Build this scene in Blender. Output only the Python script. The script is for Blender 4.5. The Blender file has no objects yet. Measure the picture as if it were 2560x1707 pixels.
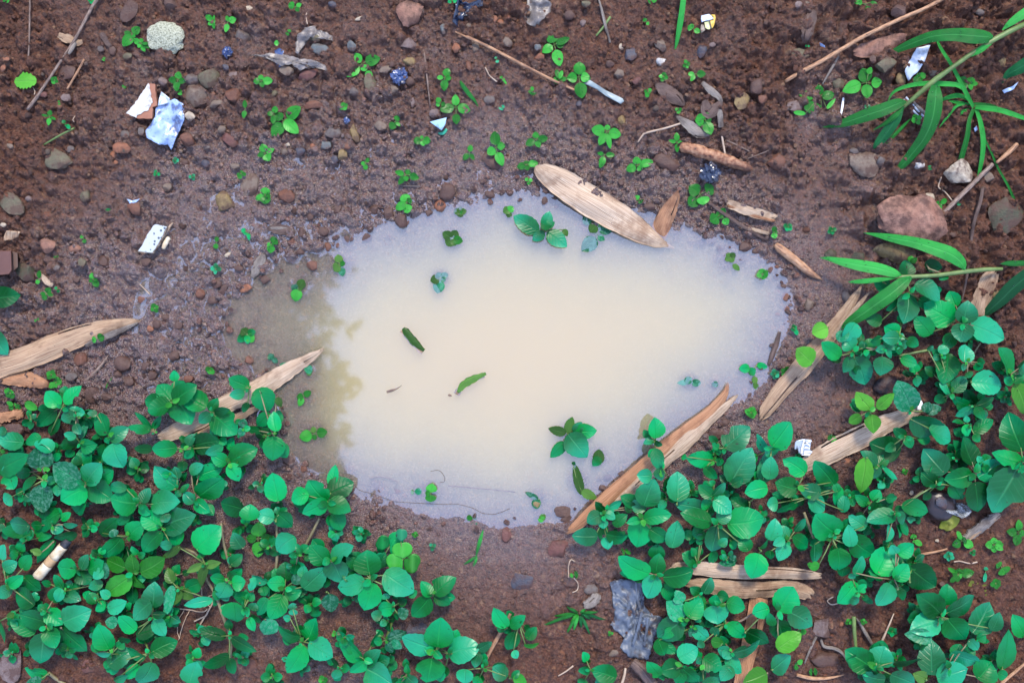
import bpy, math, random
import numpy as np
from mathutils import Vector
R = math.radians
# ------------------------------------------------------------------ frame, camera, light
S = 0.0003125            # metres on the water plane for one photograph pixel
H = 0.75                 # camera height over the water
CX, CY = 1280.0, 853.5
sc = bpy.context.scene
col = sc.collection
cam = bpy.data.cameras.new('camera'); camo = bpy.data.objects.new('camera', cam); col.objects.link(camo)
camo.location = (0, 0, H); camo.rotation_euler = (0, 0, 0)
cam.sensor_width = 36.0; cam.lens = 36.0*H/(2560*S); cam.clip_start = 0.02; cam.clip_end = 500
sc.camera = camo
SUN_EL, SUN_AZ = 52.0, 12.0      # the light comes over the top edge of the picture
world = bpy.data.worlds.new('World'); sc.world = world; world.use_nodes = True
wn = world.node_tree.nodes; wl = world.node_tree.links
sky = wn.new('ShaderNodeTexSky'); sky.sky_type = 'NISHITA'; sky.sun_disc = False
sky.sun_elevation = R(SUN_EL); sky.sun_rotation = R(SUN_AZ); sky.dust_density = 6.0; sky.air_density = 1.3; sky.ozone_density = 3.0
veil = wn.new('ShaderNodeMix'); veil.data_type = 'RGBA'; veil.inputs[0].default_value = 0.78; veil.inputs[7].default_value = (6.7, 8.9, 15.6, 1)   # even overcast cloud over the clear sky
wl.new(sky.outputs[0], veil.inputs[6]); wl.new(veil.outputs[2], wn['Background'].inputs[0]); wn['Background'].inputs[1].default_value = 0.1
sd_ = bpy.data.lights.new('sun', 'SUN'); sd_.energy = 2.6; sd_.angle = R(12); sd_.color = (1.0, 0.89, 0.74)
suno = bpy.data.objects.new('sun', sd_); col.objects.link(suno)
suno.rotation_euler = (R(90-SUN_EL), 0, R(180-SUN_AZ))
sc.view_settings.view_transform = 'Standard'; sc.view_settings.look = 'None'
sc.view_settings.exposure = 0.74; sc.view_settings.gamma = 1.0
sc.cycles.max_bounces = 28; sc.cycles.diffuse_bounces = 3; sc.cycles.glossy_bounces = 3
sc.cycles.transmission_bounces = 6; sc.cycles.volume_bounces = 20; sc.cycles.transparent_max_bounces = 12
sc.cycles.use_denoising = True
try: sc.cycles.denoiser = 'OPENIMAGEDENOISE'
except Exception: pass
sc.cycles.sample_clamp_indirect = 4.0; sc.cycles.sample_clamp_direct = 2.5
rnd = random.Random(7)

def at(px, py, z=0.0):
    k = (H - z)/H*S
    return Vector(((px-CX)*k, -(py-CY)*k, z))

# ------------------------------------------------------------------ noise and height field
def hsh(ix, iy, s):
    h = (ix.astype(np.int64)*374761393 + iy.astype(np.int64)*668265263 + s*1442695041) & 0xFFFFFFFF
    h = ((h ^ (h >> 13))*1274126177) & 0xFFFFFFFF
    h = (h ^ (h >> 16))
    h = (h*2246822519) & 0xFFFFFFFF
    return ((h ^ (h >> 15)) & 0xFFFFFF)/float(0x1000000)
def vnoise(x, y, s):
    ix = np.floor(x); iy = np.floor(y); fx = x-ix; fy = y-iy
    fx = fx*fx*fx*(fx*(fx*6-15)+10); fy = fy*fy*fy*(fy*(fy*6-15)+10)
    a = hsh(ix, iy, s); b = hsh(ix+1, iy, s); c = hsh(ix, iy+1, s); d = hsh(ix+1, iy+1, s)
    return (a*(1-fx)+b*fx)*(1-fy)+(c*(1-fx)+d*fx)*fy - 0.5
def fbm(x, y, s, o=3):
    t = 0; a = 1.0
    for k in range(o):
        t = t + a*vnoise(x*2**k+17*k, y*2**k-9*k, s+k); a *= 0.5
    return t
def domes(x, y, cell, s, prob, r0, r1, asp=0.75):
    """height (in units of x) and random id of rounded clods on a jittered lattice"""
    best = np.zeros_like(x); ide = np.full_like(x, 0.5)
    gx = np.floor(x/cell); gy = np.floor(y/cell)
    for dx in (-1, 0, 1):
        for dy in (-1, 0, 1):
            ix = gx+dx; iy = gy+dy
            on = hsh(ix, iy, s+5) < prob
            px = (ix+0.15+0.7*hsh(ix, iy, s))*cell; py = (iy+0.15+0.7*hsh(ix, iy, s+1))*cell
            q = hsh(ix, iy, s+2); r = cell*(r0+(r1-r0)*q*q)
            th = hsh(ix, iy, s+3)*6.283; ct = np.cos(th); st = np.sin(th); e = 0.75+0.5*hsh(ix, iy, s+4)
            ux = (x-px)*ct+(y-py)*st; uy = (-(x-px)*st+(y-py)*ct)*e
            d2 = (ux*ux+uy*uy)/(r*r)
            h = np.where(on & (d2 < 1), asp*r*np.sqrt(np.maximum(0, 1-d2)), 0)
            m = h > best
            best = np.where(m, h, best); ide = np.where(m, hsh(ix, iy, s+9), ide)
    return best, ide
def sstep(a, b, x):
    t = np.clip((x-a)/(b-a), 0, 1); return t*t*(3-2*t)

# waterline of the puddle, photograph pixels on the water plane
SHORE = [(560,745),(610,690),(668,655),(745,628),(805,612),(850,575),(905,560),(975,548),(1045,515),(1110,500),(1170,486),(1235,478),
 (1300,470),(1370,462),(1440,480),(1500,505),(1560,520),(1640,530),(1705,545),(1770,562),(1835,590),(1895,620),(1945,660),(1975,715),(1990,775),
 (1978,830),(1945,885),(1925,930),(1890,980),(1850,1015),(1790,1045),(1730,1095),(1660,1160),(1580,1220),(1500,1275),(1440,1305),(1395,1312),(1340,1318),
 (1285,1322),(1220,1318),(1150,1304),(1090,1286),(1020,1272),(950,1264),(885,1250),(838,1228),(778,1208),(720,1166),(698,1100),(688,1035),
 (678,975),(640,945),(590,925),(560,885),(540,845),(542,800)]
def poly_sd(x, y, pts):
    n = len(pts); best = np.full(x.shape, 1e18); ins = np.zeros(x.shape, bool)
    for i in range(n):
        ax, ay = pts[i]; bx, by = pts[(i+1) % n]
        ex, ey = bx-ax, by-ay; wx, wy = x-ax, y-ay
        t = np.clip((wx*ex+wy*ey)/(ex*ex+ey*ey), 0, 1)
        best = np.minimum(best, (wx-ex*t)**2+(wy-ey*t)**2)
        if ay != by:
            c = ((ay > y) != (by > y)) & (x < ax+(y-ay)*ex/ey)
            ins ^= c
    d = np.sqrt(best); return np.where(ins, -d, d)
def lines(lo, hi, st, far, g):
    a = list(np.arange(lo, hi+st*0.5, st)); s = st; x = a[-1]
    while x < far: s *= g; x += s; a.append(x)
    s = st; x = a[0]
    while x > -far: s *= g; x -= s; a.insert(0, x)
    return np.array(a)
GS = 2.8; G0 = -150                         # grid step in photograph pixels (0.87 mm), start of the fine part
gxs = lines(G0, 2710, GS, 2.0e5, 1.35); gys = lines(G0, 1857, GS, 2.0e5, 1.35)
PX, PY = np.meshgrid(gxs, gys)
MOUNDS = [(1149, 530, 24), (1130, 596, 30), (848, 660, 34), (746, 720, 30), (1100, 695, 26), (1271, 525, 28), (1490, 560, 38), (1826, 643, 32), (1883, 926, 30), (1727, 955, 22), (1787, 960, 14), (617, 836, 34), (758, 991, 28), (784, 1084, 34), (1048, 1228, 20), (678, 895, 18), (771, 928, 24), (1346, 1246, 24), (1354, 1296, 22), (1174, 1292, 18), (1497, 1142, 26), (1445, 1200, 30), (1420, 1085, 30), (1357, 578, 34), (1077, 1233, 30)]
def ground_fields(PX, PY):
    w = 1.0
    x = np.clip(PX, -3000, 6000); y = np.clip(PY, -3000, 5000)
    sdp = poly_sd(x + 24*fbm(x/90, y/90, 3) + 9*fbm(x/26, y/26, 5), y + 24*fbm(x/90, y/90, 13) + 9*fbm(x/26, y/26, 7), SHORE)
    # shore slope: wide and flat at the left and the top, steeper at the bottom and right
    wid = 180 + 170*sstep(900, 500, x) - 95*sstep(1050, 1250, y) - 60*sstep(1700, 2000, x)
    wid = np.maximum(wid, 40); out = np.maximum(sdp, 0)
    film = sstep(1000, 780, x)*sstep(500, 620, y)*sstep(1120, 960, y) + 0.42*sstep(1500, 1300, x)*sstep(640, 560, y); film = np.clip(film, 0, 1)
    base = (0.30 - 1.05*film) + (0.9 - 0.30*film)*np.minimum(out/wid, 1.2) + 6.5*(1-np.exp(-np.maximum(out-wid*0.8, 0)/260)) + 8*(1-np.exp(-np.maximum(out-500, 0)/900))
    far = sstep(60, 400, out)
    base = base + far*(5.0*fbm(x/420, y/420, 21) + 3.0*fbm(x/120, y/120, 31)) + (0.35+0.9*far)*fbm(x/45, y/45, 41)
    shelf = 0.10+0.90*sstep(720, 930, x + 0.25*(y-900))
    ins = np.maximum(-sdp, 0)
    base = base - shelf*58*(1-np.exp(-(ins/330)**1.9)) - (2.0-0.25*film)*sstep(0, 22, ins)
    for (mx, my, mr) in MOUNDS:                 # mud lumps that carry the drowned weeds
        d2 = ((x-mx)**2+(y-my)**2)/(mr*mr); k = np.exp(-d2**2); base = np.where(ins > 0, np.maximum(base, base*(1-k)+(-1.3)*k), base)
    # how cloddy the soil is
    clod = 0.55 + 0.75*fbm(x/300, y/300, 51, 2)
    clod = clod + 0.35*sstep(900, 300, y) + 0.5*sstep(1000, 500, x)*sstep(1150, 900, y)*sstep(450, 650, y) - 0.30*sstep(1150, 1400, y)
    clod = np.clip(clod, 0.12, 1.15)*(1-0.9*sstep(20, 160, ins))*(1-0.55*sstep(0, 30, ins))
    ux = x + 5*fbm(x/14, y/14, 61, 2); uy = y + 5*fbm(x/14, y/14, 71, 2)
    hs = []; 
    for cell, sd, pr, r0, r1, asp in ((64, 100, .30, .22, .50, .55), (30, 200, .55, .25, .60, .62), (15, 300, .75, .32, .66, .7), (8.5, 400, .8, .35, .7, .8)):
        hs.append(domes(ux, uy, cell, sd, pr, r0, r1, asp))
    tot = np.maximum(hs[0][0]*0.75, hs[1][0]); ide = np.where(hs[1][0] > hs[0][0]*0.75, hs[1][1], hs[0][1])
    for (h, i), k in ((hs[2], 0.75), (hs[3], 0.8)):
        ide = np.where(h > 1.2, i, ide); tot = tot + k*h
    tot = tot*0.3125                        # px -> mm
    cr = np.abs(fbm(x/70, y/70, 81)); crack = np.exp(-(cr/0.03)**2)*far*0.9*sstep(0.9, 0.3, clod)
    z = base + tot*clod*1.5 - crack + (0.55*fbm(x/9, y/9, 91, 2)+0.9*fbm(x/19, y/19, 95, 2)*sstep(0.2, 0.7, clod))*(0.35+far)
    bil = 8.5*np.abs(fbm(x/80, y/80, 131)) + 5.0*np.abs(fbm(x/34, y/34, 141))          # billowed lumps with sharp creases
    z = z + sstep(40, 260, out)*(bil-2.4)*(0.75+1.2*sstep(1700, 2000, x)*sstep(1000, 800, y))
    z = z - 3.2*np.exp(-(((x-2010-0.25*(y-450))/52)**2))*sstep(180, 330, y)*sstep(760, 600, y)
    lo = (0.75+0.25*fbm(x/20, y/20, 77))*sstep(12, 60, out)*(1-np.clip(film*2.2, 0, 1)); z = np.where((out > 12) & (film < 0.4), np.maximum(z, lo), z)
    near = sstep(150, 60, np.maximum(np.maximum(-PX, PX-2560), np.maximum(-PY, PY-1707)))      # beyond the picture the sheet calms down and the material takes over
    z = 5.0+(z-5.0)*near; ide = 0.5+(ide-0.5)*near
    wet = near*np.exp(-np.maximum(base+0.6, 0)/4.6)
    return base, z, wet, ide, clod
BASEH, Z, WET, IDE, CLOD = ground_fields(PX, PY)
_ix0 = int(np.searchsorted(gxs, G0-0.01)); _iy0 = int(np.searchsorted(gys, G0-0.01))
def gz(px, py, r=6):
    """height of the soil in metres around a pixel (a high quantile over r px)"""
    i0 = np.clip(int((px-G0-r)/GS)+_ix0, 0, len(gxs)-2); i1 = np.clip(int((px-G0+r)/GS)+_ix0, i0+1, len(gxs)-1)
    j0 = np.clip(int((py-G0-r)/GS)+_iy0, 0, len(gys)-2); j1 = np.clip(int((py-G0+r)/GS)+_iy0, j0+1, len(gys)-1)
    return float(np.percentile(Z[j0:j1+1, i0:i1+1], 60))*0.001

# ------------------------------------------------------------------ materials
def mat(name):
    m = bpy.data.materials.new(name); m.use_nodes = True
    nt = m.node_tree; b = nt.nodes['Principled BSDF']; return m, nt, b
def nd(nt, t, **k):
    n = nt.nodes.new(t)
    for a, v in k.items():
        if a.startswith('i_'):
            q = a[2:]; n.inputs[int(q) if q.isdigit() else q].default_value = v
        else: setattr(n, a, v)
    return n
def ramp(nt, fac, stops, interp='LINEAR'):
    r = nt.nodes.new('ShaderNodeValToRGB'); e = r.color_ramp.elements; r.color_ramp.interpolation = interp
    e[0].position, e[0].color = stops[0][0], (*stops[0][1], 1)
    e[1].position, e[1].color = stops[-1][0], (*stops[-1][1], 1)
    for p, c in stops[1:-1]:
        q = e.new(p); q.color = (*c, 1)
    nt.links.new(fac, r.inputs[0]); return r.outputs[0]
def mixc(nt, fac, a, b, mode='MIX'):
    m = nt.nodes.new('ShaderNodeMix'); m.data_type = 'RGBA'; m.blend_type = mode
    for i, v in ((0, fac), (6, a), (7, b)):
        if hasattr(v, 'is_output'): nt.links.new(v, m.inputs[i])
        elif isinstance(v, (int, float)): m.inputs[i].default_value = v
        else: m.inputs[i].default_value = (*v, 1)
    return m.outputs[2]
def math_(nt, op, a, b=0.0, clamp=False):
    m = nt.nodes.new('ShaderNodeMath'); m.operation = op; m.use_clamp = clamp
    for i, v in ((0, a), (1, b)):
        if hasattr(v, 'is_output'): nt.links.new(v, m.inputs[i])
        else: m.inputs[i].default_value = v
    return m.outputs[0]
def noise(nt, scale, detail=4, rough=0.55, coord='Object', out=0, dist=0.0):
    tc = nt.nodes.new('ShaderNodeTexCoord'); n = nt.nodes.new('ShaderNodeTexNoise')
    n.inputs['Scale'].default_value = scale; n.inputs['Detail'].default_value = detail; n.inputs['Roughness'].default_value = rough
    n.inputs['Distortion'].default_value = dist
    nt.links.new(tc.outputs[coord], n.inputs['Vector']); return n.outputs[out]
def bump(nt, b, height, strength, dist):
    n = nt.nodes.new('ShaderNodeBump'); n.inputs['Strength'].default_value = strength; n.inputs['Distance'].default_value = dist
    nt.links.new(height, n.inputs['Height']); nt.links.new(n.outputs[0], b.inputs['Normal']); return n

def soil_material():
    m, nt, b = mat('wet soil')
    cl = nd(nt, 'ShaderNodeAttribute', attribute_name='clod'); we = nd(nt, 'ShaderNodeAttribute', attribute_name='wet')
    n1 = noise(nt, 14, 5); n2 = noise(nt, 420, 4, 0.6); n3 = noise(nt, 60, 3)
    base = ramp(nt, n1, [(0.3, (0.034, 0.013, 0.009)), (0.5, (0.080, 0.032, 0.020)), (0.7, (0.064, 0.029, 0.019))])
    cc = ramp(nt, cl.outputs['Fac'], [(0.0, (0.020, 0.009, 0.007)), (0.38, (0.062, 0.026, 0.017)), (0.58, (0.098, 0.042, 0.027)), (0.72, (0.046, 0.020, 0.014)), (0.78, (0.135, 0.068, 0.046)), (0.86, (0.075, 0.058, 0.050)), (0.92, (0.17, 0.062, 0.030)), (1.0, (0.21, 0.155, 0.105))])
    c = mixc(nt, 0.72, base, cc)
    c = mixc(nt, math_(nt, 'MULTIPLY', ramp(nt, n2, [(0.36, (0, 0, 0)), (0.64, (1, 1, 1))]), 0.62), c, ramp(nt, noise(nt, 700, 2, 0.6), [(0.38, (0.010, 0.005, 0.004)), (0.50, (0.060, 0.030, 0.022)), (0.62, (0.150, 0.085, 0.062))]))
    c = mixc(nt, 1.0, c, (1.16, 0.99, 0.76), 'MULTIPLY')
    nt.links.new(c, b.inputs['Base Color'])
    ro = math_(nt, 'SUBTRACT', 0.44, math_(nt, 'MULTIPLY', we.outputs['Fac'], 0.22))
    ro = math_(nt, 'ADD', ro, math_(nt, 'MULTIPLY', math_(nt, 'SUBTRACT', n2, 0.5), 0.9), True)
    nt.links.new(ro, b.inputs['Roughness']); nt.links.new(math_(nt, 'ADD', 0.26, math_(nt, 'MULTIPLY', we.outputs['Fac'], 0.95), True), b.inputs['Specular IOR Level'])
    nt.links.new(math_(nt, 'ADD', 1.45, math_(nt, 'MULTIPLY', we.outputs['Fac'], 0.26)), b.inputs['IOR'])
    n4 = noise(nt, 1100, 3, 0.65)
    bump(nt, b, math_(nt, 'ADD', math_(nt, 'MULTIPLY', n2, 1.0), math_(nt, 'MULTIPLY', n4, 0.8)), 0.9, 0.0018)
    return m
M = {}
M['soil'] = soil_material()
def water_material():
    m, nt, b = mat('turbid water'); out = nt.nodes['Material Output']; nt.nodes.remove(b)
    tr = nd(nt, 'ShaderNodeBsdfTransparent'); gl = nd(nt, 'ShaderNodeBsdfGlossy'); gl.inputs['Roughness'].default_value = 0.04
    fr = nd(nt, 'ShaderNodeFresnel'); fr.inputs['IOR'].default_value = 2.6
    mx = nd(nt, 'ShaderNodeMixShader'); geo = nd(nt, 'ShaderNodeNewGeometry'); nt.links.new(math_(nt, 'MULTIPLY', fr.outputs[0], math_(nt, 'SUBTRACT', 1.0, geo.outputs['Backfacing'])), mx.inputs[0]); nt.links.new(tr.outputs[0], mx.inputs[1]); nt.links.new(gl.outputs[0], mx.inputs[2])
    nt.links.new(mx.outputs[0], out.inputs['Surface'])
    vs = nd(nt, 'ShaderNodeVolumeScatter'); vs.inputs['Color'].default_value = (0.95, 0.96, 1.0, 1); vs.inputs['Density'].default_value = 72; vs.inputs['Anisotropy'].default_value = 0.0
    va = nd(nt, 'ShaderNodeVolumeAbsorption'); va.inputs['Color'].default_value = (0.89, 0.77, 0.10, 1); va.inputs['Density'].default_value = 68
    ad = nd(nt, 'ShaderNodeAddShader'); nt.links.new(vs.outputs[0], ad.inputs[0]); nt.links.new(va.outputs[0], ad.inputs[1])
    nt.links.new(ad.outputs[0], out.inputs['Volume'])
    return m
M['water'] = water_material()

# ------------------------------------------------------------------ ground and puddle
def mesh_obj(name, verts, faces, material, parent=None, smooth=True, kind=None, uv=None):
    me = bpy.data.meshes.new(name); me.from_pydata(verts, [], faces); me.update()
    if smooth: me.polygons.foreach_set('use_smooth', np.ones(len(me.polygons), bool))
    if uv is not None:
        l = me.uv_layers.new(name='UVMap'); vi = np.empty(len(me.loops), np.int32); me.loops.foreach_get('vertex_index', vi)
        l.data.foreach_set('uv', np.asarray(uv, np.float32)[vi].ravel())
    if material is not None: me.materials.append(material)
    o = bpy.data.objects.new(name, me); col.objects.link(o)
    if parent is not None: o.parent = parent
    if kind: o['kind'] = kind
    return o
def fast_mesh(name, co, quads, material):
    me = bpy.data.meshes.new(name); n = len(co); f = len(quads)
    me.vertices.add(n); me.vertices.foreach_set('co', np.asarray(co, np.float32).ravel())
    me.loops.add(f*4); me.loops.foreach_set('vertex_index', np.asarray(quads, np.int32).ravel())
    me.polygons.add(f); me.polygons.foreach_set('loop_start', np.arange(0, f*4, 4, dtype=np.int32))
    me.update(calc_edges=True); me.polygons.foreach_set('use_smooth', np.ones(f, bool)); me.materials.append(material)
    return me
ny, nx = PX.shape
GX = (PX-CX)*S; GY = -(PY-CY)*S
idx = np.arange(ny*nx).reshape(ny, nx)
quads = np.stack([idx[:-1, :-1], idx[1:, :-1], idx[1:, 1:], idx[:-1, 1:]], -1).reshape(-1, 4)
me = fast_mesh('ground', np.stack([GX, GY, Z*0.001], -1).reshape(-1, 3), quads, M['soil'])
for nm, arr in (('clod', IDE), ('wet', WET)):
    a = me.attributes.new(nm, 'FLOAT', 'POINT'); a.data.foreach_set('value', arr.astype(np.float32).ravel())
ground = bpy.data.objects.new('ground', me); col.objects.link(ground); ground['kind'] = 'structure'; ground['label'] = 'wet brown cloddy soil around the puddle'
def build_water():
    inx = (gxs > 150) & (gxs < 2150); iny = (gys > 330) & (gys < 1450)
    zx = PX[np.ix_(iny, inx)]; zy = PY[np.ix_(iny, inx)]; g = Z[np.ix_(iny, inx)]
    keep = g < 0.7
    sdp = poly_sd(zx, zy, SHORE); keep &= sdp < 210
    cell = keep[:-1, :-1] | keep[1:, :-1] | keep[1:, 1:] | keep[:-1, 1:]
    def blur(a):
        for _ in range(2):
            p = np.pad(a, 2, mode='edge'); a = sum(p[i:i+a.shape[0], 2:-2] for i in range(5))/5; p = np.pad(a, 2, mode='edge'); a = sum(p[2:-2, i:i+a.shape[1]] for i in range(5))/5
        return a
    gs = blur(g); zt = 0.26*np.exp(np.minimum(gs, 0.0)/0.9) - 0.25*np.maximum(gs, 0)
    h, w = zx.shape; id2 = np.arange(h*w).reshape(h, w)
    q = np.stack([id2[:-1, :-1], id2[1:, :-1], id2[1:, 1:], id2[:-1, 1:]], -1)[cell]
    used = np.unique(q); mp = -np.ones(h*w, np.int64); mp[used] = np.arange(len(used)); n = len(used)
    x = ((zx-CX)*S).ravel()[used]; y = (-(zy-CY)*S).ravel()[used]; zz = zt.ravel()[used]*0.001
    top = np.stack([x, y, zz], -1)
    qt = mp[q]
    # skirts on the border edges
    e = np.concatenate([qt[:, [0, 1]], qt[:, [1, 2]], qt[:, [2, 3]], qt[:, [3, 0]]])
    key = e[:, 0]*n+e[:, 1]; rev = e[:, 1]*n+e[:, 0]
    bd = e[~np.isin(key, rev)]
    ub = np.unique(bd); mb = {int(k): n+i for i, k in enumerate(ub)}; lo = np.vectorize(mb.get)(bd); apex = n+len(ub)      # walls down to a floor under the soil
    low = top[ub].copy(); low[:, 2] = -0.09; co = np.concatenate([top, low, [[0.02, 0.0, -0.09]]])
    qt = np.concatenate([qt, np.stack([bd[:, 1], bd[:, 0], lo[:, 0], lo[:, 1]], -1)]); qs = np.stack([lo[:, 1], lo[:, 0], np.full(len(bd), apex)], -1)
    nq, nt_ = len(qt), len(qs); me = bpy.data.meshes.new('puddle_water')
    me.vertices.add(len(co)); me.vertices.foreach_set('co', co.astype(np.float32).ravel())
    li = np.concatenate([qt.ravel(), qs.ravel()]); me.loops.add(len(li)); me.loops.foreach_set('vertex_index', li.astype(np.int32))
    me.polygons.add(nq+nt_); me.polygons.foreach_set('loop_start', np.concatenate([np.arange(nq)*4, nq*4+np.arange(nt_)*3]).astype(np.int32))
    me.update(calc_edges=True); me.polygons.foreach_set('use_smooth', np.concatenate([np.ones(nq, bool), np.zeros(nt_, bool)])); me.materials.append(M['water'])
    o = bpy.data.objects.new('puddle_water', me); col.objects.link(o); o['kind'] = 'structure'; o['label'] = 'milky brown puddle water lying in the muddy hollow'
    return o
water = build_water()

# ------------------------------------------------------------------ materials of things
def leaf_material(name, c1, c2, vein, rough=0.34, trans=0.10, spots=0.0, grass=False, spec=0.17, tipc=None):
    m, nt, b = mat(name); out = nt.nodes['Material Output']
    uv = nd(nt, 'ShaderNodeUVMap'); sp = nd(nt, 'ShaderNodeSeparateXYZ'); nt.links.new(uv.outputs[0], sp.inputs[0])
    u, v = sp.outputs[0], sp.outputs[1]
    au = math_(nt, 'ABSOLUTE', math_(nt, 'SUBTRACT', u, 0.5))
    oi = nd(nt, 'ShaderNodeObjectInfo')
    n = noise(nt, 90, 4); nb = noise(nt, 22, 2)
    f = math_(nt, 'ADD', math_(nt, 'MULTIPLY', n, 0.7), math_(nt, 'SUBTRACT', math_(nt, 'MULTIPLY', oi.outputs['Random'], 0.9), 0.45), True)
    c = ramp(nt, f, [(0.10, tuple(0.6*q for q in c1)), (0.35, c1), (0.80, c2)])
    if tipc: c = mixc(nt, math_(nt, 'MULTIPLY', ramp(nt, math_(nt, 'ADD', math_(nt, 'MULTIPLY', v, 0.45), math_(nt, 'ADD', math_(nt, 'MULTIPLY', nb, 0.7), math_(nt, 'MULTIPLY', oi.outputs['Random'], 0.3))), [(0.55, (0, 0, 0)), (0.95, (1, 1, 1))]), 0.7), c, tipc)  # bluish sky sheen mixed into the colour towards the tip
    mid = math_(nt, 'SUBTRACT', 1.0, math_(nt, 'MULTIPLY', au, 22.0 if not grass else 14.0), True)
    if grass:
        sv = math_(nt, 'SINE', math_(nt, 'MULTIPLY', u, 110.0)); lat = math_(nt, 'MULTIPLY', math_(nt, 'ADD', sv, 1.0), 0.22)
    else:
        q = math_(nt, 'FRACT', math_(nt, 'MULTIPLY', math_(nt, 'SUBTRACT', v, math_(nt, 'MULTIPLY', au, 0.55)), 6.5))
        lat = math_(nt, 'SUBTRACT', 1.0, math_(nt, 'MULTIPLY', math_(nt, 'ABSOLUTE', math_(nt, 'SUBTRACT', q, 0.5)), 7.0), True)
        lat = math_(nt, 'MULTIPLY', lat, 0.22)
    ve = math_(nt, 'MAXIMUM', mid, lat)
    c = mixc(nt, math_(nt, 'MULTIPLY', ve, 0.26), c, vein)
    # specks, scars and pale dusty film
    n2 = noise(nt, 330, 2, 0.5)
    c = mixc(nt, math_(nt, 'MULTIPLY', math_(nt, 'GREATER_THAN', n2, 0.73), 0.75), c, (0.02, 0.018, 0.012))
    if spots: c = mixc(nt, math_(nt, 'MULTIPLY', ramp(nt, noise(nt, 420, 4, 0.7), [(0.47, (0, 0, 0)), (0.60, (1, 1, 1))]), spots), c, (0.16, 0.36, 0.26))
    nt.links.new(c, b.inputs['Base Color']); b.inputs['Specular IOR Level'].default_value = spec
    r = math_(nt, 'ADD', rough, math_(nt, 'MULTIPLY', math_(nt, 'SUBTRACT', n, 0.5), 0.25)); nt.links.new(r, b.inputs['Roughness'])
    hb = math_(nt, 'ADD', math_(nt, 'MULTIPLY', ve, -0.6), math_(nt, 'ADD', math_(nt, 'MULTIPLY', n, 0.5), math_(nt, 'MULTIPLY', nb, 1.2)))
    bump(nt, b, hb, 0.6, 0.0011)
    tl = nd(nt, 'ShaderNodeBsdfTranslucent'); nt.links.new(c, tl.inputs[0])
    mx = nd(nt, 'ShaderNodeMixShader'); mx.inputs[0].default_value = trans
    nt.links.new(b.outputs[0], mx.inputs[1]); nt.links.new(tl.outputs[0], mx.inputs[2]); nt.links.new(mx.outputs[0], out.inputs[0])
    return m
M['green'] = leaf_material('leaf green', (0.0005, 0.145, 0.020), (0.001, 0.300, 0.045), (0.02, 0.37, 0.08), tipc=(0.002, 0.29, 0.110))
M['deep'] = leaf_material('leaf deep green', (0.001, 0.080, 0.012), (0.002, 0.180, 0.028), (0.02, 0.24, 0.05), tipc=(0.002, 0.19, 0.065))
M['teal'] = leaf_material('leaf blue green', (0.003, 0.145, 0.034), (0.008, 0.285, 0.095), (0.06, 0.37, 0.15), tipc=(0.010, 0.30, 0.16), rough=0.34, spec=0.3)  # sky sheen of tilted leaves put into the base colour
M['bright'] = leaf_material('leaf bright green', (0.018, 0.190, 0.016), (0.045, 0.330, 0.038), (0.12, 0.43, 0.09), rough=0.3)
M['lime'] = leaf_material('leaf yellow green', (0.055, 0.255, 0.018), (0.110, 0.380, 0.035), (0.20, 0.48, 0.10))
M['dusty'] = leaf_material('leaf dusty', (0.003, 0.125, 0.045), (0.008, 0.25, 0.10), (0.06, 0.34, 0.16), spots=0.28)
M['olive'] = leaf_material('leaf olive', (0.035, 0.110, 0.014), (0.085, 0.200, 0.032), (0.14, 0.28, 0.08))
M['yellow'] = leaf_material('leaf yellowing', (0.14, 0.17, 0.02), (0.26, 0.26, 0.05), (0.32, 0.30, 0.10))
M['grass'] = leaf_material('grass leaf', (0.012, 0.190, 0.024), (0.034, 0.350, 0.052), (0.13, 0.46, 0.13), grass=True, rough=0.32)
M['grassdark'] = leaf_material('grass leaf dark', (0.006, 0.085, 0.022), (0.016, 0.170, 0.042), (0.06, 0.26, 0.10), grass=True)

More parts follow.
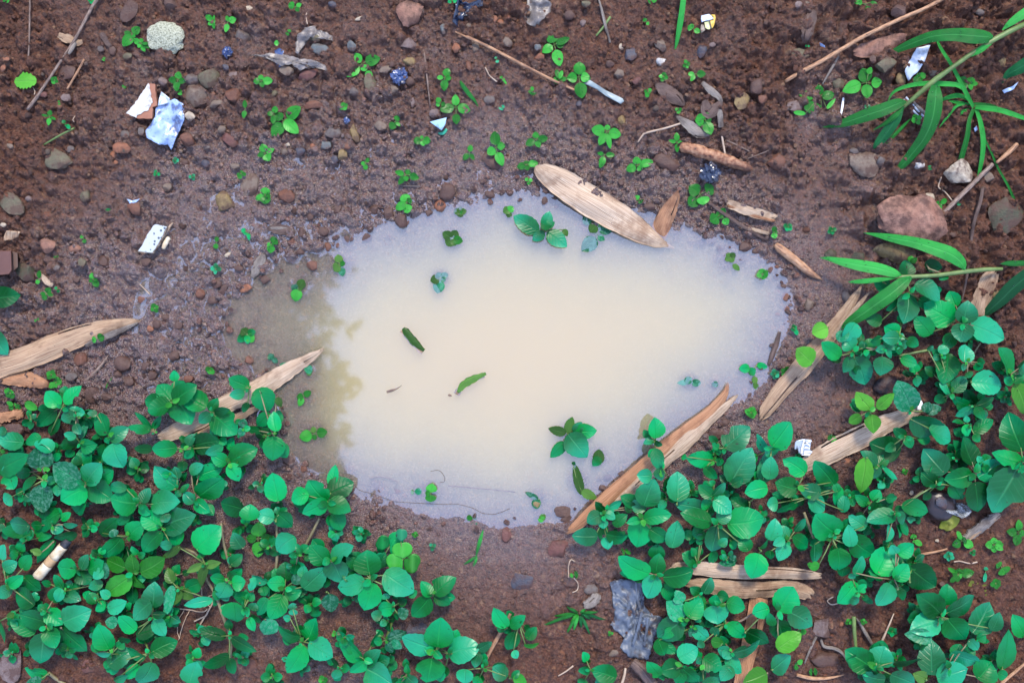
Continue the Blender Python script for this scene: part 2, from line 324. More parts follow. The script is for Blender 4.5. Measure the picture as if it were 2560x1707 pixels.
def plain(name, c1, c2, rough=0.5, scale=120, spec=0.5, bs=0.4, bd=0.0008, metal=0.0, stops=(0.35, 0.65), mud=0.0):
    m, nt, b = mat(name); n = noise(nt, scale, 5, 0.6)
    c = ramp(nt, n, [(stops[0], c1), (stops[1], c2)])
    if mud: c = mixc(nt, math_(nt, 'MULTIPLY', ramp(nt, noise(nt, 130, 5, 0.75), [(0.52, (0, 0, 0)), (0.64, (1, 1, 1))]), mud), c, (0.07, 0.04, 0.03))
    nt.links.new(c, b.inputs['Base Color'])
    b.inputs['Roughness'].default_value = rough; b.inputs['Specular IOR Level'].default_value = spec; b.inputs['Metallic'].default_value = metal
    bump(nt, b, noise(nt, scale*3, 4, 0.6), bs, bd); return m
def fibre(name, c1, c2, dark, rough=0.55, along=7.0, across=60.0):
    """dry leaf or straw: streaks along the blade (v) with stains"""
    m, nt, b = mat(name); uv = nd(nt, 'ShaderNodeUVMap'); mp = nd(nt, 'ShaderNodeMapping'); mp.inputs['Scale'].default_value = (across, along, 1)
    nt.links.new(uv.outputs[0], mp.inputs[0])
    oi = nd(nt, 'ShaderNodeObjectInfo'); nt.links.new(oi.outputs['Random'], mp.inputs['Location'])
    n = nd(nt, 'ShaderNodeTexNoise'); n.inputs['Scale'].default_value = 1.0; n.inputs['Detail'].default_value = 5; nt.links.new(mp.outputs[0], n.inputs['Vector'])
    c = ramp(nt, n.outputs[0], [(0.30, dark), (0.43, c1), (0.66, c2)])
    st = noise(nt, 60, 4, 0.65)
    c = mixc(nt, math_(nt, 'MULTIPLY', ramp(nt, st, [(0.50, (0, 0, 0)), (0.66, (1, 1, 1))]), 0.75), c, dark)
    c = mixc(nt, math_(nt, 'MULTIPLY', math_(nt, 'GREATER_THAN', noise(nt, 520, 2, 0.5), 0.74), 0.8), c, (0.07, 0.04, 0.025))
    nt.links.new(c, b.inputs['Base Color']); b.inputs['Roughness'].default_value = rough; b.inputs['Specular IOR Level'].default_value = 0.35
    bump(nt, b, n.outputs[0], 0.8, 0.0012); return m
M['drypale'] = fibre('dry leaf pale', (0.40, 0.275, 0.175), (0.60, 0.47, 0.33), (0.22, 0.125, 0.07))
M['drytan'] = fibre('dry leaf tan', (0.33, 0.20, 0.115), (0.50, 0.36, 0.22), (0.16, 0.085, 0.045))
M['dryorange'] = fibre('dry leaf orange', (0.36, 0.165, 0.075), (0.48, 0.26, 0.135), (0.17, 0.07, 0.035))
M['drygrey'] = fibre('dry leaf grey', (0.20, 0.165, 0.135), (0.33, 0.29, 0.24), (0.07, 0.05, 0.04))
M['drybrown'] = fibre('wet brown leaf', (0.10, 0.062, 0.047), (0.17, 0.115, 0.09), (0.035, 0.02, 0.018), rough=0.35)
M['straw'] = fibre('straw', (0.34, 0.175, 0.085), (0.46, 0.28, 0.16), (0.16, 0.08, 0.05), across=14, along=18)
M['twig'] = fibre('grey brown twig', (0.17, 0.115, 0.085), (0.29, 0.215, 0.165), (0.07, 0.045, 0.035), across=14, along=18)
M['root'] = plain('pale root', (0.30, 0.21, 0.14), (0.46, 0.36, 0.26), 0.6)
M['stem'] = plain('green stem', (0.07, 0.12, 0.025), (0.13, 0.20, 0.05), 0.45)
M['stemtan'] = plain('tan stem', (0.13, 0.11, 0.05), (0.21, 0.18, 0.09), 0.5)
M['bark'] = fibre('orange bark', (0.24, 0.10, 0.048), (0.40, 0.22, 0.12), (0.05, 0.02, 0.014), across=9, along=26)
M['darkroot'] = plain('dark hair root', (0.06, 0.045, 0.04), (0.10, 0.08, 0.07), 0.5)
def rock_material(name, c1, c2, c3, rough=0.5, scale=230):
    m, nt, b = mat(name); n = noise(nt, scale*0.35, 5, 0.65); n2 = noise(nt, scale*3.2, 3, 0.6)
    c = ramp(nt, n, [(0.32, c1), (0.5, c2), (0.68, c3)])
    c = mixc(nt, math_(nt, 'MULTIPLY', n2, 0.5), c, mixc(nt, n2, (0.02, 0.014, 0.012), c3), 'MIX')
    # clinging wet mud in the low spots of the surface noise
    mud = ramp(nt, noise(nt, 95, 5, 0.7), [(0.40, (0, 0, 0)), (0.58, (1, 1, 1))])
    c = mixc(nt, math_(nt, 'MULTIPLY', mud, 0.85), c, (0.062, 0.028, 0.019))
    nt.links.new(c, b.inputs['Base Color'])
    nt.links.new(math_(nt, 'ADD', rough-0.15, math_(nt, 'MULTIPLY', n2, 0.35)), b.inputs['Roughness']); b.inputs['Specular IOR Level'].default_value = 0.3
    bump(nt, b, math_(nt, 'ADD', n, math_(nt, 'MULTIPLY', n2, 0.6)), 0.8, 0.0014); return m
ROCK = dict(
 grey=((0.085,0.072,0.064),(0.135,0.115,0.10),(0.20,0.18,0.155)), tan=((0.11,0.08,0.058),(0.19,0.145,0.105),(0.29,0.235,0.17)),
 brown=((0.055,0.030,0.024),(0.10,0.058,0.043),(0.16,0.10,0.075)), rust=((0.10,0.038,0.022),(0.18,0.072,0.040),(0.25,0.125,0.075)),
 orange=((0.20,0.065,0.03),(0.30,0.115,0.055),(0.38,0.19,0.10)), red=((0.09,0.034,0.028),(0.155,0.060,0.048),(0.21,0.105,0.085)),
 ochre=((0.16,0.105,0.04),(0.27,0.19,0.075),(0.37,0.29,0.13)), cream=((0.34,0.27,0.18),(0.50,0.42,0.30),(0.62,0.55,0.42)),
 white=((0.45,0.41,0.35),(0.62,0.58,0.50),(0.72,0.70,0.64)), slate=((0.030,0.032,0.042),(0.058,0.064,0.082),(0.11,0.125,0.155)),
 teal=((0.085,0.10,0.098),(0.14,0.165,0.16),(0.21,0.235,0.225)), olive=((0.075,0.066,0.035),(0.135,0.122,0.070),(0.21,0.195,0.125)),
 black=((0.012,0.011,0.014),(0.020,0.019,0.024),(0.034,0.032,0.040)), moss=((0.03,0.034,0.014),(0.060,0.062,0.032),(0.11,0.105,0.075)),
 terra=((0.20,0.085,0.052),(0.29,0.145,0.095),(0.37,0.21,0.145)), pink=((0.13,0.09,0.08),(0.20,0.15,0.132),(0.27,0.21,0.185)))
for k, v in ROCK.items(): M['rock_'+k] = rock_material('stone '+k, *v, rough=0.42 if k in ('black', 'slate') else 0.55)
def wet_mud():
    m, nt, b = mat('wet mud clod'); oi = nd(nt, 'ShaderNodeObjectInfo')
    c = ramp(nt, oi.outputs['Random'], [(0.0, (0.050, 0.022, 0.014)), (0.6, (0.090, 0.040, 0.026)), (1.0, (0.16, 0.070, 0.042))]); nt.links.new(c, b.inputs['Base Color'])
    b.inputs['Roughness'].default_value = 0.22; b.inputs['Specular IOR Level'].default_value = 0.8; bump(nt, b, noise(nt, 2.2, 3, 0.6), 0.5, 0.6); return m
M['wetmud'] = wet_mud()
def speckle_stone():
    m, nt, b = mat('pale speckled concrete'); n = noise(nt, 900, 3, 0.6); n2 = noise(nt, 60, 3)
    c = ramp(nt, n, [(0.36, (0.10, 0.10, 0.06)), (0.47, (0.30, 0.31, 0.21)), (0.62, (0.46, 0.46, 0.33))]); c = mixc(nt, math_(nt, 'MULTIPLY', n2, 0.3), c, (0.30, 0.31, 0.22))
    nt.links.new(c, b.inputs['Base Color']); b.inputs['Roughness'].default_value = 0.8; bump(nt, b, n, 1.0, 0.0012); return m
M['concrete'] = speckle_stone()
M['terracotta'] = plain('terracotta', (0.20, 0.072, 0.035), (0.29, 0.12, 0.065), 0.6, 160)
M['glaze'] = plain('white glaze', (0.46, 0.45, 0.40), (0.54, 0.53, 0.48), 0.35, 60, bs=0.1, mud=0.55)
M['brownglaze'] = plain('brown glazed ceramic', (0.085, 0.038, 0.027), (0.14, 0.065, 0.045), 0.28, 40, bs=0.15)
def speckle_tile():
    m, nt, b = mat('speckled white tile'); tc = nd(nt, 'ShaderNodeTexCoord'); vo = nd(nt, 'ShaderNodeTexVoronoi'); vo.inputs['Scale'].default_value = 330
    nt.links.new(tc.outputs['Object'], vo.inputs['Vector'])
    sp = math_(nt, 'LESS_THAN', vo.outputs['Distance'], 0.30); wn2 = math_(nt, 'GREATER_THAN', noise(nt, 200, 1), 0.46)
    c = mixc(nt, math_(nt, 'MULTIPLY', sp, wn2), (0.42, 0.455, 0.44), (0.05, 0.07, 0.09)); nt.links.new(c, b.inputs['Base Color']); b.inputs['Roughness'].default_value = 0.3; return m
M['speckled'] = speckle_tile()
def foil_material(name, base, dirt, amt, rough=0.28, metal=0.0):
    m, nt, b = mat(name); n = noise(nt, 75, 5, 0.65); n2 = noise(nt, 260, 4, 0.65)
    d = ramp(nt, math_(nt, 'ADD', math_(nt, 'MULTIPLY', n, 0.7), math_(nt, 'MULTIPLY', n2, 0.35)), [(amt, (0, 0, 0)), (amt+0.10, (1, 1, 1))])
    c = mixc(nt, d, base, dirt); c = mixc(nt, math_(nt, 'MULTIPLY', ramp(nt, noise(nt, 140, 5, 0.75), [(0.54, (0, 0, 0)), (0.66, (1, 1, 1))]), 0.6), c, (0.06, 0.035, 0.027)); nt.links.new(c, b.inputs['Base Color']); b.inputs['Roughness'].default_value = rough; b.inputs['Metallic'].default_value = metal
    b.inputs['Specular IOR Level'].default_value = 0.8; bump(nt, b, n, 0.5, 0.0015); return m
M['foil'] = foil_material('blue white foil', (0.30, 0.41, 0.60), (0.07, 0.12, 0.26), 0.51)
M['silver'] = foil_material('silver film', (0.36, 0.42, 0.48), (0.13, 0.15, 0.18), 0.58, 0.25, 0.3)
M['whiteplastic'] = foil_material('white plastic', (0.40, 0.46, 0.53), (0.24, 0.34, 0.40), 0.68, 0.35)
M['greysheet'] = foil_material('grey blue plastic sheet', (0.085, 0.105, 0.135), (0.030, 0.034, 0.042), 0.52, 0.5)
M['bluedark'] = foil_material('dark blue plastic', (0.016, 0.026, 0.055), (0.006, 0.009, 0.017), 0.5, 0.16)
M['blue'] = foil_material('blue plastic', (0.035, 0.065, 0.17), (0.010, 0.018, 0.05), 0.50, 0.25)
M['cyan'] = plain('pale blue plastic', (0.30, 0.52, 0.68), (0.36, 0.56, 0.70), 0.35, 60, bs=0.1, mud=0.5)
M['greenplastic'] = plain('green plastic', (0.01, 0.22, 0.12), (0.03, 0.32, 0.18), 0.35)
M['yellow_print'] = plain('yellow print', (0.52, 0.30, 0.03), (0.62, 0.42, 0.06), 0.35, 90, bs=0.15)
M['paleyellow'] = plain('pale yellow print', (0.50, 0.50, 0.20), (0.60, 0.58, 0.30), 0.4, 90)
M['blackprint'] = plain('black print', (0.015, 0.012, 0.012), (0.03, 0.025, 0.02), 0.4)
M['print'] = plain('white print', (0.70, 0.71, 0.72), (0.80, 0.80, 0.80), 0.4)
M['blackrubber'] = plain('black rubber', (0.018, 0.012, 0.012), (0.035, 0.022, 0.020), 0.35, 70)
M['paleteal'] = plain('flattened pale plastic strip', (0.20, 0.245, 0.235), (0.31, 0.36, 0.34), 0.4, 120)
def film_material(name, tint, alpha, rough=0.3):
    m, nt, b = mat(name); out = nt.nodes['Material Output']; n = noise(nt, 130, 5, 0.65)
    nt.links.new(ramp(nt, n, [(0.35, tuple(x*0.55 for x in tint)), (0.65, tint)]), b.inputs['Base Color']); b.inputs['Roughness'].default_value = rough; b.inputs['Specular IOR Level'].default_value = 0.9
    bump(nt, b, n, 0.8, 0.002)
    tr = nd(nt, 'ShaderNodeBsdfTransparent'); mx = nd(nt, 'ShaderNodeMixShader')
    f = math_(nt, 'ADD', alpha-0.25, math_(nt, 'MULTIPLY', n, 0.5), True); nt.links.new(f, mx.inputs[0])
    nt.links.new(tr.outputs[0], mx.inputs[1]); nt.links.new(b.outputs[0], mx.inputs[2]); nt.links.new(mx.outputs[0], out.inputs[0]); return m
M['film'] = film_material('torn grey film', (0.26, 0.22, 0.185), 0.66)
M['clear'] = film_material('clear crumpled film', (0.50, 0.54, 0.55), 0.42, 0.12)
def cigarette():
    m, nt, b = mat('cigarette paper'); n = noise(nt, 160, 4); c = ramp(nt, n, [(0.35, (0.42, 0.31, 0.17)), (0.6, (0.62, 0.55, 0.40))])
    nt.links.new(c, b.inputs['Base Color']); b.inputs['Roughness'].default_value = 0.7; bump(nt, b, n, 0.5, 0.001); return m
M['cig'] = cigarette()
M['filterband'] = plain('stained filter band', (0.34, 0.20, 0.09), (0.48, 0.33, 0.17), 0.7)
M['char'] = plain('charred tobacco', (0.01, 0.01, 0.012), (0.045, 0.05, 0.06), 0.5, 300, bs=1.0)
m, nt, b = mat('water drop'); b.inputs['Base Color'].default_value = (1, 1, 1, 1); b.inputs['Roughness'].default_value = 0.02; b.inputs['Transmission Weight'].default_value = 1.0; b.inputs['IOR'].default_value = 1.33
_n = noise(nt, 40, 1); nt.links.new(math_(nt, 'MULTIPLY', _n, 0.04), b.inputs['Roughness']); M['drop'] = m

# ------------------------------------------------------------------ shape helpers (pixels and millimetres in, metres out)
ZF = 3.672
def TP(t, x, y):                         # a point of the 4 x 4 picture grid -> photograph pixel
    c, r = int(t[0]), int(t[1]); return (640*c + x/ZF, (0, 427, 854, 1280)[r] + y/ZF)
AUTO = []                                # (object, description, px, py)
def tag(o, label=None, cat=None, group=None, kind=None):
    if label: o['label'] = label
    if cat: o['category'] = cat
    if group: o['group'] = group
    if kind: o['kind'] = kind
    return o
def empty(name, px, py, z):
    o = bpy.data.objects.new(name, None); o.empty_display_size = 0.005; col.objects.link(o); o.location = at(px, py, z); return o
def w3(p): return at(p[0], p[1], p[2]*0.001)          # (px, py, mm) -> world
def put(name, verts, faces, m, parent, uv=None, smooth=True):
    """mesh object; verts in world metres are stored relative to the parent or to their own base"""
    if parent is not None: o0 = parent.location if parent.parent is None else parent.location + parent.parent.location
    else:
        n = len(verts); o0 = Vector((sum(v[0] for v in verts)/n, sum(v[1] for v in verts)/n, min(v[2] for v in verts)))
    o = mesh_obj(name, [(v[0]-o0[0], v[1]-o0[1], v[2]-o0[2]) for v in verts], faces, m, parent, smooth, None, uv)
    if parent is None: o.location = o0
    return o
PROF = dict(ovate=(0.50, 0.80), round=(0.5, 0.5), lance=(0.55, 0.95), oval=(0.48, 0.70))
def prof(kind, t):
    a, b = PROF[kind]; tm = a/(a+b); return (max(t, 0)**a*max(1-t, 0)**b)/(tm**a*(1-tm)**b)
def leaf(parent, b, t, w, m, kind='ovate', fold=0.22, arch=0.05, roll=0.0, bend=0.0, rows=11, cols=6, teeth=0.0, bite=None, name='leaf', rg=rnd):
    B3, T3 = w3(b), w3(t); d = T3-B3; L = d.length
    if L < 1e-5: return None
    d.normalize(); up = Vector((0, 0, 1)); s = d.cross(up); s.normalize(); n = s.cross(d)
    cr, sr = math.cos(roll), math.sin(roll); s, n = s*cr+n*sr, n*cr-s*sr
    W = w*S*0.5; vs = []; uv = []; ph = rg.uniform(0, 6)
    for i in range(rows+1):
        tt = i/rows; hw = W*max(prof(kind, min(max(tt, 0.012), 0.995)), 0.03)
        c = B3 + d*(L*tt) + n*(arch*L*math.sin(math.pi*tt)) + s*(bend*L*math.sin(math.pi*tt))
        for j in range(cols+1):
            q = 2*j/cols-1; edge = abs(q)
            k = 1.0
            if edge > 0.99 and teeth and 0 < i < rows: k = 1.0 + teeth*(1 if i % 2 else -1)
            if bite and edge > 0.6 and abs(tt-bite[0]) < bite[1] and q*bite[2] > 0: k *= 0.55+0.2*rg.random()
            z = fold*hw*(edge**1.3) + 0.06*W*math.sin(ph+tt*7+q*2.3)*edge
            vs.append(c + s*(hw*q*k) + n*z); uv.append((j/cols, tt))
    fs = []
    for i in range(rows):
        for j in range(cols):
            a = i*(cols+1)+j; fs.append((a, a+1, a+cols+2, a+cols+1))
    o = put(name, vs, fs, m, parent, uv); return o
def tubes(name, chains, m, parent, sides=6, wob=0.0, rg=rnd, uvs=True):
    """chains: lists of (px, py, mm, radius px)"""
    vs = []; fs = []; uv = []
    for ch in chains:
        P = [w3(p) for p in ch]; n = len(P); b0 = len(vs)
        tot = 0.0
        for i in range(n):
            d = (P[min(i+1, n-1)]-P[max(i-1, 0)]); d.normalize()
            a = Vector((0, 0, 1)) if abs(d.z) < 0.9 else Vector((1, 0, 0)); s = d.cross(a); s.normalize(); u = s.cross(d)
            if i: tot += (P[i]-P[i-1]).length
            r = ch[i][3]*S
            for k in range(sides):
                th = 2*math.pi*k/sides; rr = r*(1+wob*rg.uniform(-1, 1)); vs.append(P[i]+s*(rr*math.cos(th))+u*(rr*math.sin(th))); uv.append((k/sides, tot*12))
        for i in range(n-1):
            for k in range(sides):
                k2 = (k+1) % sides; a = b0+i*sides; fs.append((a+k, a+k2, a+sides+k2, a+sides+k))
        fs.append(tuple(b0+k for k in range(sides))[::-1]); fs.append(tuple(b0+(n-1)*sides+k for k in range(sides)))
    return put(name, vs, fs, m, parent, uv)
def smooth_path(pts, n):
    out = []; m = len(pts)
    for i in range(n+1):
        t = i/n*(m-1); k = min(int(t), m-2); f = t-k
        p0, p1, p2, p3 = pts[max(k-1, 0)], pts[k], pts[k+1], pts[min(k+2, m-1)]
        out.append(tuple(0.5*((2*p1[q])+(-p0[q]+p2[q])*f+(2*p0[q]-5*p1[q]+4*p2[q]-p3[q])*f*f+(-p0[q]+3*p1[q]-3*p2[q]+p3[q])*f**3) for q in range(len(p1))))
    return out
def strip(name, pts, m, parent=None, n=22, cols=6, arch=0.15, thick=0.5, jag=0.0, twist=0.0, wave=0.0, rg=rnd, fray=0.0, slits=0):
    """ribbon through (px, py, mm, width px); arch lifts the middle of the section; thick in mm gives it a real body"""
    P = smooth_path(pts, n); C = [w3(p) for p in P]; vs = []; uv = []; ph = rg.uniform(0, 6); LEN = (C[-1]-C[0]).length; e0 = [rg.random()**2 for _ in range(cols+1)]; e1 = [rg.random()**2 for _ in range(cols+1)]
    for i in range(n+1):
        d = C[min(i+1, n)]-C[max(i-1, 0)]; d.normalize(); s = d.cross(Vector((0, 0, 1))); s.normalize(); u = s.cross(d)
        th = twist*(i/n-0.5)*2; s, u = s*math.cos(th)+u*math.sin(th), u*math.cos(th)-s*math.sin(th)
        hw = max(P[i][3], 0.6)*S*0.5
        for j in range(cols+1):
            q = 2*j/cols-1; k = 1+(jag*rg.uniform(-1, 1) if abs(q) > 0.99 else 0)
            vs.append(C[i]+s*(hw*q*k)+u*(arch*hw*(1-q*q)+wave*hw*math.sin(ph+i*0.6+q*3)) + d*(fray*LEN*(max(0, 0.14-i/n)/0.14*e0[j]-max(0, i/n-0.86)/0.14*e1[j]))); uv.append((j/cols, i/n))
    top = len(vs); fs = []; cut = set()
    for _ in range(slits):
        k = rg.randrange(1, cols-1); a = rg.randrange(0, n-2) if rg.random() < 0.5 else (0 if rg.random() < 0.5 else n*2//3)
        for i in range(a, min(n, a+rg.randrange(n//6, n//3))): cut.add((i, k))
    for i in range(n):
        for j in range(cols):
            if (i, j) in cut: continue
            a = i*(cols+1)+j; fs.append((a, a+1, a+cols+2, a+cols+1))
    if thick:
        vs += [v - Vector((0, 0, thick*0.001)) for v in vs[:top]]; uv += uv[:top]
        fs += [tuple(top+x for x in f[::-1]) for f in fs[:]]
        for i in range(n):
            for j in (0, cols):
                a = i*(cols+1)+j; f = (a, a+cols+1, top+a+cols+1, top+a); fs.append(f if j else f[::-1])
        for i in (0, n):
            for j in range(cols):
                a = i*(cols+1)+j; f = (a, top+a, top+a+1, a+1); fs.append(f[::-1] if i else f)
    return put(name, vs, fs, m, parent, uv)
def sheet(name, poly, zmm, m, parent=None, thick=0.6, crumple=0.0, cs=30.0, rings=7, jag=0.0, dome=0.0, seed=1, per=7):
    """a flat or crumpled piece with the outline poly (px); zmm a number or a function of (px, py)"""
    zf = zmm if callable(zmm) else (lambda x, y: zmm)
    rg = random.Random(seed); pts = []
    n = len(poly)
    for i in range(n):
        a, b = poly[i], poly[(i+1) % n]; L = math.hypot(b[0]-a[0], b[1]-a[1]); k = max(1, int(L/per))
        for j in range(k):
            f = j/k; e = jag*(rg.random()-0.5); pts.append((a[0]+(b[0]-a[0])*f+e*(b[1]-a[1])/max(L, 1), a[1]+(b[1]-a[1])*f-e*(b[0]-a[0])/max(L, 1)))
    cx = sum(p[0] for p in pts)/len(pts); cy = sum(p[1] for p in pts)/len(pts); N = len(pts)
    def hz(x, y): return zf(x, y) + crumple*float(fbm(np.array([x/cs]), np.array([y/cs]), seed, 3)[0])
    vs = [w3((cx, cy, hz(cx, cy)+dome))]; uv = [(0.5, 0.5)]
    for r in range(1, rings+1):
        f = r/rings
        for (x, y) in pts:
            X, Y = cx+(x-cx)*f, cy+(y-cy)*f; vs.append(w3((X, Y, hz(X, Y)+dome*(1-f*f)))); uv.append(((X-cx)/200+0.5, (Y-cy)/200+0.5))
    fs = [(0, 1+(j+1) % N, 1+j) for j in range(N)]
    for r in range(rings-1):
        for j in range(N):
            a = 1+r*N; k = (j+1) % N; fs.append((a+j, a+k, a+N+k, a+N+j))
    top = len(vs)
    if thick:
        vs += [v-Vector((0, 0, thick*0.001)) for v in vs[:top]]; uv += uv[:top]
        fs2 = [tuple(top+q for q in f[::-1]) for f in fs]; a = 1+(rings-1)*N
        sd = [(a+j, a+(j+1) % N, top+a+(j+1) % N, top+a+j) for j in range(N)]
        fs = fs + fs2 + sd
    fs = [f[::-1] for f in fs]
    o = put(name, vs, fs, m, parent, uv, smooth=crumple > 0 or dome > 0); return o
def ico(sub):
    import bmesh
    bm = bmesh.new(); bmesh.ops.create_icosphere(bm, subdivisions=sub, radius=1.0)
    v = [tuple(x.co) for x in bm.verts]; f = [tuple(q.index for q in x.verts) for x in bm.faces]; bm.free(); return np.array(v), f
ICO = {k: ico(k) for k in (1, 2, 3, 4)}
def rock_verts(sub, seed, cuts=9, lump=0.16, sharp=(0.52, 0.86)):
    v, f = ICO[sub]; v = v.copy(); rg = np.random.RandomState(seed)
    v *= (1+lump*fbm(v[:, 0]*1.7+seed, v[:, 1]*1.7+v[:, 2]*1.3, seed+3, 2))[:, None]
    for _ in range(cuts):
        n = rg.normal(size=3); n /= np.linalg.norm(n); dd = rg.uniform(*sharp); k = v@n
        v -= np.outer(np.maximum(k-dd, 0)*0.92, n)
    v *= (1+0.05*fbm(v[:, 0]*6+seed, v[:, 1]*6+v[:, 2]*5, seed+9, 2))[:, None]
    return v, f
def stone(name, px, py, w, h, ang, m, seed, sub=3, tall=0.62, sunk=0.35, cuts=9, lump=0.16, z=None, parent=None):
    v, f = rock_verts(sub, seed, cuts, lump); ext = v.max(0)-v.min(0); v = (v-(v.max(0)+v.min(0))/2)/ext*2
    hh = tall*min(w, h)*S; v = v*np.array([w*S/2, h*S/2, hh/2]); ca, sa = math.cos(R(-ang)), math.sin(R(-ang))
    g = gz(px, py, max(min(w, h)*0.3, 4)) if z is None else z*0.001
    x = v[:, 0]*ca-v[:, 1]*sa; y = v[:, 0]*sa+v[:, 1]*ca; zz = v[:, 2]+hh/2-sunk*hh
    me = bpy.data.meshes.new(name); me.from_pydata(np.stack([x, y, zz], -1).tolist(), [], f); me.update()
    me.polygons.foreach_set('use_smooth', np.ones(len(me.polygons), bool)); me.materials.append(m)
    me.set_sharp_from_angle(angle=R(32))
    o = bpy.data.objects.new(name, me); col.objects.link(o)
    if parent: o.parent = parent; o.location = at(px, py, g)-parent.location
    else: o.location = at(px, py, g)
    return o
def droplets(lf, n, rg, size=(1.3, 3.0)):
    """hemispherical water drops sitting on a leaf mesh, one sub-part"""
    me = lf.data; polys = me.polygons; vs = []; fs = []
    for _ in range(n):
        p = polys[rg.randrange(len(polys))]; c = p.center; nn = p.normal if p.normal.z > 0 else -p.normal
        r = rg.uniform(*size)*S*0.8; a = nn.cross(Vector((1, 0, 0.1))); a.normalize(); b2 = nn.cross(a); b0 = len(vs)
        for lv, (rr, hh) in enumerate(((1, 0), (0.82, 0.5), (0.4, 0.78))):
            for k in range(6): th = k*math.pi/3+lv*0.5; vs.append(c+a*(r*rr*math.cos(th))+b2*(r*rr*math.sin(th))+nn*(r*hh))
        vs.append(c+nn*r*0.86)
        for lv in range(2):
            for k in range(6): k2 = (k+1) % 6; q = b0+lv*6; fs.append((q+k, q+k2, q+6+k2, q+6+k))
        for k in range(6): fs.append((b0+12+k, b0+12+(k+1) % 6, b0+18))
    o = mesh_obj('water_droplets', [tuple(v) for v in vs], fs, M['drop'], lf, True, 'stuff'); return o

